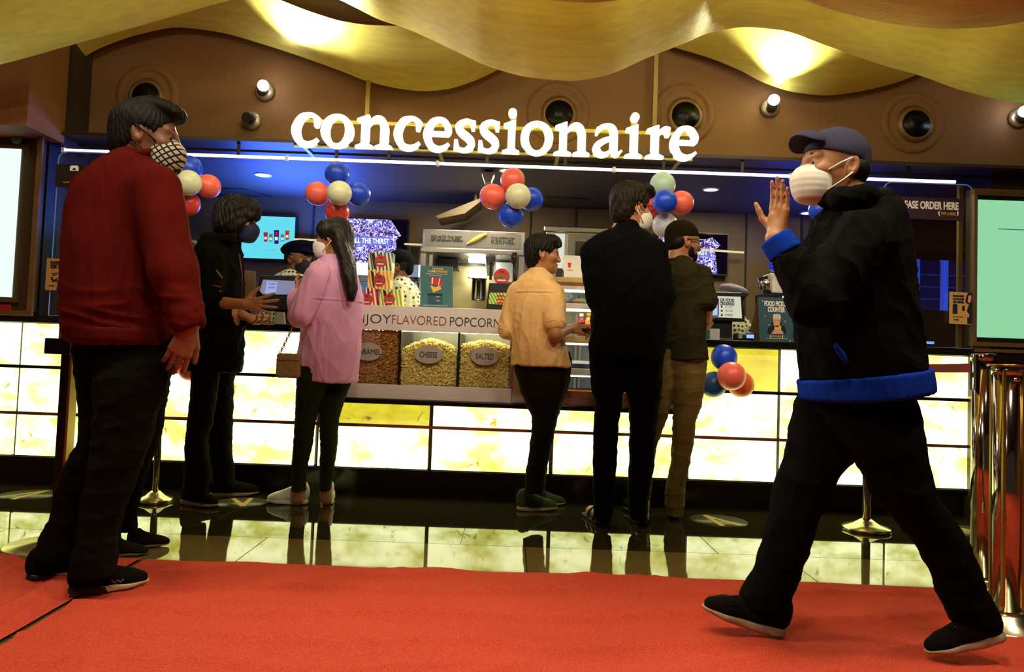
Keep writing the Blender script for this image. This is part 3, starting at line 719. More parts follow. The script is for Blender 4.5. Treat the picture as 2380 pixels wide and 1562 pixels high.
def kernels(name, label, x0, x1, zfill, zside, col1, col2, seed, parent=None):
    """a heap of popped corn behind the glass: nobody could count it"""
    r = np.random.default_rng(seed)
    bm = bmesh.new(); bmesh.ops.create_icosphere(bm, subdivisions=1, radius=1)
    iv = np.array([v.co[:] for v in bm.verts]); fi = np.array([[v.index for v in f.verts] for f in bm.faces]); bm.free()
    V = []; F = []; o = 0
    def top(x): t = (x - x0) / (x1 - x0); return zside + (zfill - zside) * math.sin(PI * t) ** 1.2
    pts = []
    n = 1500
    for i in range(n):
        x = r.uniform(x0 + .012, x1 - .012); zz = r.uniform(zs + .008, top(x)); pts.append((x, YD + .025 + r.uniform(0, .012), zz))
    for i in range(700):
        x = r.uniform(x0 + .012, x1 - .012); y = r.uniform(YD + .03, YD + .3); pts.append((x, y, top(x) + r.uniform(-.008, .012) + .02 * math.sin((y - YD) * 9)))
    for p in pts:
        s_ = r.uniform(.0055, .0105); q = iv * (1 + r.uniform(-.4, .4, (len(iv), 1))) * s_
        V.append(q + np.array(p)); F.append(fi + o); o += len(iv)
    # the body of the heap under its skin
    xs = np.linspace(x0 + .01, x1 - .01, 24); pr = [(x, top(x) - .006) for x in xs]
    V = np.concatenate(V); F = np.concatenate(F)
    me = bpy.data.meshes.new(name)
    fl = [tuple(f) for f in F]; vl = [tuple(v) for v in V]
    b0 = len(vl); poly = [(x0 + .01, zs + .001)] + [(x1 - .01, zs + .001)] + pr[::-1]
    m = len(poly); vl += [(p[0], YD + .035, p[1]) for p in poly] + [(p[0], YD + .34, p[1]) for p in poly]
    fl += [tuple(b0 + i for i in range(m)), tuple(b0 + 2 * m - 1 - i for i in range(m))] + [(b0 + i, b0 + m + i, b0 + m + (i + 1) % m, b0 + (i + 1) % m) for i in range(m)]
    me.from_pydata(vl, [], fl); me.update()
    ma = M(name + label[:5], col1, .8, rgb2=col2, nscale=95)
    ob = link(name, me, ma, None, loc=((x0 + x1) / 2, YD + .1, zs)); tag(ob, label, 'popcorn', kind='stuff')
kernels('popcorn', 'dark brown caramel popcorn filling the left bin of the warmer', xd[0], xd[1], zr_(772), zr_(775), (92, 50, 16), (214, 150, 76), 1)
kernels('popcorn', 'pale yellow cheese popcorn heaped in the middle bin of the warmer', xd[1], xd[2], zr_(799), zr_(822), (176, 140, 60), (250, 232, 160), 2)
kernels('popcorn', 'pale salted popcorn heaped in the right bin of the warmer', xd[2], xd[3], zr_(798), zr_(810), (180, 146, 66), (252, 238, 172), 3)
gl = MB().box(xa, xb, YD + .002, YD + .006, zs, zh).build('glass_front', GLASS('clear_glass', (250, 252, 245), .05), warm)
for cxp, cyp, tx, wd in ((855, 817, 'CARAMEL', 60), (996, 824, 'CHEESE', 40), (1127, 828, 'SALTED', 40)):
    c = P(cxp, cyp, YD); pl = [(c.x + .086 * math.cos(a), c.z + .055 * math.sin(a)) for a in np.linspace(0, 2 * PI, 48, endpoint=False)]
    o = MB().prism(pl, YD - .003, YD + .001).build('flavour_label', M('grey_sticker', (150, 142, 128), .6), warm)
    text(o, tx, c.x, c.z, YD - .0045, .034, wd * 1.03 * YD / FPX, INK)

# popcorn cartons stacked on the warmer
def stripes(name, c1, c2, n=7, ang=0.18):
    m = bpy.data.materials.new(name); m.use_nodes = True; nt = m.node_tree; L = nt.links; b = nt.nodes['Principled BSDF']; b.inputs['Roughness'].default_value = .5
    tc = nt.nodes.new('ShaderNodeTexCoord'); mp = nt.nodes.new('ShaderNodeMapping'); mp.inputs['Rotation'].default_value = (0, ang, 0); L.new(tc.outputs['Object'], mp.inputs[0])
    wv = nt.nodes.new('ShaderNodeTexWave'); wv.wave_type = 'BANDS'; wv.bands_direction = 'X'; wv.inputs['Scale'].default_value = n * 2.0; L.new(mp.outputs[0], wv.inputs['Vector'])
    r = nt.nodes.new('ShaderNodeValToRGB'); r.color_ramp.interpolation = 'CONSTANT'; r.color_ramp.elements[0].color = lin(c1) + (1,); r.color_ramp.elements[1].color = lin(c2) + (1,); r.color_ramp.elements[1].position = .5
    L.new(wv.outputs['Fac'], r.inputs[0]); L.new(r.outputs[0], b.inputs['Base Color']); return m
RED = M('logo_red', (200, 30, 26), .5); LGREEN = M('logo_green', (96, 150, 60), .5)
def logo(parent, x, z, y, r, body='POPMAGIC'):
    c = [(x + r * math.cos(a), z + r * math.sin(a)) for a in np.linspace(0, 2 * PI, 36, endpoint=False)]
    o = MB().prism([(x + 1.1 * (p[0] - x), z + 1.1 * (p[1] - z)) for p in c], y, y + .001).prism([(p[0], p[1]) for p in c], y - .001, y).build('logo_disc', [RED], parent)
    MB().prism([(x - 1.0 * r, z - .28 * r), (x + 1.02 * r, z - .14 * r), (x + 1.02 * r, z + .36 * r), (x - 1.0 * r, z + .24 * r)], y - .0018, y - .001).build('name_band', M('band_red', (165, 24, 24), .5), o)
    text(o, body, x, z + .03 * r, y - .0025, r * .42, r * 2.1, LGREEN, bold=.02, roll=-.03)
    text(o, 'PVR', x, z + .62 * r, y - .0025, r * .24, None, INK)
    MB().box(x - .6 * r, x + .6 * r, y - .002, y - .001, z - .62 * r, z - .45 * r).build('caption', WHITEINK, o)
def carton(pts, Y, cols_, label, logo_at, lr, dep=.10):
    (a, b_, c, d) = [P(px, py, Y) for px, py in pts]
    lo = min(a.z, b_.z); q = [(a.x, lo), (b_.x, lo), (c.x, c.z), (d.x, c.z)]
    t = thing('popcorn_carton', label, 'popcorn carton', ((a.x + b_.x) / 2, Y + dep / 2, lo), 'popcorn cartons stacked on the warmer')
    m = MB().prism(q, Y, Y + dep)
    m.build('box_body', stripes('stripes_' + label[:8], *cols_), t, bevel=.002)
    xm = (a.x + b_.x) / 2; w_ = b_.x - a.x; h_ = c.z - lo
    MB().prism([(d.x + .10 * w_, c.z - .02 * h_), (d.x + .25 * w_, c.z - .14 * h_), (d.x + .31 * w_, lo + .04 * h_), (d.x + .24 * w_, lo + .10 * h_)][::-1], Y - .0015, Y).build('fold_print', INK, t)
    MB().prism([(d.x + .28 * w_, c.z - .34 * h_), (d.x + .52 * w_, c.z - .03 * h_), (d.x + .44 * w_, c.z - .26 * h_)], Y - .0015, Y).build('fold_print', INK, t)
    l = P(*logo_at, Y); logo(t, l.x, l.z, Y - .002, lr * Y / FPX)
    return q
carton([(846, 712), (877, 713), (874, 669), (850, 668)], 4.55, ((206, 34, 30), (240, 228, 200)), 'red striped popcorn carton at the bottom left of its stack', (853, 696), 12)
carton([(880, 713), (936, 714), (933, 673), (884, 671)], 4.55, ((140, 170, 50), (232, 226, 150)), 'green striped popcorn carton at the bottom right of its stack', (905, 696), 12)
qz = P(880, 672.5, 4.55).z
carton([(853, 671.6), (906, 671.6), (910, 629), (856, 628)], 4.56, ((206, 142, 48), (238, 214, 140)), 'orange striped popcorn carton in the middle of its stack', (882, 652), 13)
carton([(855, 627.6), (911, 627.6), (913, 587), (857, 585)], 4.565, ((16, 92, 100), (236, 222, 150)), 'teal striped popcorn carton on top of its stack', (885, 607), 13)

# take home poster board standing on the warmer
def board(name, label, cat, corners, Y, col, th=.02, group=None, bevel=0.001):
    (a, b_, c, d) = [P(px, py, Y) for px, py in corners]
    t = thing(name, label, cat, ((a.x + b_.x) / 2, Y, min(a.z, b_.z)), group)
    MB().prism([(p.x, p.z) for p in (a, b_, c, d)], Y, Y + th).build('board', col, t, bevel=bevel)
    return t
YEL = M('yellow_ink', (226, 186, 60), .6); TEALP = M('poster_teal', (54, 106, 112), .6, noise=.15, nscale=300)
tk = board('poster_board', 'teal poster board with yellow heading standing on the popcorn warmer', 'poster', [(976, 715), (1052, 717), (1052, 620), (979, 617)], 4.55, TEALP)
def ptx(t, s_, px, py, hpx, wpx, m, Y, **k):
    p = P(px, py, Y); return text(t, s_, p.x, p.z, Y - .002, hpx * Y / FPX, wpx * Y / FPX if wpx else None, m, **k)
ptx(tk, 'TAKE HOME', 1017, 625, 5, 26, YEL, 4.55, bold=.03); ptx(tk, 'THE', 998, 630.6, 5, 9, YEL, 4.55, bold=.03); ptx(tk, 'PVR', 1007.5, 631, 5, 9, WHITEINK, 4.55, bold=.03); ptx(tk, 'EXPERIENCE', 1027, 631.6, 5, 27, YEL, 4.55, bold=.03)
ptx(tk, 'SUPERIOR QUALITY POPCORN, NOW AVAILABLE', 1015, 637, 2.2, 50, WHITEINK, 4.55); ptx(tk, 'IN CONVENIENT COMBOS', 1013, 641, 2.2, 30, WHITEINK, 4.55)
def ppoly(t, pts, Y, m, name='print', dy=.002, th=.0012):
    return MB().prism([(P(x, y, Y).x, P(x, y, Y).z) for x, y in pts], Y - dy, Y - dy + th).build(name, m, t)
ppoly(tk, [(1000, 660), (1022, 664), (1026, 647), (1002, 644)], 4.55, RED); ppoly(tk, [(1003, 660), (1006, 660), (1007, 645), (1004, 645)], 4.55, WHITEINK, dy=.0035); ppoly(tk, [(1018, 663), (1020, 663), (1023, 647), (1021, 647)], 4.55, WHITEINK, dy=.0035)
ppoly(tk, [(1007, 680), (1026, 672), (1023, 663), (1012, 668), (1000, 663)], 4.55, YEL); ppoly(tk, [(1023, 665), (1029, 665), (1032, 661), (1029, 657), (1024, 658)], 4.55, RED)
ppoly(tk, [(994, 706), (1028, 707), (1028, 683), (994, 682)], 4.55, M('poster_deep', (30, 76, 92), .6)); ppoly(tk, [(994, 686), (1028, 687), (1028, 683.5), (994, 682)], 4.55, INK, dy=.0035)
ptx(tk, 'ORDER NOW', 1010, 685, 2, 22, YEL, 4.55); ptx(tk, '2 FOR 1', 1018, 690, 3, 10, WHITEINK, 4.55); ptx(tk, '4 FOR 2', 1018, 699, 3, 10, WHITEINK, 4.55); ptx(tk, 'AVAILABLE AT ALL CONCESSION COUNTERS', 1012, 710, 2, 56, WHITEINK, 4.55)

# black stand with the round red sign
Yk = 4.58
st = thing('display_stand', 'black display stand topped by a round red popcorn sign', 'display stand', (wx(1165, 716, Yk), Yk, P(1165, 718.5, Yk).z))
MB().prism([(P(x, y, Yk).x, P(x, y, Yk).z) for x, y in ((1129, 718), (1200, 720), (1200, 659), (1137, 657))], Yk, Yk + .16).build('case', BLACKPL, st, bevel=.004)
ppoly(st, [(1135, 706), (1178, 709), (1186, 681), (1138, 680)], Yk, stripes('stripes_stand', (70, 160, 66), (226, 220, 90), 9, .5), 'label')
for yy in (690, 698, 706):
    c = P(1164, yy, Yk); MB().prism([(c.x + .03 * math.cos(a), c.z + .012 * math.sin(a)) for a in np.linspace(0, PI, 16)], Yk - .004, Yk - .0025).build('label_arch', RED, st)
lg = P(1166, 642, Yk); MB().box(lg.x - .02, lg.x + .02, Yk + .02, Yk + .028, lg.z - .12, lg.z).build('sign_post', BLACKPL, st)
logo(st, lg.x, lg.z, Yk + .01, 17 * Yk / FPX)
tag(MB().tube([P(1199, 716, 4.6), P(1197, 640, 4.6), P(1195, 612, 4.6)], [.012, .012, .009], 12).tube([P(1195.5, 612, 4.6), P(1194.5, 588, 4.6)], .02, 12).build('microphone_stand', BLACKPL), 'black upright rod with a fat top end beside the round red sign', 'rod')

# ------------------------------------------------------------------ popcorn popping machine behind
Ym = 5.31
def mx(px): return wx(px, 620, Ym)
pm = thing('popcorn_machine', 'steel popcorn popping machine with a corn cob header sign', 'popcorn machine', (mx(1098), Ym, .9))
zh0, zh1 = P(1098, 579, Ym).z, P(1098, 536, Ym).z
MB().box(mx(979), mx(1218), Ym, Ym + .43, zh0, zh1).build('header_box', STEEL, pm, bevel=.004)
MB().box(mx(986), mx(1209), Ym - .004, Ym, zh0 + .014, zh1 - .022).build('header_sign', M('machine_sign', (104, 104, 98), .5), pm)
hs = pm
ptx(pm, 'DIG INTO THE BEST', 1038, 551, 7, 72, INK, Ym - .004); ptx(pm, 'HOT AND CRUNCHY POPCORN', 1039, 558.5, 4.5, 74, INK, Ym - .004, bold=.02)
ptx(pm, "IT'S FAR SUPERIOR IN THE", 1168, 553, 4, 54, INK, Ym - .004); ptx(pm, 'KERNEL', 1168, 561.5, 10, 55, M('olive_ink', (40, 50, 22), .6), Ym - .004)
c0, c1 = P(1085, 568, Ym), P(1128, 545, Ym)
S_ = SDF().cone((c0.x, Ym - .01, c0.z), (c1.x, Ym - .01, c1.z), .008, .014, k=.01, flat=((0, 1, 0), .5)).ell((c0 + (c1 - c0) * .55)[:], (.05, .012, .018), ax=[unit(np.array(c1 - c0)), (0, 1, 0), np.cross(unit(np.array(c1 - c0)), (0, 1, 0))])
S_.build('corn_cob', M('corn_green', (150, 160, 50), .5, rgb2=(200, 140, 40), nscale=60), pm, res=.006)
MB().box(mx(976), mx(1222), Ym - .02, Ym + .43, zh0 - .035, zh0).build('canopy_rail', STEEL, pm, bevel=.006)
for px in (983, 1212): MB().box(mx(px) - .02, mx(px) + .02, Ym, Ym + .04, .9, zh0 - .03).build('upright', STEEL, pm)
for px in (1000, 1195): MB().box(mx(px) - .012, mx(px) + .012, Ym + .02, Ym + .05, .9, zh0 - .03).build('upright', STEEL, pm)
MB().box(mx(980), mx(1215), Ym + .40, Ym + .43, .9, zh0).build('back_sheet', M('back_sheet_steel', (190, 176, 120), .35, .8, noise=.2, nscale=6), pm)
MB().box(mx(980), mx(1215), Ym, Ym + .43, .86, .9).build('floor_tray', STEEL, pm); MB().box(mx(982), mx(1213), Ym + .02, Ym + .42, 0, .86).build('base_cabinet', DARKMETAL, pm)
MB().box(mx(1005), mx(1060), Ym + .2, Ym + .4, zh0 - .12, zh0 - .05).box(mx(1005), mx(1125), Ym + .25, Ym + .3, zh0 - .09, zh0 - .07).build('stirrer_bar', BLACKPL, pm)
MB().box(mx(1085), mx(1140), Ym + .15, Ym + .35, zh0 - .07, zh0 - .045).build('lamp_strip', EM('machine_lamp', (235, 245, 255), 3.2), pm)
k0 = P(1112, 699, Ym + .2); r_ = .052 * 1.05
MB().lathe([(0, 0), (r_ * .9, 0), (r_, .012), (r_, .16), (r_ + .006, .163), (r_ + .006, .168), (r_ - .004, .168), (r_ - .004, .02), (0, .018)], k0, 32).build('kettle', CHROME, pm)
MB().tube([k0 + Vector((-r_, 0, .165)), k0 + Vector((-r_ - .03, 0, .175))], .006, 8).build('kettle_handle', CHROME, pm)
MB().prism([(mx(1126), zh0 - .03), (mx(1150), zh0 - .03), (mx(1146), zh0 - .17), (mx(1131), zh0 - .17)], Ym + .12, Ym + .2).build('chute', STEEL, pm)
MB().box(mx(1137), mx(1143), Ym + .1, Ym + .115, zh0 - .21, zh0 - .08).build('lever', BLACKPL, pm)
MB().box(mx(1150), mx(1200), Ym + .30, Ym + .36, zh0 - .2, zh0 - .05).build('spice_box', M('white_bin', (228, 232, 226), .4), pm)
lamp('machine_light', 'POINT', (mx(1098), Ym + .15, zh0 - .12), (0, 0, 0), 4.0, (1, .97, .85), .05)
MB().box(mx(953), mx(972), Ym - .01, Ym + .02, P(960, 688, Ym).z, P(960, 572, Ym).z).build('side_glass', GLASS('grey_glass', (190, 200, 210), .25), pm)

# ------------------------------------------------------------------ pastry case right of the warmer
Yp = 4.43
px0, px1 = 1228, 1596
def pbox(p, name, ya, yb, mat, y0=Yp, y1=4.97, xl=px0, xr=px1, **k):
    return MB().box(wx(xl, 780, Yp), wx(xr, 780, Yp), y0, y1, P(1340, yb, Yp).z, P(1340, ya, Yp).z).build(name, mat, p, **k)
WOOD = M('case_wood', (150, 92, 40), .5, noise=.2, nscale=12, stretch=(.3, 4, 4)); BEIGE = M('case_beige', (214, 190, 130), .45)
LITW = M('case_white', (238, 236, 226), .5)
pc = thing('pastry_case', 'lit glass pastry case with white shelves in front of the yellow shirt woman', 'display case', (wx(1430, 930, Yp), Yp, ZL))
pbox(pc, 'top_board', 645, 657, BEIGE, bevel=.003); pbox(pc, 'wood_band', 657, 665, WOOD, bevel=.002); pbox(pc, 'upper_rail', 665, 673, LITW)
for a, c, nm in ((705, 717, 'shelf'), (781, 797, 'shelf'), (857, 872, 'shelf')): pbox(pc, nm, a, c, LITW if a != 781 else BEIGE, bevel=.002)
pbox(pc, 'wood_base', 909, 925, WOOD, bevel=.002)
MB().box(wx(px0, 780, Yp), wx(px1, 780, Yp), Yp - .01, 4.97, ZL + .001, P(1340, 925, Yp).z).build('base_tray', STEEL, pc)
MB().box(wx(px0, 780, Yp), wx(px1, 780, Yp), 4.95, 4.97, P(1340, 909, Yp).z, P(1340, 673, Yp).z).build('back_wall', M('case_back', (200, 214, 224), .35), pc)
for px in (1355, 1366, 1470, 1560): MB().box(wx(px, 780, Yp) - .008, wx(px, 780, Yp) + .008, 4.90, 4.92, P(1340, 909, Yp).z, P(1340, 673, Yp).z).build('mullion', LITW, pc)
for px in (px0 + 3, px1 - 3): MB().box(wx(px, 780, Yp) - .01, wx(px, 780, Yp) + .01, Yp, Yp + .02, P(1340, 909, Yp).z, P(1340, 673, Yp).z).build('corner_post', STEEL, pc)
for yy in (674, 719, 798, 873): MB().box(wx(px0 + 6, 780, Yp), wx(px1 - 6, 780, Yp), Yp + .05, Yp + .075, P(1340, yy + 3, Yp).z, P(1340, yy, Yp).z).build('shelf_light', EM('case_lamp', (245, 250, 255), 7.0), pc)
pbox(pc, 'glass_front', 673, 909, GLASS('clear_glass'), y0=Yp + .002, y1=Yp + .006)
def bottle(px, pyb, pyt, Y, col, capc, label):
    a, c = P(px, pyb, Y), P(px, pyt, Y); h = c.z - a.z; t = thing('juice_bottle', label, 'bottle', a, 'juice bottles in the pastry case')
    r = h * .19
    MB().lathe([(0, 0), (r * .95, 0), (r, .04 * h), (r, .62 * h), (r * .55, .80 * h), (r * .45, .84 * h), (0, .84 * h)], a, 24).build('bottle_body', col, t)
    MB().lathe([(0, .84 * h), (r * .55, .84 * h), (r * .55, h), (0, h)], a, 20).build('cap', capc, t)
    MB().lathe([(r * 1.02, .2 * h), (r * 1.02, .5 * h)], a, 24).build('wrapper', M('wrap' + label[:4], (190, 60, 60) if 'red' in label else (225, 150, 40), .5), t)
PZ = 778
bottle(1350, 780, 729, 4.55, M('juice_red', (196, 40, 60), .3), WHITEP, 'red juice bottle with a white cap in the pastry case')
bottle(1367, 780.5, 728, 4.55, M('juice_yellow', (236, 178, 50), .3), M('orange_cap', (235, 160, 50), .4), 'yellow juice bottle beside the red one in the pastry case')
def sack(px, pyb, Y, sx, sz, col, label, cat='snack pack', name='snack_pack'):
    a = P(px, pyb, Y); S = SDF().ell((a.x, Y, a.z + sz * .5), (sx, .05, sz * .55), k=.01).half((a.x, Y, a.z + .001), (0, 0, -1))
    o = S.build(name, col, None, a, res=.007, disp=lambda v, n: .004 * wnoise(v, (30, 30, 30), 3)); tag(o, label, cat)
sack(1346, 704.5, 4.6, .05, .03, M('pack_red', (196, 40, 40), .35, rgb2=(60, 150, 70), nscale=30), 'red and green snack pack on the top shelf of the pastry case')
sack(1318, 704.5, 4.65, .07, .08, M('pack_silver', (150, 160, 158), .3, rgb2=(70, 90, 90), nscale=40), 'crumpled silver snack bag on the top shelf of the pastry case')
t = thing('food_tray', 'dark food tray with a pale lid on the lowest shelf of the pastry case', 'food tray', P(1345, 857, 4.6))
a = P(1345, 856.5, 4.6); MB().lathe([(0, 0), (.07, 0), (.09, .03), (0, .03)], a, 28).build('tray', M('tray_blue', (50, 60, 90), .4), t)
MB().lathe([(.09, .03), (.085, .042), (.05, .05), (0, .05)], a, 28).build('lid', M('lid_pale', (215, 215, 220), .3), t)
# white paper box and a black holder on top of the case
Yb = 4.6
t = thing('paper_box', 'white paper box with a small red cup print on top of the pastry case', 'box', P(1332, 645, Yb))
MB().prism([(P(x, y, Yb).x, P(x, y, Yb).z) for x, y in ((1311, 643.8), (1358, 645.5), (1356, 595), (1309, 593))], Yb, Yb + .12).build('box_body', WHITEP, t, bevel=.003)
ppoly(t, [(1321, 622), (1326, 622.3), (1328, 611), (1319, 610.6)], Yb, RED, 'cup_print'); ptx(t, 'POPMAGIC', 1325, 628, 2, 13, M('grey_ink', (130, 120, 110), .6), Yb)
tag(MB().box(wx(1292, 640, Yb), wx(1308, 640, Yb), Yb + .03, Yb + .12, P(1300, 643.5, Yb).z, P(1300, 622, Yb).z).build('napkin_holder', BLACKPL, bevel=.004), 'small black holder behind the chin of the yellow shirt woman', 'holder')
# oven on the back counter
Yo = 5.79
t = thing('oven', 'grey steel oven on the back counter behind the pastry case', 'oven', P(1360, 640, Yo))
def ox(px): return wx(px, 570, Yo)
MB().box(ox(1268), ox(1440), Yo, Yo + .3, .982, P(1340, 540, Yo).z).build('case', STEEL, t, bevel=.005)
MB().box(ox(1262), ox(1445), Yo - .03, Yo + .3, P(1340, 541, Yo).z, P(1340, 528, Yo).z).build('hood', STEEL, t, bevel=.01)
MB().box(ox(1318), ox(1430), Yo - .02, Yo, P(1340, 640, Yo).z, P(1340, 545, Yo).z).build('door', M('oven_door', (120, 116, 104), .4, .4), t, bevel=.004)
MB().box(ox(1336), ox(1420), Yo - .026, Yo - .018, P(1340, 600, Yo).z, P(1340, 562, Yo).z).build('window_pane', BLACK, t)
MB().box(ox(1290), ox(1312), Yo - .012, Yo, P(1340, 640, Yo).z, P(1340, 545, Yo).z).build('side_lamp', EM('oven_lamp', (230, 235, 215), .9), t)

# ------------------------------------------------------------------ back counter, screens, kitchen things
Yc = 5.75
MBb = MB().box(-4.4, 5.0, Yc, 6.1, 0, .98)
tag(MBb.build('back_counter', M('back_counter_paint', (40, 33, 20), .5)), 'dark back counter along the kitchen wall', 'counter')
lb = thing('lit_backsplash', 'white lit panel on the back counter behind the long haired woman', 'light panel', (wx(890, 625, 6.0), 6.0, .985))
MB().box(wx(800, 625, 6.0), wx(985, 625, 6.0), 6.02, 6.10, P(890, 640, 6.0).z, P(890, 612, 6.0).z).build('panel', EM('backsplash_white', (240, 245, 255), 1.6), lb)
MB().box(wx(800, 625, 6.0), wx(985, 625, 6.0), 6.0, 6.10, P(890, 655, 6.0).z, P(890, 641, 6.0).z).build('frame', STEEL, lb)
MB().box(wx(800, 625, 6.0), wx(985, 625, 6.0), 6.0, 6.10, .982, P(890, 656, 6.0).z).build('base', M('panel_blue', (90, 130, 190), .4), lb)
def screen(label, corners, mat, Y=6.05):
    (a, b_, c, d) = [P(px, py, Y) for px, py in corners]
    t = thing('wall_screen', label, 'screen', ((a.x + b_.x) / 2, Y, (a.z + c.z) / 2), 'menu screens on the kitchen wall')
    x0, x1, z0, z1 = a.x, b_.x, (a.z + b_.z) / 2, (c.z + d.z) / 2
    MB().box(x0 - .012, x1 + .012, Y, Y + .04, z0 - .012, z1 + .012).build('bezel', BLACKPL, t)
    MB().box(x0, x1, Y - .003, Y, z0, z1).build('display', mat, t)
    return t, (x0, x1, z0, z1)
t, r4 = screen('cyan menu screen showing five cold drinks', [(560, 599), (682, 603), (685, 505), (562, 501)], EM('screen_cyan', (96, 208, 226), 1.15))
cups = [((618, 562), 10, 22, (150, 60, 40)), ((630, 563), 10, 20, (60, 190, 190)), ((643, 567), 12, 32, (40, 30, 110)), ((657, 562), 10, 18, (70, 190, 190)), ((668, 558), 10, 22, (170, 90, 50))]
for (px, py), wpx, hpx, c in cups:
    o = ppoly(t, [(px - wpx * .4, py), (px + wpx * .4, py), (px + wpx * .5, py - hpx), (px - wpx * .5, py - hpx)], 6.05, EM('cup%d' % px, c, .9), 'drink_picture', dy=.006)
    ppoly(o, [(px - wpx * .3, py - hpx * .25), (px + wpx * .3, py - hpx * .25), (px + wpx * .3, py - hpx * .5), (px - wpx * .3, py - hpx * .5)], 6.05, EM('cupband', (230, 230, 240), 1.0), 'picture_band', dy=.008)
    ppoly(o, [(px - wpx * .25, py - hpx * .62), (px + wpx * .25, py - hpx * .62), (px + wpx * .25, py - hpx * .85), (px - wpx * .25, py - hpx * .85)], 6.05, EM('cupmark', (200, 30, 50), .9), 'picture_mark', dy=.008)
TEALE = EM('screen_ink', (30, 110, 140), .7)
for i in range(6): ptx(t, ['249', '229', '209', '199', '189', '179'][i], 590, 565 + i * 5, 3, 7, TEALE, 6.05)
ptx(t, 'pepsi 7UP', 629, 581, 4, 26, EM('ink_navy', (40, 30, 90), .8), 6.05); ptx(t, 'Add a combo of regular drinks', 634, 590, 3, 46, TEALE, 6.05); ptx(t, 'Terms and conditions apply', 632, 594.5, 2.5, 42, TEALE, 6.05)
def icescreen():
    m = bpy.data.materials.new('ice_picture'); m.use_nodes = True; nt = m.node_tree; L = nt.links; nt.nodes.remove(nt.nodes['Principled BSDF'])
    tc = nt.nodes.new('ShaderNodeTexCoord'); v = nt.nodes.new('ShaderNodeTexVoronoi'); v.inputs['Scale'].default_value = 22; v.feature = 'SMOOTH_F1'
    n = nt.nodes.new('ShaderNodeTexNoise'); n.inputs['Scale'].default_value = 26; n.inputs['Detail'].default_value = 6; n.inputs['Distortion'].default_value = 2.5
    L.new(tc.outputs['Object'], n.inputs['Vector']); r = nt.nodes.new('ShaderNodeValToRGB'); L.new(n.outputs['Fac'], r.inputs[0])
    e = r.color_ramp.elements; e[0].position = .34; e[0].color = (.02, .008, .05, 1); e[1].position = .62; e[1].color = (.9, .95, 1.4, 1)
    x = e.new(.43); x.color = (.16, .05, .05, 1); x = e.new(.50); x.color = (.12, .12, .95, 1); x = e.new(.55); x.color = (.75, .75, 1.2, 1)
    em = nt.nodes.new('ShaderNodeEmission'); em.inputs[1].default_value = 1.0; L.new(r.outputs[0], em.inputs[0]); L.new(em.outputs[0], nt.nodes['Material Output'].inputs[0]); return m
ICE = icescreen(); WG = EM('screen_white', (240, 245, 255), 1.4); DKE = EM('screen_dark', (20, 10, 30), .6)
for lab, co, tx in (('dark screen with crushed ice picture behind the long haired woman', [(800, 610), (944, 614), (945, 512), (802, 508)], (826, 560)), ('dark screen with crushed ice picture right of the capped man', [(1530, 632), (1689, 637), (1690, 546), (1532, 541)], (1600, 587))):
    t, (x0, x1, z0, z1) = screen(lab, co, DKE)
    w_ = x1 - x0; MB().prism([(x0, z0), (x0 + .86 * w_, z0), (x0 + .82 * w_, z0 + .2), (x0 + .9 * w_, z0 + .24), (x0 + .72 * w_, z1), (x0, z1)], 6.044, 6.047).build('ice_picture', ICE, t)
    p = P(tx[0] + 34, tx[1], 6.05)
    MB().box(x0 + .01, x0 + .74 * w_, 6.040, 6.0435, p.z - .035, p.z + .035).build('title_band', EM('title_blue', (120, 130, 235), .9), t)
    text(t, 'CHILL THE THIRST', (x0 + x0 + .74 * w_) / 2, p.z, 6.038, .042, .68 * w_, WG, bold=.03)
tag(MB().tube([P(683, 556, 6.0), P(800, 561, 6.0)], .008, 8).build('wall_rail', EM('rail_glow', (240, 226, 170), .9)), 'thin pale light rail right of the cyan menu screen', 'rail', 'light rails on the kitchen wall')
tag(MB().tube([P(940, 567, 6.0), P(984, 569, 6.0)], .008, 8).build('wall_rail', EM('rail_glow', (240, 226, 170), .9)), 'short pale light rail left of the popcorn machine', 'rail', 'light rails on the kitchen wall')
tag(MB().tube([P(1628, 580, 6.0), P(1729, 587, 6.0)], .009, 8).build('wall_rail', EM('rail_glow', (240, 226, 170), .9)), 'thin pale light rail across the screen right of the capped man', 'rail', 'light rails on the kitchen wall')
# small round lights in the kitchen ceiling
for px, py, lb_ in ((611, 406, 'kitchen ceiling downlight over the black jacket person'), (1652, 440, 'front kitchen ceiling downlight over the right screen'), (1589, 485, 'rear kitchen ceiling downlight above the capped man'), (488, 485, 'kitchen ceiling downlight left of the black jacket person'), (1874, 540, 'kitchen ceiling downlight left of the walking man arm'), (808, 496, 'kitchen ceiling downlight beside the second balloon cluster'), (1180, 396, 'kitchen ceiling downlight above the third balloon cluster')):
    d = P(px, py, 1.0) - Vector((0, 0, CAM_H)); tt = min((zkc - CAM_H) / d.z, 6.0); c = Vector((d.x * tt, min(d.y * tt, 5.98), zkc))
    t = thing('ceiling_downlight', lb_, 'ceiling light', c, 'round kitchen ceiling lights')
    MB().lathe([(.062, 0), (.062, -.006), (.05, -.006), (.05, 0)], c, 28).build('ring', WHITEP, t); MB().lathe([(0, -.003), (.05, -.003)], c, 24).build('diffuser', EM('downlight_glow', (255, 236, 205), 4.0), t)
lamp('kitchen_fill', 'AREA', (-.3, 5.2, zkc - .02), (-.3, 5.3, 0), 26, (1, .86, .6), .5)
lamp('kitchen_fill', 'AREA', (1.7, 5.3, zkc - .02), (1.7, 5.4, 0), 18, (1, .86, .6), .5)
lamp('blue_uplight', 'AREA', (-1.7, 5.62, 1.72), (-1.65, 5.3, 3), 55, (.05, .13, 1), .8)
lamp('blue_uplight', 'AREA', (2.3, 5.6, 1.7), (2.2, 5.5, 3), 6.0, (.04, .08, 1), .8)
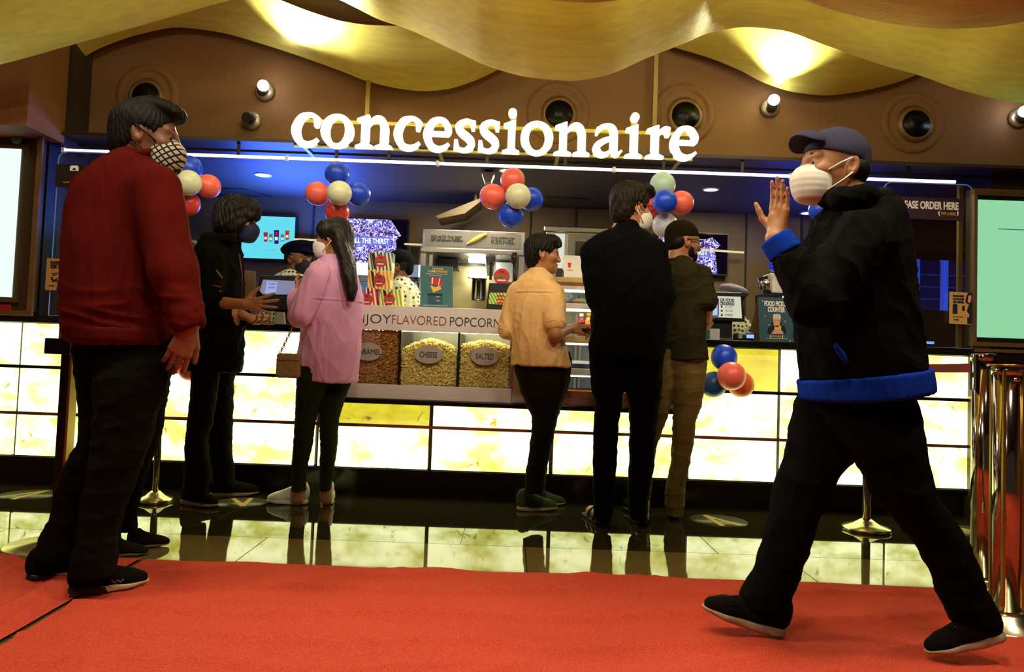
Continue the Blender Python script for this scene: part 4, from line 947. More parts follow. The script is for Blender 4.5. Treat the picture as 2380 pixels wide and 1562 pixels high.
lamp('blue_uplight', 'AREA', (-2.75, 5.6, 1.1), (-2.8, 6.1, 1.6), 4, (.03, .10, 1), .5)
# ceiling fittings in the kitchen
t = thing('ceiling_speaker', 'small grey wedge speaker hanging left of the third balloon cluster', 'speaker', P(1133, 412, 4.95))
S = [P(1119, 401, 4.95), P(1150, 402, 4.95), P(1141, 424, 4.95), P(1127, 425, 4.95)]
MB().prism([(p.x, p.z) for p in S[::-1]], 4.93, 5.02).build('housing', M('speaker_grey', (150, 146, 132), .5), t); MB().box(S[0].x + .03, S[1].x - .03, 4.96, 4.98, S[0].z, zkc).build('bracket', DARKMETAL, t)
S = [P(1020, 516, 5.85), P(1119, 476, 5.85), P(1119, 484, 5.85), P(1085, 510, 5.85), P(1025, 522, 5.85)]
tag(MB().prism([(p.x, p.z) for p in S[::-1]], 5.6, 5.9).box(S[1].x - .05, S[1].x - .03, 5.7, 5.72, S[1].z - .02, zkc).build('air_duct', M('duct_metal', (74, 60, 32), .5, .2)), 'slanted sheet metal duct above the popcorn machine', 'duct')

# ------------------------------------------------------------------ tills, card reader, pickup sign
def till(label, pts, scr, Y, base_px, parts_mat, rect=None):
    (a, b_, c, d) = [P(px, py, Y) for px, py in pts]
    t = thing('till_monitor', label, 'till monitor', (P(*base_px, Y).x, Y, ZT))
    MB().prism([(p.x, p.z) for p in (a, b_, c, d)], Y, Y + .05).build('case', BLACKPL, t, bevel=.008)
    MB().prism([(P(px, py, Y).x, P(px, py, Y).z) for px, py in scr], Y - .004, Y).build('screen', parts_mat, t)
    x = P(*base_px, Y).x; MB().box(x - .07, x + .07, Y + .03, Y + .12, ZT, a.z + .03).build('stand', BLACKPL, t, bevel=.006); MB().box(x - .12, x + .12, Y - .02, Y + .18, ZT, ZT + .02).build('base', BLACKPL, t, bevel=.006)
    return t
BLUEI = M('blue_ink', (36, 60, 170), .5)
t = till('black till monitor between the black jacket person and the pink shirt woman', [(588, 722), (733, 724), (733, 641), (604, 639)], [(604, 676), (611, 684), (728, 685), (728, 655), (612, 650)], 4.72, (660, 750), EM('till_grey', (150, 150, 186), .75))
o = ppoly(t, [(616, 682), (642, 683), (645, 656), (621, 653.5)], 4.72, EM('till_card', (170, 180, 235), .9), 'notice', dy=.006); ptx(o, 'SCAN', 633, 660, 4.5, 17, BLUEI, 4.72 - .006); ptx(o, '&', 632.5, 664.5, 2.6, None, BLUEI, 4.72 - .006); ptx(o, 'ORDER', 631, 668.4, 3.6, 17, BLUEI, 4.72 - .006)
t = till('black till monitor with a lit food ordering page right of the capped man', [(1632, 745), (1732, 748), (1726, 680), (1630, 677)], [(1636, 736), (1724, 740), (1721, 690), (1636, 687)], 4.72, (1680, 778), EM('till_page', (214, 214, 190), .95))
o = ppoly(t, [(1637, 734), (1668, 735), (1668, 692), (1637, 691)], 4.72, EM('till_phone', (185, 205, 235), .95), 'notice', dy=.006)
ppoly(t, [(1636, 695.5), (1669, 696.5), (1669, 693.5), (1636, 692.5)], 4.72, BLUEI, 'phone_outline', dy=.0075); ppoly(t, [(1667, 733), (1670, 733), (1670, 694), (1667, 694)], 4.72, BLUEI, 'phone_outline', dy=.0075); ppoly(t, [(1640, 735.5), (1669, 736.5), (1669, 733.5), (1640, 732.5)], 4.72, BLUEI, 'phone_outline', dy=.0075)
ptx(o, 'SCAN', 1655, 703, 6, 22, BLUEI, 4.71); ptx(o, '&', 1655, 708.5, 4, None, BLUEI, 4.71); ptx(o, 'ORDER', 1655, 714, 5, 22, BLUEI, 4.71)
NAVY = M('navy_ink', (24, 22, 50), .6)
ptx(t, 'QR FOOD', 1690, 698, 7.5, 33, NAVY, 4.71, bold=.05); ptx(t, 'ORDERING', 1690, 706, 6.5, 34, NAVY, 4.71, bold=.05)
for yy, s1, s2 in ((711, 'SCAN THE', 'QR CODE'), (721, 'SELECT YOUR', 'FOOD ITEMS'), (731, 'MAKE PAYMENT AND', 'GET YOUR ORDER')): ptx(t, s1, 1694, yy, 2, 18, NAVY, 4.71); ptx(t, s2, 1694, yy + 3, 2, 18, NAVY, 4.71); ppoly(t, [(1675, yy + 4), (1679, yy + 4), (1679, yy - 1), (1675, yy - 1)], 4.72, NAVY, 'icon', dy=.006)
t = thing('card_reader', 'black card reader with a lit display beside the food pickup sign', 'card reader', P(1727, 795, 4.58) )
c = P(1727, 794, 4.58); c.z = ZT
S = SDF().box((c.x, 4.58, ZT + .026), (.055, .045, .024), rad=.016).box((c.x + .035, 4.56, ZT + .036), (.03, .03, .018), rad=.012)
S.build('case', BLACKPL, t, res=.004); MB().box(c.x + .005, c.x + .05, 4.523, 4.529, ZT + .018, ZT + .04).build('display', EM('reader_glow', (150, 190, 255), 1.2), t); MB().box(c.x - .045, c.x - .02, 4.530, 4.538, ZT + .015, ZT + .04).build('keypad', M('key_grey', (150, 150, 120), .5), t)
tag(MB().box(wx(1651, 780, 4.55), wx(1673, 780, 4.55), 4.55, 4.62, ZT, P(1660, 764, 4.55).z).build('napkin_box', M('napkin_white', (200, 196, 190), .6), bevel=.002), 'white napkin box under the right till monitor', 'box')
tag(MB().box(wx(1636, 780, 4.57), wx(1648, 780, 4.57), 4.57, 4.63, ZT, P(1640, 766, 4.57).z).build('drink_carton', M('carton_teal', (50, 120, 130), .5, rgb2=(20, 40, 80), nscale=40), bevel=.002), 'small teal drink carton beside the white napkin box', 'carton')
tag(MB().prism([(wx(637, 750, 4.6), ZT), (wx(662, 750, 4.6), ZT), (wx(658, 750, 4.6), ZT + .08), (wx(641, 750, 4.6), ZT + .08)], 4.6, 4.63).build('receipt_pad', M('pad_grey', (150, 142, 116), .6), bevel=.002), 'pale receipt block under the left till monitor', 'receipt block')
tag(MB().prism([(P(x, y, 4.6).x, max(P(x, y, 4.6).z, ZT)) for x, y in ((563, 752), (590, 753), (593, 630), (566, 627))], 4.6, 4.612).build('notice_board', M('notice_brown', (92, 66, 34), .6)), 'brown notice card standing behind the hands of the black jacket person', 'notice')
# food pickup tent sign
Yg = 4.52
t = thing('pickup_sign', 'teal tent sign reading food pickup counter on the right worktop', 'sign', (wx(1805, 797, Yg), Yg, ZT))
A = [P(1765, 796, Yg), P(1845, 799, Yg), P(1841, 693, Yg), P(1763, 690, Yg)]; A[0].z = A[1].z = ZT + .001
MB().prism([(p.x, p.z) for p in A], Yg, Yg + .006).build('front_board', M('sign_teal', (44, 82, 94), .6), t)
bz = A[3].z; MB().add([(A[3].x, Yg + .006, bz), (A[2].x, Yg + .006, bz), (A[1].x - .02, Yg + .14, ZT), (A[0].x - .03, Yg + .14, ZT), (A[3].x, Yg + .012, bz), (A[2].x, Yg + .012, bz), (A[1].x - .02, Yg + .146, ZT), (A[0].x - .03, Yg + .146, ZT)], [(0, 1, 2, 3), (7, 6, 5, 4), (0, 4, 5, 1), (1, 5, 6, 2), (2, 6, 7, 3), (3, 7, 4, 0)]).build('back_board', M('sign_kraft', (110, 78, 40), .7), t)
ptx(t, 'FOOD PICKUP', 1803.5, 706, 11, 55, WHITEINK, Yg, bold=.06); ptx(t, 'COUNTER', 1804, 719.5, 11, 40, WHITEINK, Yg, bold=.06)
PINKS = M('print_skin', (214, 150, 140), .6); LIL = M('print_lilac', (205, 196, 214), .6)
ppoly(t, [(1791, 753), (1797, 745), (1812, 745), (1818, 753), (1813, 757), (1796, 757)], Yg, INK, 'hair_print')
ppoly(t, [(1798, 756), (1803, 760), (1808, 760), (1812, 755), (1814, 740), (1796, 740)], Yg, PINKS, 'face_print', dy=.003); ppoly(t, [(1797, 742), (1814, 742), (1814, 733), (1811, 730), (1799, 730), (1796, 733)], Yg, LIL, 'cap_print', dy=.004); ppoly(t, [(1797, 744), (1814, 744), (1814, 739), (1797, 739)], Yg, YEL, 'cap_band', dy=.005)
ppoly(t, [(1783, 775), (1827, 776), (1826, 762), (1822, 757), (1789, 757), (1785, 762)], Yg, INK, 'body_print'); ppoly(t, [(1799, 776), (1815, 776), (1815, 757), (1800, 757)], Yg, YEL, 'apron_print', dy=.003); ppoly(t, [(1792, 776), (1822, 776), (1815, 766), (1799, 766)], Yg, PINKS, 'arm_print', dy=.0035)
ptx(t, 'PVR CARES', 1805, 782, 4, 20, YEL, Yg); ppoly(t, [(1782, 787.2), (1832, 788.2), (1832, 787.2), (1782, 786.2)], Yg, YEL, 'rule')
for x, y in ((1778, 735), (1825, 747), (1833, 697), (1772, 700), (1788, 755), (1836, 792)): ppoly(t, [(x - 1.5, y), (x, y + 1.5), (x + 1.5, y), (x, y - 1.5)], Yg, WHITEINK, 'sparkle')
for sx in (-1, 1): ppoly(t, [(1805 + sx * 13, 778), (1805 + sx * 15, 780), (1805 + sx * 15, 784), (1805 + sx * 12, 786), (1805 + sx * 13, 783)][::sx], Yg, WHITEINK, 'hand_print')
# white and blue drink tap behind the pickup sign
Yt = 4.85
def tp(x, y, dy=0): p = P(x, y, Yt); return np.array((p.x, Yt + dy, p.z))
t = thing('drink_tap', 'white and blue drink dispenser head behind the food pickup sign', 'drink dispenser', Vector(tp(1810, 790)))
t.location.z = ZT
S = SDF()
pr = [(1797, 681), (1860, 684), (1846, 672), (1832, 652), (1822, 637), (1789, 634), (1797, 650)]
MB().prism([(P(x, y, Yt).x, P(x, y, Yt).z) for x, y in pr], Yt, Yt + .16).build('head_cover', WHITEP, t, bevel=.012)
MB().tube([tp(1786, 640, .08), tp(1792, 660, .08), tp(1797, 680, .08)], [.045, .05, .045], 20).build('chrome_band', CHROME, t)
SDF().ell(tp(1846, 668, -.002), (.034, .012, .016), ax=[unit((1, 0, -.45)), (0, 1, 0), unit((.45, 0, 1))]).build('blue_lens', M('lens_blue', (20, 40, 220), .15, emit=(20, 50, 255), es=.5), t, res=.003)
SDF().cone(tp(1801, 610, .06), tp(1803, 620, .06), .018, .017).cone(tp(1803, 620, .06), tp(1812, 628, .05), .016, .013).build('tap_handle', M('handle_blue', (24, 44, 210), .2, emit=(20, 40, 255), es=.25), t, res=.003)
MB().tube([tp(1809, 630, .05), tp(1811, 645, .02), tp(1812, 650, -.005)], [.008, .011, .01], 12).build('tap_spout', M('tap_gold', (190, 140, 50), .25, .8), t)
MB().box(wx(1772, 700, Yt), wx(1850, 700, Yt), Yt, Yt + .15, ZT, P(1810, 683, Yt).z).build('tower', BLACKPL, t, bevel=.006)
for i in range(5): MB().ball(tp(1820 + i * 6.2, 690, -.003), .006, 10, 8).build('indicator', EM('indicator', (235, 240, 255), 2.5), t)

# drink fountain behind the left glass
t = thing('soda_fountain', 'soda fountain with a round badge above the shoulder of the black jacket person', 'drink dispenser', (wx(446, 700, 4.8), 4.8, ZT))
c = P(449, 571, 4.8); MB().lathe([(0, -.012), (.036, -.012), (.038, 0), (0, 0)], c, 32, 'y').build('badge', M('badge_tan', (150, 132, 84), .5), t); MB().prism([(c.x + .02 * math.cos(a), c.z + .02 * math.sin(a)) for a in np.linspace(0, 2 * PI, 8, endpoint=False)], 4.785, 4.789).build('badge_mark', M('mark_maroon', (90, 30, 24), .6), t)
MB().box(wx(428, 600, 4.8), wx(464, 600, 4.8), 4.8, 4.95, ZT, P(446, 584, 4.8).z).build('case', M('fountain_case', (120, 106, 66), .5), t, bevel=.004)
for ya, yb, m in ((586, 602, M('badge_pale', (190, 180, 120), .5)), (606, 622, M('badge_buff', (170, 140, 84), .5))): MB().box(wx(431, ya, 4.8), wx(462, ya, 4.8), 4.794, 4.80, P(446, yb, 4.8).z, P(446, ya, 4.8).z).build('valve_plate', m, t)
ptx(t, 'pepsi', 440, 616, 7, 20, INK, 4.79)
ppoly(t, [(442, 600), (445, 600), (444, 588), (439, 588)], 4.79, INK, 'spout_print'); ppoly(t, [(446, 600), (449, 600), (452, 588), (448, 588)], 4.79, INK, 'spout_print')

# left pane bottles; an added glowing box imitates the right pane's blue reflection
for i in range(6):
    p = P(108 + i * 9, 690, 5.6); p.z = .981
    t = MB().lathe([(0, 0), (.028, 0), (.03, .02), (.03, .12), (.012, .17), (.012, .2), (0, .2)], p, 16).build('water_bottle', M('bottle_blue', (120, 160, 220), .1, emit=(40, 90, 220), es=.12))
    tag(t, 'small blue water bottle on the back counter behind the left pane', 'bottle', 'water bottles behind the left pane')
fr = thing('blue_reflection', 'glowing blue box standing in for a reflection in the right end pane', 'reflection', (wx(2190, 700, 5.7), 5.7, .985))
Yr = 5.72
MB().box(wx(2115, 650, Yr), wx(2330, 650, Yr), Yr, 6.1, .985, P(2190, 585, Yr).z).build('case', M('reflection_case', (24, 26, 40), .4), fr)
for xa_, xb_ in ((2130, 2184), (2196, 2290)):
    o = MB().box(wx(xa_, 650, Yr), wx(xb_, 650, Yr), Yr - .02, Yr, P(2190, 722, Yr).z + .0, P(2190, 608, Yr).z).build('reflection_pane', M('reflection_blue', (14, 20, 70), .1, emit=(18, 36, 150), es=.10, noise=.8, nscale=9), fr)  # emission carries the reflected blue
    MB().box(wx(xa_, 650, Yr) - .015, wx(xa_, 650, Yr) + .01, Yr - .03, Yr, P(2190, 722, Yr).z, P(2190, 606, Yr).z).build('reflection_bar', M('reflection_frame', (70, 100, 220), .3, emit=(60, 96, 245), es=.5), fr)
for px in (2186, 2288): MB().box(wx(px, 650, Yr) - .012, wx(px, 650, Yr) + .006, Yr - .03, Yr, P(2190, 722, Yr).z, P(2190, 606, Yr).z).build('reflection_bar', MATS['reflection_frame'], fr)
for py in (640, 668, 696): MB().box(wx(2132, 650, Yr), wx(2288, 650, Yr), Yr - .024, Yr - .018, P(2190, py + 1.6, Yr).z, P(2190, py, Yr).z).build('reflection_line', M('reflection_line_blue', (60, 90, 190), .3, emit=(50, 80, 220), es=.25), fr)
# ------------------------------------------------------------------ end panes with notices
def pane(label, x0, x1, yt, yb, Y, pyx):
    a = P(x0, yb, Y); c = P(x1, yt, Y); r = .05
    t = thing('sneeze_pane', label, 'glass pane', ((a.x + c.x) / 2, Y, ZT), 'clear panes at the ends of the counter')
    X0_, X1_, Z0, Z1 = a.x, c.x, ZT, c.z
    pts = [(X0_, Z0), (X1_, Z0)] + [(X1_ - r + r * math.cos(q), Z1 - r + r * math.sin(q)) for q in np.linspace(0, PI / 2, 8)] + [(X0_ + r + r * math.cos(q), Z1 - r + r * math.sin(q)) for q in np.linspace(PI / 2, PI, 8)]
    MB().prism(pts, Y, Y + .006).build('glass_sheet', GLASS('pane_glass', (238, 244, 246), .09), t)
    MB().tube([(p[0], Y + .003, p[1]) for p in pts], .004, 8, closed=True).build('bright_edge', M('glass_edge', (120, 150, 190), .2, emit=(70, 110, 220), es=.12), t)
    return t
PURP = M('sign_purple', (52, 26, 44), .5); OR = M('zigzag_yellow', (220, 170, 70), .6)
pl = pane('clear pane left of the maroon sweater man with an order notice', 112, 420, 362, 735, 4.46, 250)
b = board('order_sign', 'dark sign with an order here notice behind the maroon sweater man', 'sign', [(128, 432), (420, 440), (420, 389), (131, 381)], 4.44, M('sign_brown', (30, 16, 9), .5), .012, 'order here signs')
ptx(b, 'PLEASE ORDER HERE', 262, 405.5, 17, 130, WHITEINK, 4.44, bold=.05)
def pz(x, y, Y=4.44): p = P(x, y, Y); return (p.x, p.z)
ppoly(b, [(163, 397), (183, 397.5), (183, 388), (180, 385), (166, 385), (163, 388)], 4.44, WHITEINK, 'icon'); ppoly(b, [(169, 395.5), (177, 395.5), (176, 392), (173, 390.5), (170, 392)], 4.44, INK, 'icon_slot', dy=.0035)
zz = [P(147 + i * 3.6, 423.5 + (1.8 if i % 2 else -1.8) + i * .1, 4.43) for i in range(14)]
MB().tube(zz, .0022, 6).build('zigzag', OR, b)
TAN = M('poster_tan', (168, 118, 62), .7)
b = board('notice_poster', 'tan poster about paperless ordering on the left pane', 'poster', [(104, 674), (170, 677), (171, 603), (109, 600)], 4.44, TAN, .006, 'tan notices on the panes')
ptx(b, 'PAPERLESS', 136, 611.5, 8, 36, INK, 4.44, bold=.06); ptx(b, 'RISK FREE.', 136, 620, 8, 36, INK, 4.44, bold=.06); ptx(b, 'Go paperless', 128, 635, 3, 16, INK, 4.44); ptx(b, 'with us', 127, 639, 3, 10, INK, 4.44); ptx(b, 'PVR CARES', 120, 664, 3, 12, INK, 4.44)
ppoly(b, [(131, 676), (153, 677), (156, 648), (150, 641), (141, 640), (134, 646)], 4.44, INK, 'figure_print'); ppoly(b, [(119, 650), (123, 656), (133, 654), (132, 646), (126, 651), (122, 643), (119, 643)], 4.44, INK, 'arm_print'); ppoly(b, [(139, 637), (143, 642), (148, 640), (149, 630), (140, 629)], 4.44, M('print_tan', (196, 130, 90), .6), 'face_print', dy=.003); ppoly(b, [(139, 632), (149, 634), (150, 630), (146, 627), (139, 628)], 4.44, INK, 'hair_print', dy=.0042)
for i in range(5): ppoly(b, [(133, 650 + i * 4.6), (152, 651 + i * 4.6), (152, 649.6 + i * 4.6), (133, 648.6 + i * 4.6)], 4.44, TAN, 'stripe_print', dy=.0035)
pr_ = pane('clear pane behind the walking man at the right end of the counter', 2050, 2262, 430, 800, 4.46, 2150)
b = board('order_sign', 'purple sign reading please order here beside the walking man', 'sign', [(2040, 505), (2240, 514), (2242, 462), (2040, 455)], 4.44, PURP, .012, 'order here signs')
ptx(b, 'PLEASE ORDER HERE', 2157, 477, 17, 142, WHITEINK, 4.44, bold=.05); ptx(b, 'PVR CARES', 2204, 497, 7, 34, OR, 4.44)
for sx in (-1, 1): ppoly(b, [(2204 + sx * 20, 490), (2204 + sx * 24, 493), (2204 + sx * 23, 500), (2204 + sx * 19, 503), (2204 + sx * 21, 498)][::sx], 4.44, WHITEINK, 'hand_print')
b = board('notice_poster', 'tan poster about cashless payment low on the right pane', 'poster', [(2207, 752), (2259, 755), (2260, 681), (2208, 678)], 4.44, M('poster_tan2', (196, 154, 84), .7), .006, 'tan notices on the panes')
for i, s_ in enumerate(('WE ARE GOING', 'CONTACTLESS', 'AND CASHLESS.')): ptx(b, s_, 2227, 688 + i * 7, 4.6, 26, INK, 4.44, bold=.06)
ppoly(b, [(2214, 729), (2225, 729.5), (2225, 709), (2222, 706), (2217, 706), (2214, 709)], 4.44, INK, 'device_print'); ppoly(b, [(2236, 722), (2242, 722), (2242, 711), (2236, 711)], 4.44, INK, 'phone_print'); ptx(b, 'Scan, tap and pay', 2226, 736, 2.2, 24, INK, 4.44); ptx(b, 'PVR CARES', 2222, 743, 2.6, 12, INK, 4.44)
ppoly(b, [(2243, 702), (2247, 706), (2259, 706), (2259, 680), (2250, 680), (2246, 688)], 4.44, INK, 'hair_print'); ppoly(b, [(2249, 703), (2254, 704), (2257, 694), (2256, 686), (2250, 688)], 4.44, PINKS, 'face_print', dy=.0032); ppoly(b, [(2248, 752), (2259, 753), (2259, 706), (2252, 706), (2247, 722)], 4.44, INK, 'figure_print', dy=.0028); ppoly(b, [(2242, 728), (2250, 740), (2252, 732), (2245, 722)], 4.44, PINKS, 'arm_print', dy=.0036)
bp = P(2232, 430, 4.5); bq = P(2236, 795, 4.5)
tag(MB().box(bp.x - .012, bp.x + .012, 4.49, 4.515, ZT, bp.z).build('pane_post', BRASS), 'brass post at the right end of the counter behind the purple sign', 'post')
t = thing('cash_drawer', 'black terminal with a curved bright edge under the right pane', 'terminal', (wx(2155, 780, 4.8), 4.8, ZT))
MB().box(wx(2120, 770, 4.8), wx(2175, 770, 4.8), 4.75, 4.95, ZT, P(2150, 752, 4.8).z).build('case', BLACKPL, t, bevel=.01); MB().box(wx(2140, 770, 4.8), wx(2160, 770, 4.8), 4.744, 4.75, P(2150, 800, 4.8).z, P(2150, 794, 4.8).z).build('display', EM('reader_glow', (150, 190, 255), 1.2), t)

# ------------------------------------------------------------------ lit display frames at both ends
WOODF = M('frame_wood', (96, 68, 34), .45, noise=.15, nscale=10)
t = thing('menu_display', 'white lit display in a bronze frame left of the counter', 'display screen', (P(0, 520, 4.35).x, 4.35, ZT + .02), 'lit display frames beside the counter')
def z_at(py, px, Y): return P(px, py, Y).z
Yq = 4.36; xl, xr_ = P(-140, 500, Yq).x, P(86, 520, Yq).x; z0, z1 = P(40, 733, Yq).z, P(40, 297, Yq).z; xs_ = P(31, 520, Yq).x
zs0, zs1 = P(20, 690, Yq).z, P(20, 343, Yq).z
MB().box(xl, xr_, Yq, Yq + .02, z1 - .03, z1).box(xl, xr_, Yq, Yq + .02, z0, z0 + .03).box(xr_ - .03, xr_, Yq, Yq + .02, z0 + .03, z1 - .03).build('outer_frame', WOODF, t)
MB().box(xl, xr_ - .03, Yq + .06, Yq + .09, z0 + .03, z1 - .03).build('back_board', M('frame_back', (58, 40, 20), .35), t)
MB().box(xl, xs_ + .025, Yq + .03, Yq + .06, zs0 - .03, zs1 + .03).build('bezel', M('bezel_bronze', (66, 54, 26), .4), t); MB().box(xl, xs_, Yq + .022, Yq + .03, zs0, zs1).build('display', EM('display_white', (236, 255, 246), 1.05), t)
MB().box(xl, xs_ - .0, Yq + .025, Yq + .03, zs0 - .1, zs0 - .045).build('red_strip', M('strip_red', (150, 20, 24), .4), t)
c = P(30, 318, Yq); MB().ball((c.x, Yq + .035, c.z), .035, 20, 12, (1, .5, 1)).build('dome_camera', M('dome_green', (80, 130, 90), .2), t)
Yq = 4.42; t = thing('menu_display', 'pale green lit display in a steel frame right of the counter', 'display screen', (P(2330, 620, Yq).x, Yq, ZT + .02), 'lit display frames beside the counter')
xl, xr_ = P(2264, 620, Yq).x, P(2560, 620, Yq).x; z0, z1 = P(2330, 806, Yq).z, P(2330, 440, Yq).z; xs_ = P(2274, 620, Yq).x; zs0, zs1 = P(2330, 785, Yq).z, P(2330, 464, Yq).z
MB().box(xl, xr_, Yq, Yq + .05, z1 - .035, z1).build('top_frame', WOODF, t); MB().box(xl, xr_, Yq, Yq + .05, z0, z0 + .025).build('bottom_frame', WOODF, t); MB().box(xl, xl + .02, Yq, Yq + .05, z0 + .025, z1 - .035).build('side_frame', M('frame_steel', (130, 110, 80), .3, .6), t)
MB().box(xl + .02, xr_, Yq + .03, Yq + .05, z0 + .025, z1 - .035).build('bezel', BLACKPL, t); MB().box(xs_, xr_, Yq + .02, Yq + .03, zs0, zs1).build('display', EM('display_green', (146, 214, 166), 1.0), t); a = P(2324, 531, Yq); MB().box(a.x, xr_, Yq + .017, Yq + .02, a.z - .002, a.z + .002).build('display_rule', M('rule_teal', (40, 110, 100), .5), t)
# wall cabinet under the green display
t = thing('end_cabinet', 'dark end cabinet with a brown lower panel under the green display', 'cabinet', (P(2330, 1000, 4.45).x, 4.45, 0))
MB().box(P(2262, 900, 4.45).x, 5.09, 4.45, 4.60, P(2330, 925, 4.45).z, P(2330, 822, 4.45).z).build('upper_panel', M('cab_black', (10, 10, 8), .25), t)
MB().box(P(2262, 900, 4.45).x, 5.09, 4.45, 4.60, 0.0, P(2330, 932, 4.45).z).build('lower_panel', M('cab_brown', (84, 68, 38), .25, .3, noise=.15, nscale=3, stretch=(6, 1, .4)), t)
MB().box(P(2262, 900, 4.45).x, 5.09, 4.44, 4.60, P(2330, 932, 4.45).z, P(2330, 925, 4.45).z).build('brass_trim', BRASS, t)
MB().box(P(2262, 900, 4.45).x, 5.09, 4.43, 4.60, P(2330, 820, 4.45).z, P(2330, 812, 4.45).z).build('top_ledge', WOODF, t)

# ------------------------------------------------------------------ balloons
BC = {'blue': (24, 74, 214), 'red': (226, 66, 56), 'coral': (248, 112, 92), 'pale': (224, 230, 188), 'mint': (190, 224, 196), 'white': (206, 204, 212), 'teal': (24, 82, 140), 'orange': (232, 104, 48)}
def balloon(px, py, r, col, Y, label, group, knot):
    c = P(px, py, Y); R = r * Y / FPX
    m = M('balloon_' + col, BC[col], .36, spec=.5); m.node_tree.nodes['Principled BSDF'].inputs['Subsurface Weight'].default_value = .15; m.node_tree.nodes['Principled BSDF'].inputs['Subsurface Radius'].default_value = (.02, .02, .02)
    d = Vector(knot) - c; d = d.normalized() if d.length > 1e-6 else Vector((0, 1, 0))
    prof = [(R * math.sin(a) * (1 + .02 * math.cos(a)), -R * math.cos(a) * (1.0 if math.cos(a) < 0 else 1.06)) for a in np.linspace(0, PI, 20)]
    q = d.to_track_quat('Z', 'Y').to_matrix(); prof[0] = (0, prof[0][1]); n = 32
    # the pole of the lathe points away from the knot
    v = []; f = []
    for rr, h in prof:
        for k in range(n): v.append(c + q @ Vector((rr * math.cos(2 * PI * k / n), rr * math.sin(2 * PI * k / n), -h * -1)))
    for i in range(len(prof) - 1):
        for k in range(n): f.append((i * n + k, i * n + (k + 1) % n, (i + 1) * n + (k + 1) % n, (i + 1) * n + k))
    o = MB().add(v, f, True).build('balloon', m, None, c); tag(o, label, 'balloon', group)
    if 'single' in label: MB().tube([c + Vector((.01, .02, R * .9)), Vector((c.x + .02, 4.495, P(1904, 412.5, 4.495).z))], .002, 6).build('string', m, o)
    kk = MB().add([c + q @ Vector((.007 * math.cos(a) * s_, .007 * math.sin(a) * s_, R * 1.05 + h)) for s_, h in ((.5, 0), (.35, .006), (1.2, .014)) for a in np.linspace(0, 2 * PI, 10, endpoint=False)], [(i * 10 + k, i * 10 + (k + 1) % 10, (i + 1) * 10 + (k + 1) % 10, (i + 1) * 10 + k) for i in range(2) for k in range(10)], True).build('knot', m, o)
def cluster(gname, where, Y, items):
    cxp = sum(i[0] for i in items) / len(items); cyp = sum(i[1] for i in items) / len(items); k = P(cxp, cyp, Y)
    for px, py, r, col, dy, pos in items:
        balloon(px, py, r, col, Y + dy, f'{pos} balloon {where}', gname, k)
cluster('balloons beside the mask of the maroon sweater man', 'in the cluster beside the checked mask', 4.36, [(440, 393, 30, 'blue', .03, 'topmost blue'), (438, 425, 30, 'pale', -.09, 'pale green middle'), (483, 433, 28, 'coral', .03, 'coral right hand'.replace(' right hand', ' outer')), (438, 473, 27, 'red', .02, 'lowest red'), (408, 420, 26, 'blue', .05, 'half hidden blue')])
cluster('balloons over the pink shirt woman', 'in the cluster over the pink shirt woman', 4.36, [(784, 405, 29, 'blue', .03, 'topmost blue'), (739, 450, 28, 'coral', .03, 'coral'), (789, 449, 29, 'pale', -.09, 'pale green middle'), (832, 451, 28, 'blue', .03, 'lower blue'), (784, 493, 28, 'red', .03, 'lowest red')])
cluster('balloons under the middle of the sign', 'in the cluster under the letter s', 4.36, [(1192, 420, 29, 'coral', .03, 'topmost coral'), (1146, 457, 30, 'coral', .02, 'lower coral'), (1204, 456, 30, 'pale', -.09, 'pale middle'), (1234, 463, 28, 'blue', .05, 'blue outer'), (1189, 499, 30, 'blue', .0, 'lowest blue')])
cluster('balloons behind the tall black shirt man', 'in the cluster beside the red glasses', 4.36, [(1540, 431, 30, 'mint', .03, 'topmost mint'), (1545, 469, 29, 'blue', -.09, 'blue middle'), (1582, 472, 29, 'coral', .03, 'coral outer'), (1522, 478, 27, 'red', .05, 'half hidden red'), (1545, 522, 29, 'white', .03, 'lowest white')])
cluster('balloons in front of the right counter panels', 'in the cluster beside the khaki trousers', 4.40, [(1683, 832, 30, 'blue', .02, 'topmost blue'), (1700, 874, 33, 'coral', -.11, 'coral middle'), (1659, 893, 30, 'teal', .02, 'teal'), (1721, 893, 30, 'orange', .02, 'orange')])
cluster('balloons in front of the left counter panels', 'in the cluster behind the hand of the maroon sweater man', 4.40, [(396, 805, 28, 'blue', .02, 'topmost blue'), (385, 840, 30, 'white', -.08, 'white middle'), (402, 830, 24, 'orange', .03, 'half hidden orange'), (440, 858, 26, 'coral', .02, 'coral outer')])
balloon(1904, 488, 24, 'blue', 4.36, 'single blue balloon visible under the chin of the walking man', 'balloons behind the walking man', P(1920, 470, 4.4))

# ------------------------------------------------------------------ queue posts, belt, floor stickers
def post(label, px_base, py_base, Y, px_top, py_top, r_pole, r_base, mat, base_mat, head=False, flare=True):
    c = FL(px_base, py_base) if Y is None else P(px_base, py_base, Y); c.z = .0
    if Y is None and c.y < 3.03: c.z = .014
    top = P(px_top, py_top, c.y); h = top.z - c.z
    t = thing('queue_post', label, 'queue post', c, 'queue barrier posts')
    MB().lathe([(0, .0), (r_base, .0), (r_base, .012), (r_base * .97, .018), (r_base * .55, .034), (r_pole * 1.9, .052), (r_pole * 1.15, .062), (0, .062)], c, 56).build('base_disc', base_mat, t)
    MB().lathe([(0, .05), (r_pole, .05), (r_pole, h - .03), (0, h - .03)], c, 40).build('pole', mat, t)
    MB().lathe([(0, h - .03), (r_pole * 1.12, h - .03), (r_pole * 1.12, h - .004), (r_pole * .9, h), (0, h)], c, 40).build('top_cap', mat, t)
    return t, c, h
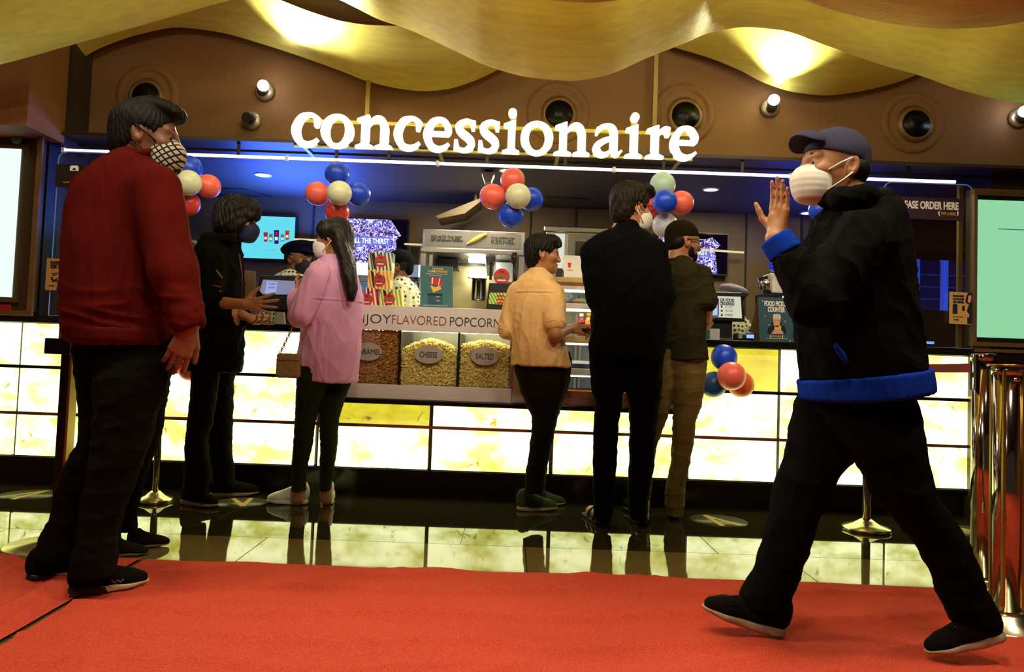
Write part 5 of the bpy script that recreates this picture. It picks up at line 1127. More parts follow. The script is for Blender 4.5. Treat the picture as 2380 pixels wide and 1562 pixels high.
POL = M('polished_steel', (186, 178, 164), .10, 1.0); BASEM = M('base_steel', (206, 198, 162), .22, 1.0)
t, c, h = post('steel queue post between the walking man legs', 2013, 1232, None, 2016, 835, .022, .127, POL, BASEM); C_mid, H_mid = c, h
MB().lathe([(.0, h - .16), (.03, h - .16), (.03, h - .03), (0, h - .03)], c, 32).build('belt_cassette', BLACKPL, t)
t, c, h = post('steel queue post beside the right legs of the black jacket person'.replace('right legs', 'feet'), 360, 1166, None, 356, 800, .018, .098, POL, BASEM)
t, c, h = post('thick steel queue post nearest the right picture edge', 2338, 1398, 2.60, 2330, 852, .044, .16, POL, BASEM)
for a in range(4):
    q = PI / 4 + a * PI / 2; x, y = c.x + .047 * math.cos(q), c.y + .047 * math.sin(q); MB().box(x - .005, x + .005, y - .005, y + .005, h * .02 + .06, h - .012).build('side_groove', BRASS, t)
MB().tube([(c.x - .012, c.y - .046, h - .045), (c.x + .012, c.y - .046, h - .045)], .008, 10).build('belt_hook', CHROME, t)
MB().lathe([(0, 0), (.062, 0), (.062, .008), (0, .008)], (c.x, c.y, h + c.z), 40).build('cover_plate', BRASS, t)
t, c, h = post('tall steel queue post with the red belt behind the walking man heel', 2282, 1335, 3.02, 2285, 822, .042, .14, POL, BASEM); C_belt, H_belt = c, h
for q in (.4, 2.0, 3.6, 5.2): MB().box(c.x + .044 * math.cos(q) - .008, c.x + .044 * math.cos(q) + .008, c.y + .044 * math.sin(q) - .008, c.y + .044 * math.sin(q) + .008, h - .15, h - .005).build('belt_clip', BLACKPL, t)
zb_ = P(2210, 855, 3.4).z
bt = MB(); n = 40; v = []
A = Vector((C_mid.x + .03, C_mid.y, zb_)); B = Vector((C_belt.x - .05, C_belt.y, zb_))
for i in range(n + 1):
    p = A.lerp(B, i / n); w_ = .003 * math.sin(i * 1.9); sag = -.006 * math.sin(PI * i / n)
    for s_, yy in ((-.019, w_), (.019, w_), (.019, w_ + .003), (-.019, w_ + .003)): v.append((p.x, p.y + yy, p.z + s_ + sag))
f = [(i * 4 + k, i * 4 + (k + 1) % 4, i * 4 + 4 + (k + 1) % 4, i * 4 + 4 + k) for i in range(n) for k in range(4)]
tag(bt.add(v, f).build('barrier_belt', M('belt_red', (120, 12, 8), .85, noise=.25, nscale=14)), 'red barrier belt stretched to the tall post behind the walking man', 'barrier belt')
# dark post with a sign head beside the maroon man
c = FL(118, 1281); c.z = .014
t = thing('queue_post', 'black queue post with a wide head left of the maroon sweater man', 'queue post', c, 'queue barrier posts')
MB().lathe([(0, .0), (.18, .0), (.18, .010), (.17, .016), (.05, .03), (.05, .05), (0, .05)], c, 56).build('base_disc', M('base_pale', (200, 190, 120), .3, .9), t)
zt_ = P(150, 787, c.y).z
xl_, xr2 = P(151, 850, c.y).x, P(168, 850, c.y).x
MB().box(xl_, xr2, c.y - .03, c.y + .03, .03, zt_).build('pole', DARKMETAL, t); MB().box(xr2, xr2 + .012, c.y - .026, c.y + .026, .03, zt_ - .06).build('brass_edge', BRASS, t)
xh = P(120, 800, c.y).x; MB().box(xh, xr2 + .012, c.y - .05, c.y + .05, P(140, 823, c.y).z, zt_).build('belt_head', DARKMETAL, t, bevel=.004)
ca, cb_ = P(138, 784, c.y), P(176, 741, c.y)
MB().box(ca.x, cb_.x, c.y - .006, c.y + .006, zt_, zt_ + .082).build('sign_card', M('card_pale', (190, 184, 96), .5), t); MB().box(ca.x + .004, cb_.x - .004, c.y - .009, c.y - .006, zt_ + .004, zt_ + .042).build('card_print', M('card_brown', (140, 90, 44), .6), t)
MB().box(ca.x + .018, cb_.x - .018, c.y - .011, c.y - .009, zt_ + .014, zt_ + .022).build('card_line', WHITEINK, t)
# queue arrows on the floor
def sticker(px, py, rpx, rot, label):
    c = FL(px, py); R = rpx * c.y / FPX; t = thing('floor_sticker', label, 'floor sticker', (c.x, c.y, 0), 'round queue stickers on the floor')
    MB().lathe([(0, .0016), (R, .0016), (R, 0)], c, 56).build('disc', M('sticker_grey', (70, 66, 38), .35, noise=.2, nscale=80), t)
    cr, sr = math.cos(rot), math.sin(rot)
    def bar(p, q, w_):
        p = Vector(p); q = Vector(q); d = (q - p).normalized(); nn = Vector((-d.y, d.x, 0)) * w_ * .5
        return [tuple(c + Matrix.Rotation(rot, 3, 'Z') @ (v * R) + Vector((0, 0, .0024))) for v in (p - nn, q - nn, q + nn, p + nn)]
    for p, q in (((-.15, -.85, 0), (-.25, .8, .01)), ((-.28, .8, .0), (.55, -.75, .0))):
        MB().add(bar(p, q, .2), [(0, 1, 2, 3)]).build('arrow_bar', M('sticker_yellow', (190, 160, 62), .5), t)
sticker(66, 1150, 61, math.radians(-35), 'round floor sticker with a yellow arrow left of the black post')
sticker(562, 1168, 57, math.radians(-175), 'round floor sticker between the black jacket person and the pink shirt woman')
sticker(1670, 1210, 65, 0.05, 'round floor sticker with a yellow arrow right of the khaki trousers')
sticker(2262, 1236, 66, .3, 'round floor sticker half hidden behind the walking man leg')
# ------------------------------------------------------------------ people
SKIN = M('skin_brown', (128, 84, 52), .5, noise=.06, nscale=30)
SKIN2 = M('skin_tan', (166, 112, 68), .5, noise=.05, nscale=30)
SKIN3 = M('skin_fair', (190, 136, 92), .5, noise=.05, nscale=30)
HAIR = M('hair_dark', (17, 13, 7), .6, spec=.2, noise=.4, nscale=120, stretch=(1, 1, .2))
EYEW = M('eye_white', (170, 158, 140), .3); EYED = M('eye_dark', (20, 12, 8), .2)
def A3(v): return np.array(v[:3], float)
class Frame:
    """a head's own axes: f forward, l to its left, u up; scale s"""
    def __init__(s, c, yaw, pitch=0, roll=0, sc=1.0):
        y = math.radians(yaw); p = math.radians(pitch); r = math.radians(roll)
        f = np.array((math.cos(y) * math.cos(p), math.sin(y) * math.cos(p), math.sin(p))); l = np.array((-math.sin(y), math.cos(y), 0)); u = np.cross(f, l)
        l, u = l * math.cos(r) + u * math.sin(r), u * math.cos(r) - l * math.sin(r)
        s.c, s.f, s.l, s.u, s.s = A3(c), f, l, u, sc
        s.A = np.stack([f, l, u])
    def __call__(s, x, y, z): return s.c + s.s * (s.f * x + s.l * y + s.u * z)
    def d(s, x, y, z): return s.f * x + s.l * y + s.u * z
    def loc(s, v): return (v - s.c) @ s.A.T / s.s
def E(S, H, c, r, k=.015, mode='add', tilt=0):
    A = H.A
    if tilt: t = math.radians(tilt); A = np.stack([H.f * math.cos(t) + H.u * math.sin(t), H.l, H.u * math.cos(t) - H.f * math.sin(t)])
    return S.ell(H(*c), np.array(r) * H.s, A, k * H.s, mode)
def Kn(S, H, a, b, ra, rb=None, k=.012, mode='add', flat=None): return S.cone(H(*a), H(*b), ra * H.s, (rb or ra) * H.s, k * H.s, flat, mode)
def head_ops(S, H, neck_base, rn=.056, ear=-.014, jaw=1.0, nose=1.0):
    nx = .010 * (1 - nose)
    E(S, H, (-.012, 0, .036), (.096, .075, .081)); E(S, H, (.026, 0, -.025), (.064, .061, .085), .03)
    E(S, H, (.036, 0, -.080), (.052, .048 * jaw, .036), .02); E(S, H, (.072, 0, -.098), (.020, .022, .018), .02)
    for y in (-1, 1):
        E(S, H, (.058, y * .044, -.022), (.026, .020, .020), .02); Kn(S, H, (.078, y * .012, .022), (.070, y * .042, .024), .012, .010, .014)
        E(S, H, (.090, y * .033, .000), (.014, .017, .011), .010, 'sub')
        E(S, H, (.068, y * .033, .001), (.0145, .0150, .0135), .004)
        E(S, H, (.100, y * .013, -.035), (.013, .010, .009), .007)
        E(S, H, (ear, y * .074, -.006), (.020, .009, .033), .008, 'add', 12); E(S, H, (ear + .003, y * .083, -.003), (.010, .008, .020), .005, 'sub', 12)
    Kn(S, H, (.086, 0, .014), (.108 - nx, 0, -.028), .009, .0115, .012); E(S, H, (.109 - nx, 0, -.030), (.011, .012, .010), .007)
    E(S, H, (.083, 0, -.060), (.016, .026, .0075), .006); E(S, H, (.081, 0, -.073), (.016, .022, .008), .006)
    E(S, H, (.104, 0, -.0665), (.016, .028, .0022), .003, 'sub')
    S.cone(H(-.025, 0, -.05), neck_base, rn * H.s, (rn + .008) * H.s, .03)
def face_parts(o, H, brow=True):
    for y in (-1, 1):
        m = MB(); c = Vector(H(.0705, y * .033, .0005)); r = .0128 * H.s; v = []; f = []
        m.ball(c, r, 16, 10).build('eye', EYEW, o); d = Vector(H.d(1, y * .12, -.05)).normalized(); e = o.children[-1]
        MB().ball(c + d * r * .46, r * .68, 14, 10).build('iris', EYED, e)
        if brow:
            pts = [H(.083, y * .012, .026), H(.086, y * .028, .031), H(.075, y * .046, .028)]
            MB().tube([Vector(p) for p in pts], [.0026 * H.s, .0034 * H.s, .0014 * H.s], 8).build('eyebrow', HAIR, o)
def hand_ops(S, wrist, fdir, thumb, palm, curl=(15, 20, 15), spread=6, sc=1.0, thumb_out=.75, curls=None):
    w_ = A3(wrist); f = unit(fdir); t = np.array(thumb, float); t = unit(t - f * (t @ f)); n = np.cross(f, t)
    if n @ np.array(palm, float) < 0: n = -n
    def p(a, b, c=0): return w_ + sc * (f * a + t * b + n * c)
    S.cone(p(-.02, 0), p(.02, 0), .026 * sc, .027 * sc, .012, (n, .75))
    kn = []
    for i, (off, L) in enumerate(((.030, .088), (.010, .092), (-.010, .088), (-.029, .080))):
        k_ = p(L, off, 0); kn.append(k_); S.cone(p(.015, off * .55), k_, .0135 * sc, .0108 * sc, .012, (n, .85))
    S.cone(p(.02, .012, .006), p(.06, .022, .006), .015 * sc, .012 * sc, .012)
    lens = ((.043, .026, .021), (.047, .030, .022), (.043, .028, .021), (.034, .021, .019)); rad = (.0090, .0093, .0088, .0078)
    for i in range(4):
        a = math.radians(spread * (1.2 - i * .85)); d = f * math.cos(a) + t * math.sin(a); q = kn[i]; cc = 0
        cu = curls[i] if curls else curl
        for j in range(3):
            cc += math.radians(cu[j]); dd = d * math.cos(cc) + n * math.sin(cc); e = q + dd * lens[i][j] * sc
            S.cone(q, e, rad[i] * (1 - .09 * j) * sc, rad[i] * (1 - .09 * (j + 1)) * sc, .0035); q = e
    b = p(.022, .024, .004); d1 = unit(t * thumb_out + f * .62 + n * .22); d2 = unit(t * thumb_out * .65 + f * .85 + n * .2)
    S.cone(b, b + d1 * .042 * sc, .0145 * sc, .0115 * sc, .008); S.cone(b + d1 * .042 * sc, b + d1 * .042 * sc + d2 * .032 * sc, .0112 * sc, .0100 * sc, .004)
    S.cone(b + d1 * .042 * sc + d2 * .032 * sc, b + d1 * .042 * sc + d2 * .058 * sc, .0100 * sc, .0078 * sc, .003)
def st(rows, Y, shrink=0.0, lowest=None):
    """photo rows (py, left px, right px, half depth[, dy]) -> loft stations"""
    o = []
    for r in rows:
        m = P((r[1] + r[2]) / 2, r[0], Y); a = (r[2] - r[1]) / 2 * Y / FPX; dy = r[4] if len(r) > 4 else 0
        o.append((m.z, m.x, Y + dy, max(a - shrink, .02), max(r[3] - shrink, .02)))
    return o
def at(px, py, Y): return A3(P(px, py, Y))
def person(label, origin, ops, mat=SKIN, res=.0042):
    S = SDF(); ops(S)
    o = S.build('person', mat, None, Vector(origin), res=res); return tag(o, label, 'person')
def garment(name, parent, mat, ops, res=.006, disp=None):
    S = SDF(); ops(S); return S.build(name, mat, parent, res=res, disp=disp)
def seam(fn, z0, ymax, xa=-9, xb=9):
    """a stitched line across the back of a shirt, pressed into its surface"""
    def g_(v, nn): return fn(v, nn) + np.where((v[:, 1] < ymax) & (v[:, 0] > xa) & (v[:, 0] < xb), -.0045 * np.exp(-((v[:, 2] - z0) / .0045)**2) + .003 * np.exp(-((v[:, 2] - z0 - .009) / .006)**2), 0)
    return g_
def shoe(parent, heel, toe, upper, sole, h=1.0, lace=None, name='shoe', label=None, heel_mat=None, wd=1.0):
    a, b = A3(heel), A3(toe); L = np.linalg.norm(b - a); d = (b - a) / L; k = L / .282
    n = unit(np.cross((0, 0, 1), d)); u = np.cross(d, n)
    def q(x, y, z): return a + k * (d * x + n * y * wd + u * z * h)
    def ops(S):
        S.cone(q(.036, 0, .048), q(.10, 0, .054), .0345 * k, .040 * k, .02); S.cone(q(.10, 0, .052), q(.200, 0, .040), .041 * k, .0405 * k, .02, (u, .88)); S.cone(q(.2, 0, .037), q(.240, 0, .034), .0405 * k, .032 * k, .02, (u, .85))
        S.cone(q(.046, 0, .06), q(.040, 0, .108), .038 * k, .0365 * k, .012); S.cone(q(.075, 0, .10), q(.165, 0, .066), .026 * k, .020 * k, .02); S.ell(q(.008, 0, .075), (.014 * k, .022 * k, .035 * k), np.stack([d, n, u]), .015)
        if lace: S.box(q(.080, 0, .118), (.006 * k, .022 * k, .020 * k), np.stack([unit(d * .8 + u * .6), n, unit(u * .8 - d * .6)]), rad=.005, k=.01)
        S.half(q(0, 0, .016), -u)
    o = garment(name, parent, upper, ops, .0042)
    def ops2(S):
        S.cone(q(.036, 0, .012), q(.1, 0, .012), .0375 * k, .036 * k, .02); S.cone(q(.1, 0, .012), q(.2, 0, .012), .036 * k, .0450 * k, .02); S.cone(q(.2, 0, .013), q(.247, 0, .017), .0450 * k, .034 * k, .02)
        S.half(q(0, 0, .0), -u, .003); S.half(q(.20, 0, .0), -u * .97 + d * .16, .02); S.half(q(.03, 0, .0), -u * .97 - d * .14, .01); S.half(q(.0, 0, .033), u * .995 + d * .03, .004)
    if heel_mat:
        def ops3(S):
            S.cone(q(.036, 0, .012), q(.1, 0, .012), .0395 * k, .038 * k, .02); S.cone(q(.1, 0, .012), q(.16, 0, .012), .038 * k, .042 * k, .02); S.half(q(0, 0, .001), -u, .003); S.half(q(0, 0, .035), u, .004); S.half(q(.125, 0, .015), unit(d + u * .5), .003); S.half(q(.03, 0, .001), -u * .97 - d * .14, .01)
        garment('heel_sole', o, heel_mat, ops3, .0042)
    garment('sole', o, sole, ops2, .0042)
    if lace:
        for i in range(4):
            x = .105 + i * .022; z = .112 - i * .0098
            MB().tube([Vector(q(x, -.026, z - .012)), Vector(q(x, 0, z)), Vector(q(x + .006, .026, z - .012))], .0028 * k, 6).build('lace', lace, o)
    if label: o['label'] = label
    return o, q
def strand(H, amp, az=34, seed=1, z0=None):
    """locks of hair: ridges that run down from the crown"""
    def fn(v, nn):
        q = H.loc(v); a = np.arctan2(q[:, 1], q[:, 0]); r = np.hypot(q[:, 0], q[:, 1])
        return amp * (np.sin(a * az + 5 * np.sin(q[:, 2] * 24 + a * 3) + 9 * r * 3) * .6 + wnoise(v, (42, 42, 16), seed) * .9)
    return fn
def mask(parent, H, mat, bulge=1.0, loops=None, point=0.0, label='face mask'):
    def ops(S):
        E(S, H, (.060, 0, -.048), (.068 * bulge, .066, .056), .02); E(S, H, (.056, 0, -.088), (.060, .058, .042), .03)
        if point: Kn(S, H, (.06, 0, -.05), (.125 + point, 0, -.056), .035, .008, .05)
        S.half(H(.02, 0, 0), -H.f, .01); S.half(H(.06, 0, -.006), H.d(-.45, 0, 1), .01); S.half(H(.05, 0, -.122), -H.u, .01)
    def pleat(v, nn):
        q = H.loc(v); return .00035 * np.sin(q[:, 2] * 330) * np.clip((q[:, 0] - .03) / .04, 0, 1)
    o = garment('face_mask', parent, mat, ops, .0036, pleat)
    if loops:
        for y in (-1, 1):
            MB().tube([Vector(H(.044, y * .066, -.026)), Vector(H(.010, y * .078, -.002)), Vector(H(-.022, y * .083, .016))], .0026, 6).build('ear_loop', loops, o)
            MB().tube([Vector(H(.040, y * .062, -.088)), Vector(H(.0, y * .078, -.055)), Vector(H(-.026, y * .083, -.030))], .0026, 6).build('ear_loop', loops, o)
    return o
def baseball_cap(parent, H, mat, brim=True, tilt=0, back=True):
    def ops(S):
        E(S, H, (-.014, 0, .046), (.104, .084, .086)); S.half(H(0, 0, .028), H.d(.18, 0, -1), .006)
        if back: E(S, H, (-.075, 0, .0), (.035, .062, .06), .02)
    o = garment('cap', parent, mat, ops, .0045)
    if brim:
        def ops2(S):
            if tilt > 10:
                E(S, H, (.085, 0, .057), (.064, .078, .050), .01, tilt=20); E(S, H, (.082, 0, .046), (.070, .075, .047), .010, 'sub', tilt=20); S.half(H(.054, 0, 0), -H.f, .01); S.half(H(.09, 0, .030), -H.u, .006)
            else:
                E(S, H, (.118, 0, .044), (.072, .072, .022), .01, tilt=tilt); E(S, H, (.114, 0, .033), (.10, .085, .022), .006, 'sub', tilt=tilt); S.half(H(.06, 0, 0), -H.f, .01)
        garment('brim', o, mat, ops2, .0026)
    MB().ball(Vector(H(-.012, 0, .132)), .007 * H.s, 12, 8).build('button', mat, o)
    return o
def fabric(name, rgb, bump=.35, scale=420, noise=.12, rough=.95, **k): return M(name, rgb, rough, spec=.06, noise=noise, nscale=k.pop('nscale', 9), bump=.14, bscale=900, **k)
DENIM_B = fabric('trouser_black', (14, 12, 6)); FOLDS_LEG = lambda seed, amp=.004: folds(amp * .8, (3.4, 3.4, 6.0), seed, .0014, (14, 14, 12))

# ---- A: man in the maroon sweater, back to the camera, head turned right
def man_maroon():
    Y = 2.58; H = Frame(P(341, 318, Y), 16, -4, 0, 1.06)
    torso = [(350, 290, 348, .07), (362, 268, 368, .09), (382, 237, 386, .115), (420, 193, 408, .135), (456, 170, 414, .145), (500, 159, 412, .15), (560, 156, 398, .155), (650, 152, 396, .155), (730, 151, 400, .15), (768, 155, 405, .145), (800, 168, 408, .142)]
    legR = [(768, 225, 398, .085, .05), (800, 228, 406, .095, .045), (850, 224, 396, .10, .01), (900, 222, 385, .10), (956, 223, 364, .095), (1018, 221, 346, .09), (1074, 214, 327, .085), (1139, 200, 304, .075), (1208, 189, 278, .07), (1243, 183, 269, .068), (1300, 170, 268, .07), (1338, 166, 264, .07)]
    legL = [(768, 178, 330, .085), (800, 174, 330, .10), (880, 183, 322, .10), (945, 192, 312, .095), (1020, 192, 292, .09), (1046, 178, 274, .09), (1087, 154, 252, .085), (1122, 140, 236, .08), (1157, 129, 222, .075), (1208, 121, 203, .07), (1240, 100, 192, .07), (1298, 91, 172, .07)]
    sh, el, wr = at(362, 440, 2.50), at(402, 630, 2.46), at(440, 758, 2.44)
    sh2, el2, wr2 = at(220, 450, 2.70), at(240, 620, 2.80), at(300, 740, 2.80)
    fl = FL(160, 1340, .014)
    def ops(S):
        S.loft(st(torso[2:], Y, .022)); S.loft(st(legR, 2.54, .016), .02); S.loft(st(legL, 2.68, .016), .02)
        for a, b, c in ((sh, el, wr), (sh2, el2, wr2)): S.cone(a, b, .05, .042, .02); S.cone(b, c, .042, .029, .02)
        head_ops(S, H, at(322, 385, Y), .060)
        hand_ops(S, wr + np.array((0, 0, -.005)), at(404, 850, 2.45) - wr, (.8, .35, .2), (-.3, 1, 0), (18, 22, 15), 3, 1.02, .35)
        hand_ops(S, wr2, (.25, -.05, -.9), (.8, -.4, 0), (-.3, -1, 0), (20, 30, 20))
    o = person('broad man in a maroon sweater and checked mask seen from behind', fl, ops, SKIN, .0044)
    KN = fabric('maroon_knit', (80, 15, 9), .5, 330, .18)
    def sw(S):
        S.loft(st(torso, Y), .03, cap=.02)
        for a, b, c in ((sh, el, wr), (sh2, el2, wr2)): S.cone(a, b, .086, .074, .035); S.cone(b, c, .074, .052, .03)
        S.half(wr + unit(wr - el) * .012, wr - el, .01)
    def vfold(v, nn):
        k = np.clip((1.35 - v[:, 2]) / .35, .25, 1)
        w_ = wnoise(v, (7.5, 5, 1.3), 21, .9); h = wnoise(v, (3, 3, 11), 22)
        hem = np.clip(1 - np.abs(v[:, 2] - .99) / .13, 0, 1)
        return .007 * (1 - 2 * np.abs(w_) ** .7) * k * (1 - hem * .6) + .008 * (1 - 2 * np.abs(h) ** .7) * hem + .0015 * wnoise(v, (20, 20, 8), 23)
    s = garment('sweater', o, KN, sw, .0058, vfold)
    garment('sweater_hem', o, fabric('maroon_rib', (74, 14, 9), .6, 500), lambda S: S.loft(st([(762, 160, 404, .156), (776, 166, 408, .155), (797, 171, 408, .154)], Y), cap=.012), .006, folds(.003, (12, 12, 3), 5))
    MB().tube([Vector(at(288 + 42 * (1 - math.cos(a)), 353 + 8 * math.cos(a), 0) * 0 + A3(P(319 - 36 * math.cos(a), 357 + 5 * math.cos(a) + 0 * a, Y - .075 * math.sin(a)))) for a in np.linspace(0, 2 * PI, 40, endpoint=False)], .013, 10, True).build('collar', KN, o)
    garment('trousers', o, DENIM_B, lambda S: (S.loft(st(legR, 2.54), .03, cap=.006), S.loft(st(legL, 2.68), .03, cap=.006)), .0062, FOLDS_LEG(31, .005))
    SH = fabric('shoe_black_knit', (14, 13, 9), .5, 300); 
    so, q = shoe(o, FL(158, 1384, .014), FL(349, 1358, .014), SH, M('sole_cream', (178, 158, 112), .6), 1.0, BLACKPL, wd=1.1, heel_mat=BLACKPL)
    MB().tube([Vector(q(.135, -.047, .052)), Vector(q(.15, -.048, .038)), Vector(q(.158, -.049, .05)), Vector(q(.168, -.048, .038)), Vector(q(.178, -.047, .05))], .0018, 6).build('side_mark', M('mark_brown', (110, 70, 50), .6), so)
    shoe(o, FL(60, 1352, .014), FL(232, 1330, .014), SH, M('sole_cream', (178, 158, 112), .6), 1.0, BLACKPL, wd=1.1, heel_mat=BLACKPL)
    def hair(S):
        E(S, H, (-.016, 0, .034), (.104, .083, .092)); E(S, H, (.035, 0, .100), (.074, .066, .034), .02, tilt=-8); E(S, H, (.085, -.01, .085), (.026, .05, .022), .02); E(S, H, (-.06, 0, -.03), (.052, .066, .07), .03)
        E(S, H, (.115, 0, -.025), (.088, .12, .088), .012, 'sub'); E(S, H, (.01, -.085, -.03), (.036, .03, .048), .01, 'sub'); E(S, H, (.01, .085, -.03), (.036, .03, .048), .01, 'sub'); S.half(H(-.05, 0, -.098), H.d(.25, 0, -1), .01)
    garment('hair', o, HAIR, hair, .004, strand(H, .0022, 40, 3)); face_parts(o, H)
    PL = bpy.data.materials.new('mask_plaid'); PL.use_nodes = True; nt = PL.node_tree; L = nt.links; b = nt.nodes['Principled BSDF']; b.inputs['Roughness'].default_value = .9
    tc = nt.nodes.new('ShaderNodeTexCoord'); mp = nt.nodes.new('ShaderNodeMapping'); mp.inputs['Rotation'].default_value = (0, math.radians(38), 0); mp.inputs['Scale'].default_value = (60, 60, 60); L.new(tc.outputs['Object'], mp.inputs[0])
    sp = nt.nodes.new('ShaderNodeSeparateXYZ'); L.new(mp.outputs[0], sp.inputs[0]); prev = None
    for ax in (0, 2):
        fr_ = nt.nodes.new('ShaderNodeMath'); fr_.operation = 'FRACT'; L.new(sp.outputs[ax], fr_.inputs[0]); gt = nt.nodes.new('ShaderNodeMath'); gt.operation = 'GREATER_THAN'; gt.inputs[1].default_value = .30; L.new(fr_.outputs[0], gt.inputs[0])
        if prev is None: prev = gt
        else:
            mu = nt.nodes.new('ShaderNodeMath'); mu.operation = 'MULTIPLY'; L.new(prev.outputs[0], mu.inputs[0]); L.new(gt.outputs[0], mu.inputs[1]); prev = mu
    mxn = nt.nodes.new('ShaderNodeMix'); mxn.data_type = 'RGBA'; mxn.inputs[6].default_value = lin((14, 12, 10)) + (1,); mxn.inputs[7].default_value = lin((205, 196, 170)) + (1,); L.new(prev.outputs[0], mxn.inputs[0]); L.new(mxn.outputs[2], b.inputs['Base Color'])
    mask(o, H, PL, 1.06, BLACKPL)
man_maroon()

# ---- B: man in a cap walking left with a raised hand
def man_walking():
    Y = 2.32; H = Frame(P(1934, 391, Y), 184, 3, 0, 1.0)
    torso = [(446, 1985, 2050, .09), (462, 1948, 2060, .12), (490, 1918, 2080, .165), (530, 1896, 2090, .195), (580, 1880, 2096, .205), (640, 1870, 2106, .20), (720, 1856, 2122, .195), (800, 1853, 2133, .19), (850, 1860, 2142, .188), (900, 1868, 2150, .186), (938, 1874, 2152, .184)]
    legF = [(890, 1872, 2080, .10), (935, 1853, 2052, .115), (1000, 1838, 2012, .105), (1066, 1826, 1980, .095), (1112, 1808, 1944, .09), (1148, 1799, 1929, .085), (1204, 1787, 1898, .08), (1263, 1772, 1882, .075), (1322, 1757, 1861, .072), (1358, 1736, 1850, .07), (1388, 1722, 1837, .07), (1412, 1720, 1836, .07)]
    legR = [(890, 1895, 2144, .10, .07), (935, 1905, 2149, .115, .06), (1000, 1945, 2147, .11, .02), (1050, 1975, 2146, .10), (1093, 2003, 2154, .095), (1145, 2026, 2172, .09), (1220, 2090, 2223, .08), (1260, 2124, 2247, .078), (1309, 2155, 2267, .075), (1355, 2176, 2285, .072), (1394, 2188, 2303, .07), (1427, 2203, 2317, .07), (1448, 2212, 2324, .068)]
    sh, el, wr = at(2002, 552, 2.14), at(1898, 700, 2.08), at(1803, 553, 2.12)
    sh2, el2, wr2 = at(2000, 540, 2.47), at(2030, 730, 2.53), at(1990, 880, 2.50)
    fl = FL(1990, 1500, .014)
    def ops(S):
        S.loft(st(torso[1:-2], Y, .03)); S.loft(st(legF, 2.40, .018), .02); S.loft(st(legR, 2.25, .018), .02)
        for a, b, c in ((sh, el, wr), (sh2, el2, wr2)): S.cone(a, b, .05, .042, .02); S.cone(b, c, .042, .030, .02)
        head_ops(S, H, at(1978, 470, Y), .058, -.030)
        hand_ops(S, at(1806, 545, 2.12), at(1818, 422, 2.10) - at(1806, 545, 2.12), (-.56, .83, 0), (-.83, -.56, 0), (4, 6, 5), .4, .86, .62)
        hand_ops(S, wr2, (-.1, 0, -1), (-.9, 0, 0), (0, -1, 0), (18, 25, 15))
    o = person('man in a cap and white mask walking left with a raised hand', fl, ops, SKIN2, .0044)
    BK = fabric('hoodie_black', (9, 8, 5), .4, 300, .15); BL = fabric('hoodie_blue', (14, 50, 150), .4, 380, .1)
    hemA, hemB = at(1866, 884, Y), at(2148, 853, Y); nd = unit(np.array((-(hemA[2] - hemB[2]), 0, hemA[0] - hemB[0]))) ; nd = nd if nd[2] < 0 else -nd
    def jk(S):
        S.loft(st(torso[:-1], Y), .03, cap=.02)
        for a, b, c in ((sh, el, wr), (sh2, el2, wr2)): S.cone(a, b, .084, .072, .04); S.cone(b, c, .072, .048, .03)
        S.half(hemA, nd, .006)
        c0 = at(1812, 584, 2.12); S.cone(at(1803, 553, 2.12), at(1785, 525, 2.12), .075, .075, .004, mode='sub')
    def tail(S):
        S.cone(el + (wr - el) * .74, el + (wr - el) * 1.04, .050, .046, .02); S.half(wr + (wr - el) * .015, wr - el, .006); S.half(el + (wr - el) * .74, el - wr, .006)
    jo = garment('hooded_jacket', o, BK, jk, .0058, folds(.008, (3.6, 3.6, 3.2), 41, .0015, (16, 16, 16)))
    garment('cuff', jo, BL, tail, .0045, folds(.0012, (40, 40, 5), 3))
    def band(S): S.loft([(z, x, y, a + .006, b + .018) for z, x, y, a, b in st(torso[-4:], Y)], cap=.02); S.half(hemA, -nd, .006); S.half(hemA + nd * .075, nd, .012)
    garment('hem_band', jo, BL, band, .006, folds(.0015, (40, 40, 4), 8))
    def hood(S):
        ring = [(1925, 458, -.02), (1958, 462, -.13), (2010, 456, -.15), (2055, 470, -.10), (2078, 490, .02), (2050, 470, .12), (1990, 450, .14), (1940, 452, .08)]
        for i in range(len(ring)):
            a, b = ring[i], ring[(i + 1) % len(ring)]; S.cone(at(a[0], a[1], Y + a[2]), at(b[0], b[1], Y + b[2]), .030, .030, .03)
        S.cone(at(2050, 480, Y), at(2066, 530, Y), .045, .03, .04)
    garment('hood', jo, BK, hood, .0055, folds(.003, (9, 9, 9), 9))
    garment('hood_lining', jo, BL, lambda S: (S.cone(at(2072, 466, Y - .03), at(2098, 500, Y - .02), .020, .018, .01), S.cone(at(2098, 500, Y - .02), at(2098, 516, Y), .018, .012, .01)), .005)
    MB().tube([P(1940, 800, 2.122), P(1958, 826, 2.118), P(1968, 846, 2.118)], [.006, .010, .007], 10).build('pocket_trim', BL, jo)
    garment('trousers', o, fabric('trouser_walk', (8, 7, 5)), lambda S: (S.loft(st(legF, 2.40), .03, cap=.006), S.loft(st(legR, 2.25), .03, cap=.006)), .0062, FOLDS_LEG(43, .005))
    SH = fabric('shoe_black_mesh', (16, 14, 11), .5, 300); SO = M('sole_taupe', (150, 128, 98), .7)
    hf = FL(1822, 1482, .013); tf = P(1624, 1420, hf.y + .03); shoe(o, hf, tf, SH, SO, 1.0, BLACKPL)
    so, q = shoe(o, P(2340, 1486, 2.21), FL(2150, 1528, .016), SH, SO, 1.05, BLACKPL)
    pts = [P(1690, 1398, 2.36), P(1682, 1384, 2.36), P(1697, 1386, 2.36), P(1716, 1385, 2.36)]; MB().tube([Vector(p) for p in pts], .0025, 6).build('loose_lace', BLACKPL, o.children[-2] if False else so)
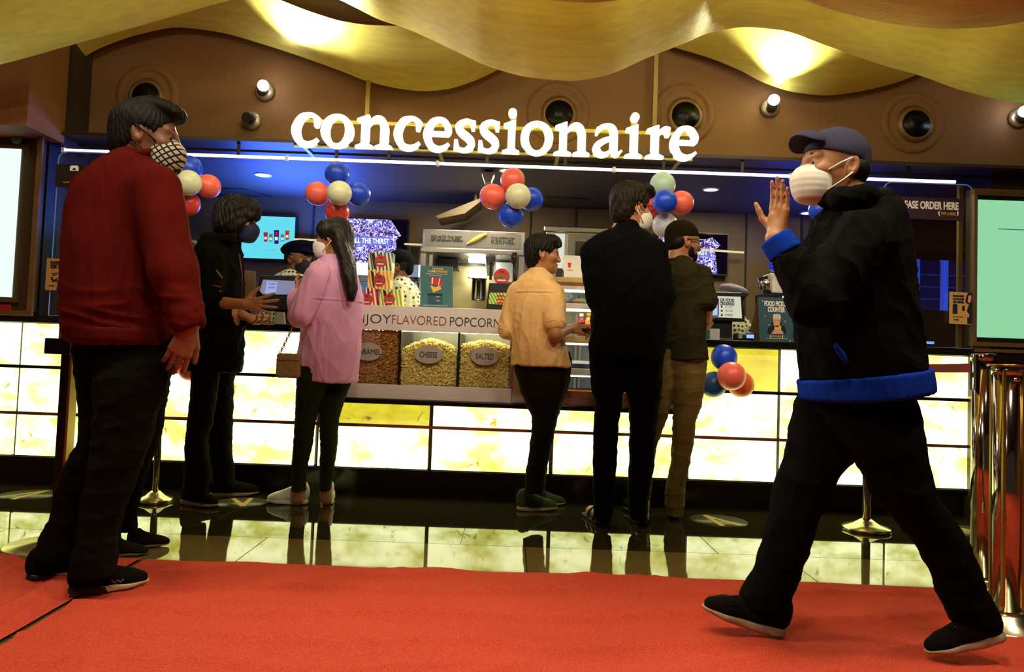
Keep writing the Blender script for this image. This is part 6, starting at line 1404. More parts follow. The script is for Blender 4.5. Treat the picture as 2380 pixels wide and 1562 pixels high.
    CAP = fabric('cap_grey', (62, 62, 78), .4, 300, .15); baseball_cap(o, H, CAP, True, 14)
    def hair(S):
        E(S, H, (-.055, 0, -.005), (.06, .077, .055)); E(S, H, (.06, 0, -.03), (.095, .12, .10), .01, 'sub')
    garment('hair', o, HAIR, hair, .004, strand(H, .001)); face_parts(o, H); mask(o, H, M('mask_white', (226, 220, 200), .85), 1.06, M('loop_white', (225, 222, 214), .8))
man_walking()

def girl_jacket():
    Y = 4.0; H = Frame(P(552, 512, Y), 6, -6, 0, .95)
    torso = [(543, 500, 545, .06), (555, 480, 552, .09), (570, 461, 557, .125), (592, 455, 561, .145), (630, 453, 564, .15), (695, 455, 564, .145), (760, 447, 565, .15), (820, 441, 562, .155), (864, 439, 557, .155)]
    legL = [(840, 442, 508, .085), (880, 447, 507, .085), (932, 445, 500, .08), (966, 439, 495, .075), (1036, 432, 480, .07), (1094, 430, 487, .068), (1136, 429, 482, .066), (1156, 430, 480, .06)]
    legR = [(840, 480, 552, .085), (880, 484, 543, .085), (956, 486, 540, .08), (1018, 484, 537, .075), (1053, 487, 537, .07), (1070, 489, 540, .07), (1105, 494, 543, .068), (1132, 497, 545, .06)]
    sh, el, wr = at(492, 598, 3.86), at(486, 702, 3.80), at(566, 707, 3.76)
    sh2, el2, wr2 = at(520, 598, 4.14), at(520, 712, 4.16), at(570, 735, 3.98)
    fl = FL(500, 1165, 0)
    def ops(S):
        S.loft(st(torso[1:], Y, .022)); S.loft(st(legL, 3.95, .014), .02); S.loft(st(legR, 4.2, .014), .02)
        for a, b, c in ((sh, el, wr), (sh2, el2, wr2)): S.cone(a, b, .045, .038, .02); S.cone(b, c, .038, .025, .02)
        head_ops(S, H, at(522, 565, Y), .048)
        hand_ops(S, wr, (1, .05, .06), (0, -.1, 1), (0, 1, .1), (8, 12, 8), 16, .92, 1.0)
        hand_ops(S, wr2, (.86, -.15, -.42), (.3, .9, .2), (-.2, -.75, .6), (30, 28, 20), 12, .9, .9, ((10, 14, 8), (32, 30, 20), (46, 40, 25), (56, 45, 25)))
    o = person('black jacket person with shaggy hair talking with both hands', fl, ops, SKIN2, .0042)
    BK = fabric('jacket_black', (13, 12, 8), .4, 300, .2)
    def jk(S):
        S.loft(st(torso, Y), .03, cap=.015); S.cone(sh, el, .074, .064, .03); S.cone(el, wr, .060, .050, .03); S.cone(sh2, el2, .074, .062, .03); S.cone(el2, wr2, .058, .048, .03)
        S.half(at(534, 712, Y), (-1, 0, 0), .01) if False else None
        S.cone(at(545, 708, 3.76), at(600, 706, 3.72), .075, .075, .004, mode='sub'); S.cone(at(552, 730, 3.98), at(610, 750, 3.96), .062, .06, .004, mode='sub')
    garment('jacket', o, BK, jk, .0055, folds(.006, (5.5, 5.5, 7), 51, .0015, (18, 18, 18)))
    garment('hood', o, BK, lambda S: (S.cone(at(485, 556, Y - .08), at(536, 556, Y - .10), .034, .028, .03), S.cone(at(485, 556, Y - .08), at(486, 560, Y + .08), .034, .034, .03), S.cone(at(486, 560, Y + .08), at(536, 556, Y + .09), .034, .026, .03), S.cone(at(478, 575, Y - .04), at(476, 590, Y), .05, .04, .03)), .0055, folds(.003, (9, 9, 9), 3))
    for a, b, m in (((503, 628), (517, 647), M('patch_gold', (150, 130, 60), .5)), ((489, 662), (514, 668), M('patch_red', (120, 40, 24), .5)), ((512, 676), (515, 690), M('patch_gold', (150, 130, 60), .5))): MB().tube([Vector(at(*a, 3.775)), Vector(at((a[0] + b[0]) / 2, (a[1] + b[1]) / 2, 3.768)), Vector(at(*b, 3.775))], .004, 6).build('sleeve_patch', m, o)
    MB().tube([P(556, 590, 3.86), P(563, 640, 3.87), P(561, 700, 3.87)], .003, 6).build('zipper', M('zip_red', (120, 40, 40), .4), o)
    garment('trousers', o, DENIM_B, lambda S: (S.loft(st(legL, 3.95), .02, cap=.006), S.loft(st(legR, 4.2), .02, cap=.006)), .006, FOLDS_LEG(53))
    SH = fabric('shoe_dark', (24, 20, 12), .5, 300); SO = M('sole_sand', (170, 146, 104), .7)
    shoe(o, FL(424, 1170, 0), FL(507, 1182, 0), SH, SO, 1.0, BLACKPL); shoe(o, FL(488, 1155, 0), FL(604, 1150, 0), SH, SO, .9, BLACKPL)
    def hair(S):
        E(S, H, (-.016, 0, .045), (.122, .104, .102)); E(S, H, (-.05, 0, -.03), (.085, .098, .08), .03); E(S, H, (.055, 0, .07), (.068, .082, .062), .03); E(S, H, (.075, -.02, .028), (.036, .07, .034), .02); E(S, H, (.02, -.082, -.02), (.05, .026, .06), .02); E(S, H, (.02, .082, -.02), (.05, .026, .06), .02)
        E(S, H, (.12, .0, -.055), (.072, .085, .075), .01, 'sub')
    garment('hair', o, M('hair_shaggy', (19, 14, 7), .6, spec=.22, noise=.4, nscale=90), hair, .0042, strand(H, .006, 22, 6)); face_parts(o, H); mask(o, H, M('mask_navy', (22, 24, 62), .8), 1.08, BLACKPL)
girl_jacket()

def woman_pink():
    Y = 4.15; H = Frame(P(775, 553, Y), 168, -3, 0, .95)
    torso = [(598, 760, 802, .06), (606, 742, 810, .09), (620, 724, 822, .12), (640, 714, 831, .14), (670, 706, 838, .15), (700, 701, 843, .15), (750, 702, 842, .15), (800, 699, 838, .155), (840, 690, 834, .16), (888, 704, 830, .155)]
    legL = [(850, 690, 775, .09), (894, 690, 762, .09), (949, 688, 742, .08), (984, 686, 732, .075), (1036, 683, 725, .07), (1087, 679, 714, .055), (1125, 678, 711, .048), (1140, 679, 711, .048)]
    legR = [(850, 745, 826, .09), (894, 745, 814, .09), (932, 744, 799, .08), (984, 743, 786, .075), (1036, 745, 783, .07), (1087, 743, 776, .055), (1125, 743, 771, .048), (1140, 743, 770, .048)]
    sh, el, wr = at(738, 645, 4.02), at(700, 732, 3.97), at(690, 690, 4.16)
    sh2, el2, wr2 = at(790, 640, 4.28), at(760, 730, 4.36), at(710, 690, 4.34)
    fl = FL(720, 1170, 0)
    def ops(S):
        S.loft(st(torso[1:], Y, .03)); S.loft(st(legL, 4.1, .010), .02); S.loft(st(legR, 4.2, .010), .02)
        for a, b, c in ((sh, el, wr), (sh2, el2, wr2)): S.cone(a, b, .042, .035, .02); S.cone(b, c, .035, .024, .02)
        head_ops(S, H, at(778, 608, Y), .047)
        hand_ops(S, wr, at(699, 655, 4.2) - wr, (.3, .9, 0), (.9, -.3, 0), (25, 35, 25), 4, .85, .6); hand_ops(S, wr2, (-.6, -.1, .7), (.2, -.9, .2), (.7, .2, .6), (25, 35, 25), 4, .85, .6)
        S.cone(at(694, 1130, 4.1), at(692, 1160, 4.1), .034, .034, .02); S.cone(at(757, 1130, 4.2), at(758, 1160, 4.2), .034, .034, .02)
    o = person('woman with long dark hair in an oversized pink shirt', fl, ops, SKIN2, .0042)
    PK = fabric('pink_corduroy', (224, 166, 204), .4, 500, .08)
    def sr(S):
        S.loft(st(torso, Y), .03, cap=.016); S.cone(sh, el, .078, .066, .03); S.cone(el, wr, .062, .052, .02); S.cone(sh2, el2, .074, .062, .03); S.cone(el2, wr2, .06, .052, .02)
        S.half(at(690, 668, 4.1), (-.25, 0, 1), .01) if False else None
        S.cone(at(690, 846, Y - .25), at(690, 900, Y - .25), .03, .06, .01, mode='sub')
    s = garment('shirt', o, PK, sr, .0052, seam(folds(.007, (4.5, 4.5, 1.7), 61, .0012, (18, 18, 12)), P(780, 704, Y).z, Y, P(752, 704, Y).x, 9))
    garment('collar', s, PK, lambda S: (S.loft(st([(594, 752, 800, .075), (604, 746, 806, .09), (614, 738, 812, .105)], Y), cap=.008)), .005)
    garment('leggings', o, fabric('legging_olive', (36, 38, 20), .3, 400, .1), lambda S: (S.loft(st(legL, 4.1), .02, cap=.004), S.loft(st(legR, 4.2), .02, cap=.004)), .0055, folds(.002, (4, 4, 14), 63))
    WH = M('sneaker_white', (232, 228, 206), .55, bump=.1, bscale=150); WS = M('sneaker_sole', (226, 220, 196), .6)
    shoe(o, FL(716, 1172, 0), FL(617, 1170, 0), WH, WS, 1.1, WHITEP, label='white sneaker'); hr = FL(762, 1174, 0); shoe(o, hr, hr + Vector((-.06, .235, 0)), WH, WS, 1.1, WHITEP, label='white sneaker')
    def hair(S):
        E(S, H, (-.014, 0, .036), (.106, .086, .092)); E(S, H, (-.06, -.0, -.02), (.062, .08, .10), .03); E(S, H, (.03, .055, .04), (.05, .04, .06), .02); E(S, H, (.03, -.055, .04), (.05, .04, .06), .02)
        E(S, H, (.122, 0, -.04), (.094, .115, .105), .01, 'sub')
        S.loft(st([(540, 772, 812, .07, -.02), (575, 782, 820, .075, -.05), (610, 795, 833, .07, -.09), (640, 804, 839, .06, -.13), (672, 813, 844, .045, -.15), (695, 821, 840, .03, -.165), (706, 826, 834, .02, -.165)], Y), .03)
    garment('long_hair', o, M('hair_long', (22, 16, 9), .5, spec=.3, noise=.4, nscale=60, stretch=(1, 1, .15)), hair, .0045, lambda v, nn: .003 * wnoise(v, (60, 60, 4), 6) + .002 * wnoise(v, (110, 110, 6), 7)); face_parts(o, H)
    mask(o, H, M('mask_pale', (222, 216, 214), .85), 1.0, M('loop_white', (225, 222, 214), .8))
    # handbag
    Yb = 3.93; c = A3(P(671, 850, Yb)); bag = thing('handbag', 'quilted beige handbag on a gold chain at the hip of the pink shirt woman', 'handbag', c)
    g_ = garment('bag_body', bag, M('bag_beige', (150, 122, 72), .6, bump=.3, bscale=120), lambda S: S.box(c, (.062, .03, .066), rad=.016), .0042, lambda v, nn: -.0035 * np.maximum(0, 1 - 14 * np.minimum(np.abs(np.mod((v[:, 0] + v[:, 2]) * 18, 1) - .5), np.abs(np.mod((v[:, 0] - v[:, 2]) * 18, 1) - .5))))
    MB().box(c[0] - .062, c[0] + .062, Yb - .033, Yb - .029, c[2] + .028, c[2] + .031).build('flap_edge', M('bag_edge', (96, 76, 44), .6), g_)
    a, b = P(651, 821, Yb), P(684, 752, Yb); n = 12; ch = MB()
    for i in range(n):
        p = a.lerp(b, (i + .5) / n); d = (b - a) / n * .62; w_ = Vector((0, .008, 0)) if i % 2 else Vector((.007, 0, .003))
        ch.tube([p + d * math.cos(q) + w_ * math.sin(q) for q in np.linspace(0, 2 * PI, 14, endpoint=False)], .0022, 6, True)
    ch.build('chain', M('chain_gold', (170, 120, 50), .3, .9), bag)
woman_pink()

def woman_yellow():
    Y = 4.13; H = Frame(P(1262, 591, Y), 4, -2, 0, .92)
    torso = [(628, 1232, 1272, .06), (640, 1214, 1284, .085), (655, 1202, 1293, .11), (675, 1193, 1301, .12), (705, 1188, 1304, .125), (750, 1188, 1305, .125), (785, 1189, 1310, .13), (815, 1189, 1320, .135), (852, 1189, 1331, .14)]
    legL = [(815, 1194, 1310, .10), (850, 1193, 1320, .105), (888, 1203, 1318, .105), (930, 1217, 1306, .095), (978, 1236, 1293, .075), (1026, 1232, 1284, .068), (1074, 1226, 1273, .06), (1122, 1220, 1265, .055), (1145, 1219, 1263, .052)]
    legR = [(815, 1220, 1326, .10), (850, 1235, 1329, .10), (892, 1240, 1323, .10), (950, 1247, 1303, .085), (1010, 1252, 1288, .07), (1080, 1240, 1274, .06), (1140, 1232, 1266, .052)]
    sh, el, wr = at(1288, 683, 4.06), at(1291, 777, 3.97), at(1327, 764, 4.09)
    sh2, el2, wr2 = at(1201, 683, 4.15), at(1180, 768, 4.15), at(1205, 790, 4.32)
    fl = FL(1245, 1186, 0)
    def ops(S):
        S.loft(st(torso[1:], Y, .02)); S.loft(st(legL, Y, .010), .02); S.loft(st(legR, Y + .06, .010), .02)
        for a, b, c in ((sh, el, wr), (sh2, el2, wr2)): S.cone(a, b, .041, .036, .02); S.cone(b, c, .036, .023, .02)
        head_ops(S, H, at(1252, 634, Y), .045, nose=.2)
        hand_ops(S, wr, (.95, .25, -.05), (0, .4, .8), (0, 1, -.3), (30, 35, 25), 3, .88, .5); hand_ops(S, wr2, (.5, .8, 0), (0, 0, 1), (.8, -.5, 0), (20, 30, 20), 3, .88, .5)
    o = person('woman with cropped hair in a mustard shirt and no mask', fl, ops, SKIN2, .0040)
    YL_ = fabric('mustard_linen', (226, 184, 120), .4, 380, .10)
    def sr(S):
        S.loft(st(torso, Y), .03, cap=.014); S.cone(sh, el + (el - sh) * -.26, .062, .058, .03); S.cone(sh2, el2, .060, .056, .03)
        S.half(at(1240, 853, Y), (-.06, 0, -1), .005)
    s = garment('shirt', o, YL_, sr, .0048, seam(folds(.0055, (5, 5, 2.2), 71, .0016, (26, 26, 12)), P(1240, 685, Y).z, Y + .02, P(1200, 685, Y).x, P(1283, 685, Y).x))
    for a, b, r in ((sh, el, .062), (sh2, el2, .060)):
        d = unit(b - a); e = a + (b - a) * (.74 if r == .062 else .98); garment('cuff', s, YL_, lambda S: (S.cone(e - d * .022, e + d * .004, r, r - .001, .01), S.half(e + d * .012, d, .004), S.half(e - d * .026, -d, .004)), .0045)
    garment('collar', s, YL_, lambda S: (S.loft(st([(624, 1229, 1272, .065), (634, 1224, 1277, .075), (646, 1214, 1284, .09)], Y), cap=.006)), .0045)
    garment('trousers', o, fabric('trouser_dark_olive', (26, 21, 9), .4, 400), lambda S: (S.loft(st(legL, Y), .02, cap=.004), S.loft(st(legR, Y + .06), .02, cap=.004)), .0055, FOLDS_LEG(73, .003))
    SG = fabric('shoe_green_mesh', (66, 76, 52), .5, 250); SO = M('sole_taupe2', (176, 146, 104), .7)
    so, q = shoe(o, FL(1201, 1187, 0), FL(1297, 1186, 0), SG, SO, 1.0, M('lace_green', (60, 74, 50), .7), wd=.95)
    MB().tube([Vector(q(.075, -.040, .035)), Vector(q(.085, -.041, .062)), Vector(q(.098, -.041, .035))], .0025, 6).build('side_mark', M('mark_pale', (150, 170, 150), .5), so); MB().tube([Vector(q(.03, -.034, .06)), Vector(q(.02, -.02, .095)), Vector(q(.02, .02, .095))], .003, 6).build('heel_trim', M('trim_teal', (40, 150, 120), .5), so)
    h2 = FL(1240, 1176, 0); shoe(o, h2, h2 + Vector((.20, .06, 0)), SG, SO, 1.0)
    def hair(S):
        E(S, H, (-.016, 0, .040), (.106, .086, .090)); E(S, H, (-.060, 0, -.02), (.052, .068, .085), .03); E(S, H, (.060, -.012, .080), (.052, .062, .040), .02, tilt=-25); E(S, H, (.088, -.02, .052), (.020, .05, .026), .015)
        E(S, H, (.118, 0, -.035), (.090, .12, .086), .012, 'sub'); E(S, H, (.006, -.085, -.034), (.034, .03, .044), .01, 'sub'); E(S, H, (.006, .085, -.034), (.034, .03, .044), .01, 'sub'); S.half(H(-.06, 0, -.115), H.d(.2, 0, -1), .01)
    garment('hair', o, HAIR, hair, .0038, strand(H, .003, 30, 8)); face_parts(o, H); MB().ball(Vector(H(-.008, -.082, -.042)), .005, 10, 8).build('earring', CHROME, o)
    MB().tube([Vector(wr + np.array((.0 + .0, -.026 * math.cos(q), .026 * math.sin(q)))) - Vector((.012, 0, 0)) for q in np.linspace(0, 2 * PI, 20, endpoint=False)], .0022, 6, True).build('bracelet', CHROME, o)
    c = P(1362, 766, 4.13); tag(garment('phone', None, BLACKPL, lambda S: S.box(c, (.036, .05, .0055), ax=[unit((1, .2, .0)), unit((-.2, 1, -.0)), (0, 0, 1)], rad=.004), .003), 'black phone held flat by the mustard shirt woman', 'phone')
woman_yellow()

def man_tall():
    Y = 3.90; H = Frame(P(1467, 482, Y), 30, -3, 0, 1.0)
    torso = [(520, 1436, 1478, .06), (533, 1414, 1494, .09), (547, 1386, 1514, .115), (562, 1366, 1530, .13), (590, 1358, 1542, .14), (620, 1357, 1552, .145), (650, 1362, 1557, .15), (680, 1370, 1560, .15), (724, 1374, 1556, .145), (783, 1370, 1548, .14), (838, 1370, 1542, .14)]
    legL = [(800, 1371, 1458, .10), (860, 1371, 1454, .10), (898, 1374, 1451, .10), (946, 1383, 1444, .09), (1004, 1380, 1436, .082), (1074, 1378, 1433, .075), (1138, 1379, 1428, .07), (1196, 1380, 1422, .065), (1208, 1382, 1420, .065)]
    legR = [(800, 1449, 1542, .10), (866, 1451, 1539, .10), (904, 1453, 1537, .10), (946, 1461, 1531, .09), (1010, 1463, 1524, .082), (1074, 1462, 1520, .075), (1122, 1460, 1513, .07), (1157, 1459, 1507, .068), (1208, 1466, 1503, .065)]
    sh, el, wr = at(1525, 585, 3.89), at(1545, 690, 3.90), at(1490, 700, 4.02)
    sh2, el2, wr2 = at(1378, 590, 3.89), at(1388, 690, 3.92), at(1450, 700, 4.05)
    fl = FL(1445, 1220, 0)
    aL, aR = FL(1403, 1221, 0), FL(1492, 1222, 0)
    def foot(S, a, d):
        a = A3(a); d = unit(d); S.cone(a + d * .03 + np.array((0, 0, .05)), a + d * .05 + np.array((0, 0, .11)), .032, .036, .02); S.cone(a + d * .03 + np.array((0, 0, .042)), a + d * .19 + np.array((0, 0, .035)), .030, .030, .02); S.cone(a + d * .19 + np.array((0, 0, .034)), a + d * .235 + np.array((0, 0, .032)), .030, .018, .01)
    dL, dR = (-.25, 1, 0), (.25, 1, 0)
    def ops(S):
        S.loft(st(torso[1:-1], Y, .02)); S.loft(st(legL, Y, .012), .02); S.loft(st(legR, Y, .012), .02)
        for a, b, c in ((sh, el, wr), (sh2, el2, wr2)): S.cone(a, b, .046, .04, .02); S.cone(b, c, .04, .027, .02)
        head_ops(S, H, at(1452, 530, Y), .055, -.02); foot(S, aL, dL); foot(S, aR, dR)
        hand_ops(S, wr, (-.8, .3, .1), (0, 0, 1), (-.3, -.9, 0), (20, 30, 20)); hand_ops(S, wr2, (.8, .2, .1), (0, 0, 1), (.3, -.9, 0), (20, 30, 20))
    o = person('tall man in black with red glasses seen from behind', fl, ops, SKIN3, .0042)
    BK = fabric('shirt_black', (9, 9, 10), .4, 400, .2)
    def sr(S):
        S.loft(st(torso, Y), .03, cap=.014); S.cone(sh, el, .066, .058, .03); S.cone(el, wr, .056, .045, .03); S.cone(sh2, el2, .066, .058, .03); S.cone(el2, wr2, .056, .045, .03)
    s = garment('shirt', o, BK, sr, .0055, folds(.006, (4, 4, 3), 81, .0012, (18, 18, 14)))
    garment('collar', s, BK, lambda S: S.loft(st([(514, 1432, 1482, .07), (528, 1424, 1488, .08), (540, 1412, 1496, .095)], Y), cap=.008), .005)
    garment('trousers', o, fabric('trouser_black2', (7, 6, 5)), lambda S: (S.loft(st(legL, Y), .02, cap=.004), S.loft(st(legR, Y), .02, cap=.004)), .006, FOLDS_LEG(83, .004))
    LEA = M('sandal_leather', (30, 24, 20), .5); SOL = M('sandal_sole', (40, 34, 24), .7)
    for a, d in ((aL, dL), (aR, dR)):
        a = A3(a); d = unit(d); n = np.array((d[1], -d[0], 0))
        def ops2(S): S.cone(a + d * .035 + np.array((0, 0, .01)), a + d * .22 + np.array((0, 0, .01)), .040, .044, .02); S.half(a, (0, 0, -1)); S.half(a + np.array((0, 0, .018)), (0, 0, 1))
        sd = garment('sandal', o, SOL, ops2, .0045)
        for x, z in ((.015, .045), (.06, .075), (.14, .075)): MB().tube([Vector(a + d * x - n * .040 + np.array((0, 0, .015))), Vector(a + d * (x - .006) - n * .034 + np.array((0, 0, z * .7))), Vector(a + d * (x - .03 if x < .03 else x) + np.array((0, 0, z))), Vector(a + d * (x - .006) + n * .034 + np.array((0, 0, z * .7))), Vector(a + d * x + n * .040 + np.array((0, 0, .015)))], .006, 8).build('strap', LEA, sd)
    def hair(S):
        E(S, H, (-.016, 0, .040), (.114, .092, .100)); E(S, H, (-.062, 0, -.03), (.055, .07, .075), .03); E(S, H, (.055, -.01, .105), (.066, .068, .036), .02); E(S, H, (.095, -.02, .085), (.026, .05, .024), .015)
        E(S, H, (.122, 0, -.03), (.092, .12, .088), .012, 'sub'); E(S, H, (.004, -.088, -.036), (.036, .03, .048), .01, 'sub'); E(S, H, (.004, .088, -.036), (.036, .03, .048), .01, 'sub'); S.half(H(-.06, 0, -.10), H.d(.2, 0, -1), .01)
    garment('hair', o, M('hair_brown', (26, 19, 8), .6, spec=.2, noise=.4, nscale=90), hair, .004, strand(H, .0035, 26, 9)); face_parts(o, H)
    RG = M('glasses_red', (150, 26, 20), .3); gl_ = MB().tube([Vector(H(-.02, -.082, .006)), Vector(H(.05, -.080, .010)), Vector(H(.092, -.062, .010))], .0032, 8).build('eyeglasses', RG, o); MB().tube([Vector(H(-.02, .082, .006)), Vector(H(.05, .080, .010)), Vector(H(.092, .062, .010))], .0032, 8).build('temple', RG, gl_)
    for y in (-1, 1): MB().tube([Vector(H(.100, y * .034 + .026 * math.cos(q), .002 + .021 * math.sin(q))) for q in np.linspace(0, 2 * PI, 24, endpoint=False)], .003, 8, True).build('rim', RG, gl_)
    mask(o, H, M('mask_white2', (226, 222, 206), .85), 1.0, M('loop_white', (225, 222, 214), .8), .018)
man_tall()

def man_cap():
    Y = 4.20; H = Frame(P(1588, 563, Y), 18, -3, 0, .98)
    torso = [(597, 1560, 1596, .07), (608, 1548, 1615, .09), (620, 1545, 1632, .11), (640, 1545, 1642, .12), (670, 1545, 1643, .125), (724, 1545, 1640, .125), (760, 1545, 1638, .125), (800, 1546, 1641, .125), (838, 1548, 1645, .13)]
    legR = [(815, 1548, 1644, .10), (850, 1552, 1641, .10), (882, 1560, 1639, .10), (940, 1566, 1630, .09), (978, 1564, 1616, .085), (1042, 1562, 1609, .075), (1090, 1557, 1600, .072), (1132, 1548, 1591, .07), (1165, 1546, 1591, .068), (1198, 1550, 1585, .065)]
    legL = [(815, 1508, 1590, .10), (892, 1502, 1568, .10), (943, 1492, 1557, .09), (1004, 1480, 1538, .085), (1048, 1476, 1523, .078), (1110, 1474, 1515, .07), (1154, 1470, 1511, .07), (1192, 1472, 1506, .065)]
    sh, el, wr = at(1628, 640, 4.18), at(1644, 706, 4.12), at(1643, 745, 4.19)
    sh2, el2, wr2 = at(1553, 640, 4.24), at(1552, 715, 4.28), at(1590, 740, 4.30)
    fl = FL(1560, 1200, 0)
    def ops(S):
        S.loft(st(torso[1:], Y, .02)); S.loft(st(legR, Y, .014), .02); S.loft(st(legL, Y + .05, .014), .02)
        for a, b, c in ((sh, el, wr), (sh2, el2, wr2)): S.cone(a, b, .045, .038, .02); S.cone(b, c, .036, .027, .02)
        head_ops(S, H, at(1572, 605, Y), .056, -.016)
        hand_ops(S, wr, (.25, .5, -.25), (.4, -.2, .8), (-.8, .4, 0), (50, 60, 30), 2, .9, .5); hand_ops(S, wr2, (.8, .3, 0), (0, 0, 1), (0, -1, 0), (20, 30, 20))
    o = person('bearded man in a dark cap and olive tee beside the tall man', fl, ops, SKIN2, .0042)
    TE = fabric('tee_olive', (44, 40, 20), .4, 400, .15)
    def sr(S):
        S.loft(st(torso, Y), .03, cap=.014); S.cone(sh, el + (el - sh) * -.1, .064, .060, .03); S.cone(sh2, el2 + (el2 - sh2) * -.2, .062, .058, .03); S.half(at(1590, 836, Y), (0.05, 0, -1), .005)
    s = garment('tee_shirt', o, TE, sr, .0055, folds(.006, (4, 4, 4), 91, .0012, (18, 18, 16)))
    MB().tube([P(1576 - 24 * math.cos(a), 602 + 3 * math.cos(a) - 1 * math.sin(a), Y - .07 * math.sin(a)) for a in np.linspace(0, 2 * PI, 36, endpoint=False)], .009, 8, True).build('neck_rib', TE, s)
    garment('trousers', o, fabric('trouser_khaki', (112, 92, 50), .5, 380, .15), lambda S: (S.loft(st(legR, Y), .02, cap=.005), S.loft(st(legL, Y + .05), .02, cap=.005)), .0055, FOLDS_LEG(93, .005))
    SH = fabric('shoe_dark2', (20, 17, 12), .5, 300); a = FL(1567, 1206, 0); shoe(o, a, a + Vector((.05, .265, 0)), SH, BLACKPL, 1.0); a = FL(1492, 1204, 0); shoe(o, a, a + Vector((-.05, .265, 0)), SH, BLACKPL, 1.0)
    garment('beard', o, HAIR, lambda S: (E(S, H, (.046, 0, -.080), (.050, .051, .040)), E(S, H, (.022, -.052, -.05), (.024, .013, .038), .02), E(S, H, (.022, .052, -.05), (.024, .013, .038), .02), E(S, H, (.112, 0, -.045), (.05, .05, .030), .01, 'sub')), .004, lambda v, n: .0012 * wnoise(v, (90, 90, 90), 4))
    garment('hair', o, HAIR, lambda S: (E(S, H, (-.054, 0, -.008), (.054, .0745, .058)), E(S, H, (.06, 0, -.03), (.10, .12, .10), .01, 'sub')), .004, strand(H, .001)); face_parts(o, H)
    baseball_cap(o, H, fabric('cap_dark', (30, 24, 10), .4, 300, .2), True, 0)
    gl_ = MB().tube([Vector(H(-.02, -.082, .006)), Vector(H(.05, -.080, .008)), Vector(H(.092, -.060, .006))], .003, 8).build('eyeglasses', BLACKPL, o)
    for y in (-1, 1): MB().tube([Vector(H(.100, y * .033 + .027 * math.cos(q), .000 + .021 * math.sin(q))) for q in np.linspace(0, 2 * PI, 24, endpoint=False)], .003, 8, True).build('rim', BLACKPL, gl_)
man_cap()

# ---- the man half hidden behind the maroon sweater
def man_behind():
    Y = 3.12; H = Frame(P(322, 410, Y), 20, 0, 0, .98)
    torso = [(458, 300, 340, .07), (470, 270, 370, .10), (490, 230, 395, .12), (520, 212, 404, .135), (600, 215, 395, .14), (700, 222, 388, .14), (800, 238, 392, .14)]
    legF = [(780, 270, 392, .10), (890, 285, 389, .10), (966, 285, 377, .09), (1036, 280, 364, .085), (1060, 276, 351, .08), (1122, 262, 331, .075), (1174, 254, 320, .07), (1205, 252, 314, .068), (1232, 252, 314, .068)]
    legN = [(780, 242, 350, .10), (900, 245, 340, .10), (1000, 240, 320, .09), (1080, 228, 300, .08), (1150, 222, 285, .075), (1215, 220, 278, .07), (1258, 222, 276, .07)]
    sh, el, wr = at(375, 525, 3.1), at(372, 660, 3.08), at(372, 770, 3.02); sh2, el2, wr2 = at(235, 525, 3.15), at(240, 660, 3.15), at(250, 770, 3.1)
    fl = FL(300, 1282, 0)
    def ops(S):
        S.loft(st(torso[1:], Y, .02)); S.loft(st(legF, 3.22, .014), .02); S.loft(st(legN, 3.08, .014), .02)
        for a, b, c in ((sh, el, wr), (sh2, el2, wr2)): S.cone(a, b, .045, .038, .02); S.cone(b, c, .036, .027, .02)
        head_ops(S, H, at(318, 470, Y)); hand_ops(S, wr, (0, 0, -1), (.8, .3, 0), (0, 1, 0), (15, 25, 15)); hand_ops(S, wr2, (0, 0, -1), (.8, .3, 0), (0, -1, 0), (15, 25, 15))
    o = person('person standing hidden behind the maroon sweater man, dark trousers and sneakers showing', fl, ops, SKIN, .0055)
    garment('shirt', o, fabric('shirt_hidden', (20, 18, 16)), lambda S: (S.loft(st(torso, Y), .03), S.cone(sh, el, .062, .056, .03), S.cone(el, wr, .054, .045, .03), S.cone(sh2, el2, .062, .056, .03), S.cone(el2, wr2, .054, .045, .03)), .009, folds(.004, (6, 6, 5), 7))
    garment('trousers', o, DENIM_B, lambda S: (S.loft(st(legF, 3.22), .02, cap=.005), S.loft(st(legN, 3.08), .02, cap=.005)), .0062, FOLDS_LEG(103, .005))
    SH = fabric('shoe_charcoal', (26, 24, 18), .5, 300); SO = M('sole_grey', (112, 98, 72), .7)
    shoe(o, FL(248, 1294, 0), FL(348, 1290, 0), SH, SO, 1.0, BLACKPL, wd=1.05); shoe(o, FL(296, 1276, 0), FL(398, 1268, 0), SH, SO, 1.0, BLACKPL, wd=1.05)
    garment('hair', o, HAIR, lambda S: (E(S, H, (-.016, 0, .038), (.106, .085, .094)), E(S, H, (.12, 0, -.03), (.09, .12, .09), .01, 'sub'), S.half(H(-.05, 0, -.07), H.d(.2, 0, -1), .01)), .005, strand(H, .002)); face_parts(o, H)
man_behind()

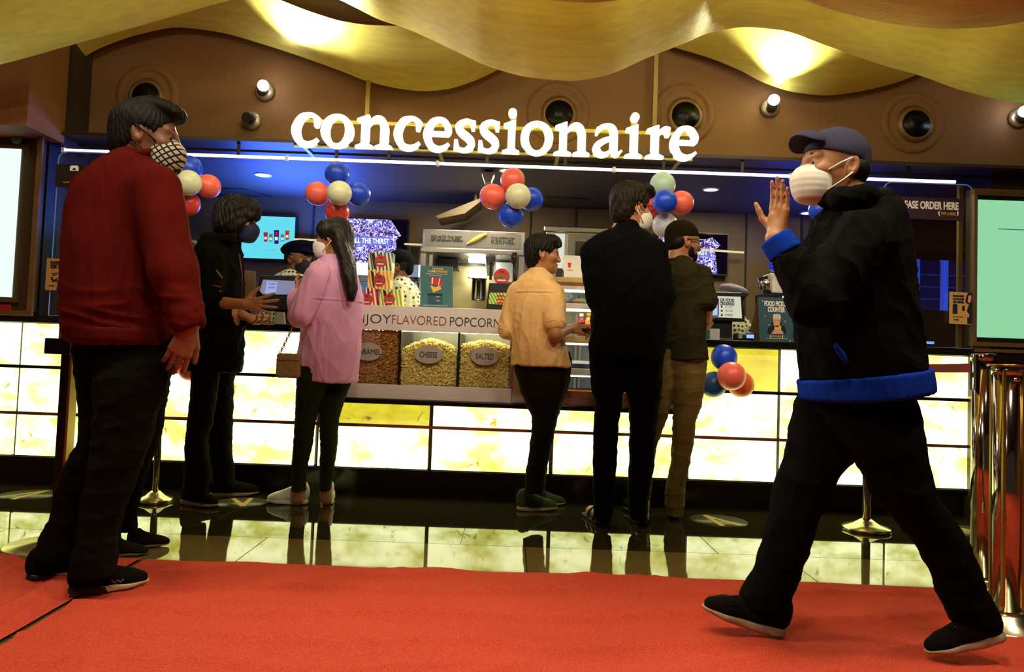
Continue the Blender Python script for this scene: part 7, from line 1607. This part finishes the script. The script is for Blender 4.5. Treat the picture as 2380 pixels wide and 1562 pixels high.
# ---- kitchen staff
def dots():
    m = bpy.data.materials.new('dotted_cotton'); m.use_nodes = True; nt = m.node_tree; L = nt.links; b = nt.nodes['Principled BSDF']; b.inputs['Roughness'].default_value = .9
    tc = nt.nodes.new('ShaderNodeTexCoord'); v = nt.nodes.new('ShaderNodeTexVoronoi'); v.inputs['Scale'].default_value = 34; v.inputs['Randomness'].default_value = .35; L.new(tc.outputs['Object'], v.inputs['Vector'])
    r = nt.nodes.new('ShaderNodeValToRGB'); r.color_ramp.interpolation = 'CONSTANT'; r.color_ramp.elements[0].color = lin((60, 60, 24)) + (1,); r.color_ramp.elements[1].color = lin((214, 218, 178)) + (1,); r.color_ramp.elements[1].position = .34
    L.new(v.outputs['Distance'], r.inputs[0]); L.new(r.outputs[0], b.inputs['Base Color']); return m
DOT = dots()
def staff(label, Y, hc, yaw, s, torso, hat, hatcol, masked, sleeves=True):
    H = Frame(P(*hc, Y), yaw, -4, 0, s); cxm = (torso[2][1] + torso[2][2]) / 2
    base = P(cxm, 700, Y); base.z = 0
    a = (torso[-1][2] - torso[-1][1]) / 2 * Y / FPX; legs = [[(.06, base.x + sx * .10, Y, .06, .07), (.45, base.x + sx * .09, Y, .065, .075), (.92, base.x + sx * .075, Y, .09, .10)] for sx in (-1, 1)]
    shp = [at(torso[3][1] + 14, torso[3][0] + 8, Y), at(torso[3][2] - 14, torso[3][0] + 8, Y)]
    arms = []
    for i, sx in enumerate((-1, 1)): e = shp[i] + np.array((sx * .05, -.04, -.27)); arms.append((shp[i], e, e + np.array((-sx * .02, -.05 if yaw < 60 else .04, -.22))))
    tt = st(torso, Y); tt.append((.86, base.x, Y, .15, .11))
    def ops(S):
        S.loft([(z, x, y, max(p - .02, .02), max(q - .02, .02)) for z, x, y, p, q in tt]); [S.loft([(z, x, y, p - .01, q - .01) for z, x, y, p, q in lg], .02) for lg in legs]
        for i, (a_, b, c) in enumerate(arms): S.cone(a_, b, .042, .036, .02); S.cone(b, c, .036, .025, .02); hand_ops(S, c, c - b, (0, 0, 1), (1 - 2 * i, 0, -.2), (20, 30, 20))
        head_ops(S, H, at((torso[0][1] + torso[0][2]) / 2, torso[0][0] + 8, Y), .05)
    o = person(label, base, ops, SKIN, .0055)
    sh_ = garment('shirt', o, DOT, lambda S: (S.loft(tt, .03, cap=.012), [S.cone(a_, b, .058, .055, .02) for a_, b, c in arms]), .0065, folds(.004, (7, 7, 5), 5))
    garment('trousers', o, DENIM_B, lambda S: [S.loft(lg, .02) for lg in legs], .009, FOLDS_LEG(5))
    for sx in (-1, 1): shoe(o, (base.x + sx * .10, Y + .05 * (1 if yaw < 60 else -1), 0), (base.x + sx * .12, Y - .2 * (1 if yaw < 60 else -1), 0), BLACKPL, BLACKPL)
    garment('hair', o, HAIR, lambda S: (E(S, H, (-.03, 0, .02), (.085, .080, .085)), E(S, H, (.085, 0, -.03), (.10, .12, .10), .01, 'sub'), S.half(H(-.05, 0, -.03), H.d(.2, 0, -1), .01)), .005); face_parts(o, H)
    HM = fabric('hat_%s_%d' % (hat, hatcol[0]), hatcol, .4, 300, .2)
    if hat == 'beret': garment('cap', o, HM, lambda S: (E(S, H, (-.03, .01, .085), (.125, .115, .048), tilt=18), E(S, H, (-.01, 0, .06), (.100, .082, .04), .02), S.half(H(0, 0, .022), H.d(.05, 0, -1), .01), E(S, H, (.10, 0, .055), (.055, .065, .014), .02)), .0045, folds(.002, (9, 9, 9), 3))
    else: baseball_cap(o, H, HM, True, 0)
    if masked: mask(o, H, M('mask_black', (16, 15, 16), .85), 1.04, BLACKPL)
    MB().tube([Vector(p) for p in (arms[0][0] + np.array((.05, -.10, .06)), arms[0][0] + np.array((.07, -.13, -.05)), arms[0][0] + np.array((.09, -.14, -.25)))], .006, 8).build('apron_strap', BLACKPL, sh_)
    return o, H
staff('cashier in a navy beret and black mask behind the left till', 5.15, (694, 604), -28, .98, [(626, 668, 704, .06), (636, 650, 722, .09), (646, 634, 736, .11), (662, 626, 744, .12), (700, 622, 748, .13), (740, 622, 748, .13)], 'beret', (14, 14, 34), True)
staff('kitchen worker in a dotted shirt and black cap behind the popcorn cartons', 5.12, (926, 622), 174, .98, [(640, 918, 944, .05), (652, 908, 956, .08), (664, 900, 968, .10), (682, 894, 974, .115), (720, 890, 977, .112), (760, 890, 977, .125)], 'cap_black', (14, 14, 12), True)
staff('kitchen worker whose grey beret shows above the right till monitor', 5.2, (1697, 700), 192, .86, [(722, 1680, 1712, .05), (734, 1664, 1728, .08), (746, 1652, 1740, .10), (764, 1645, 1747, .115), (800, 1642, 1750, .125), (850, 1642, 1750, .125)], 'beret', (120, 116, 124), False)
fit_texts()
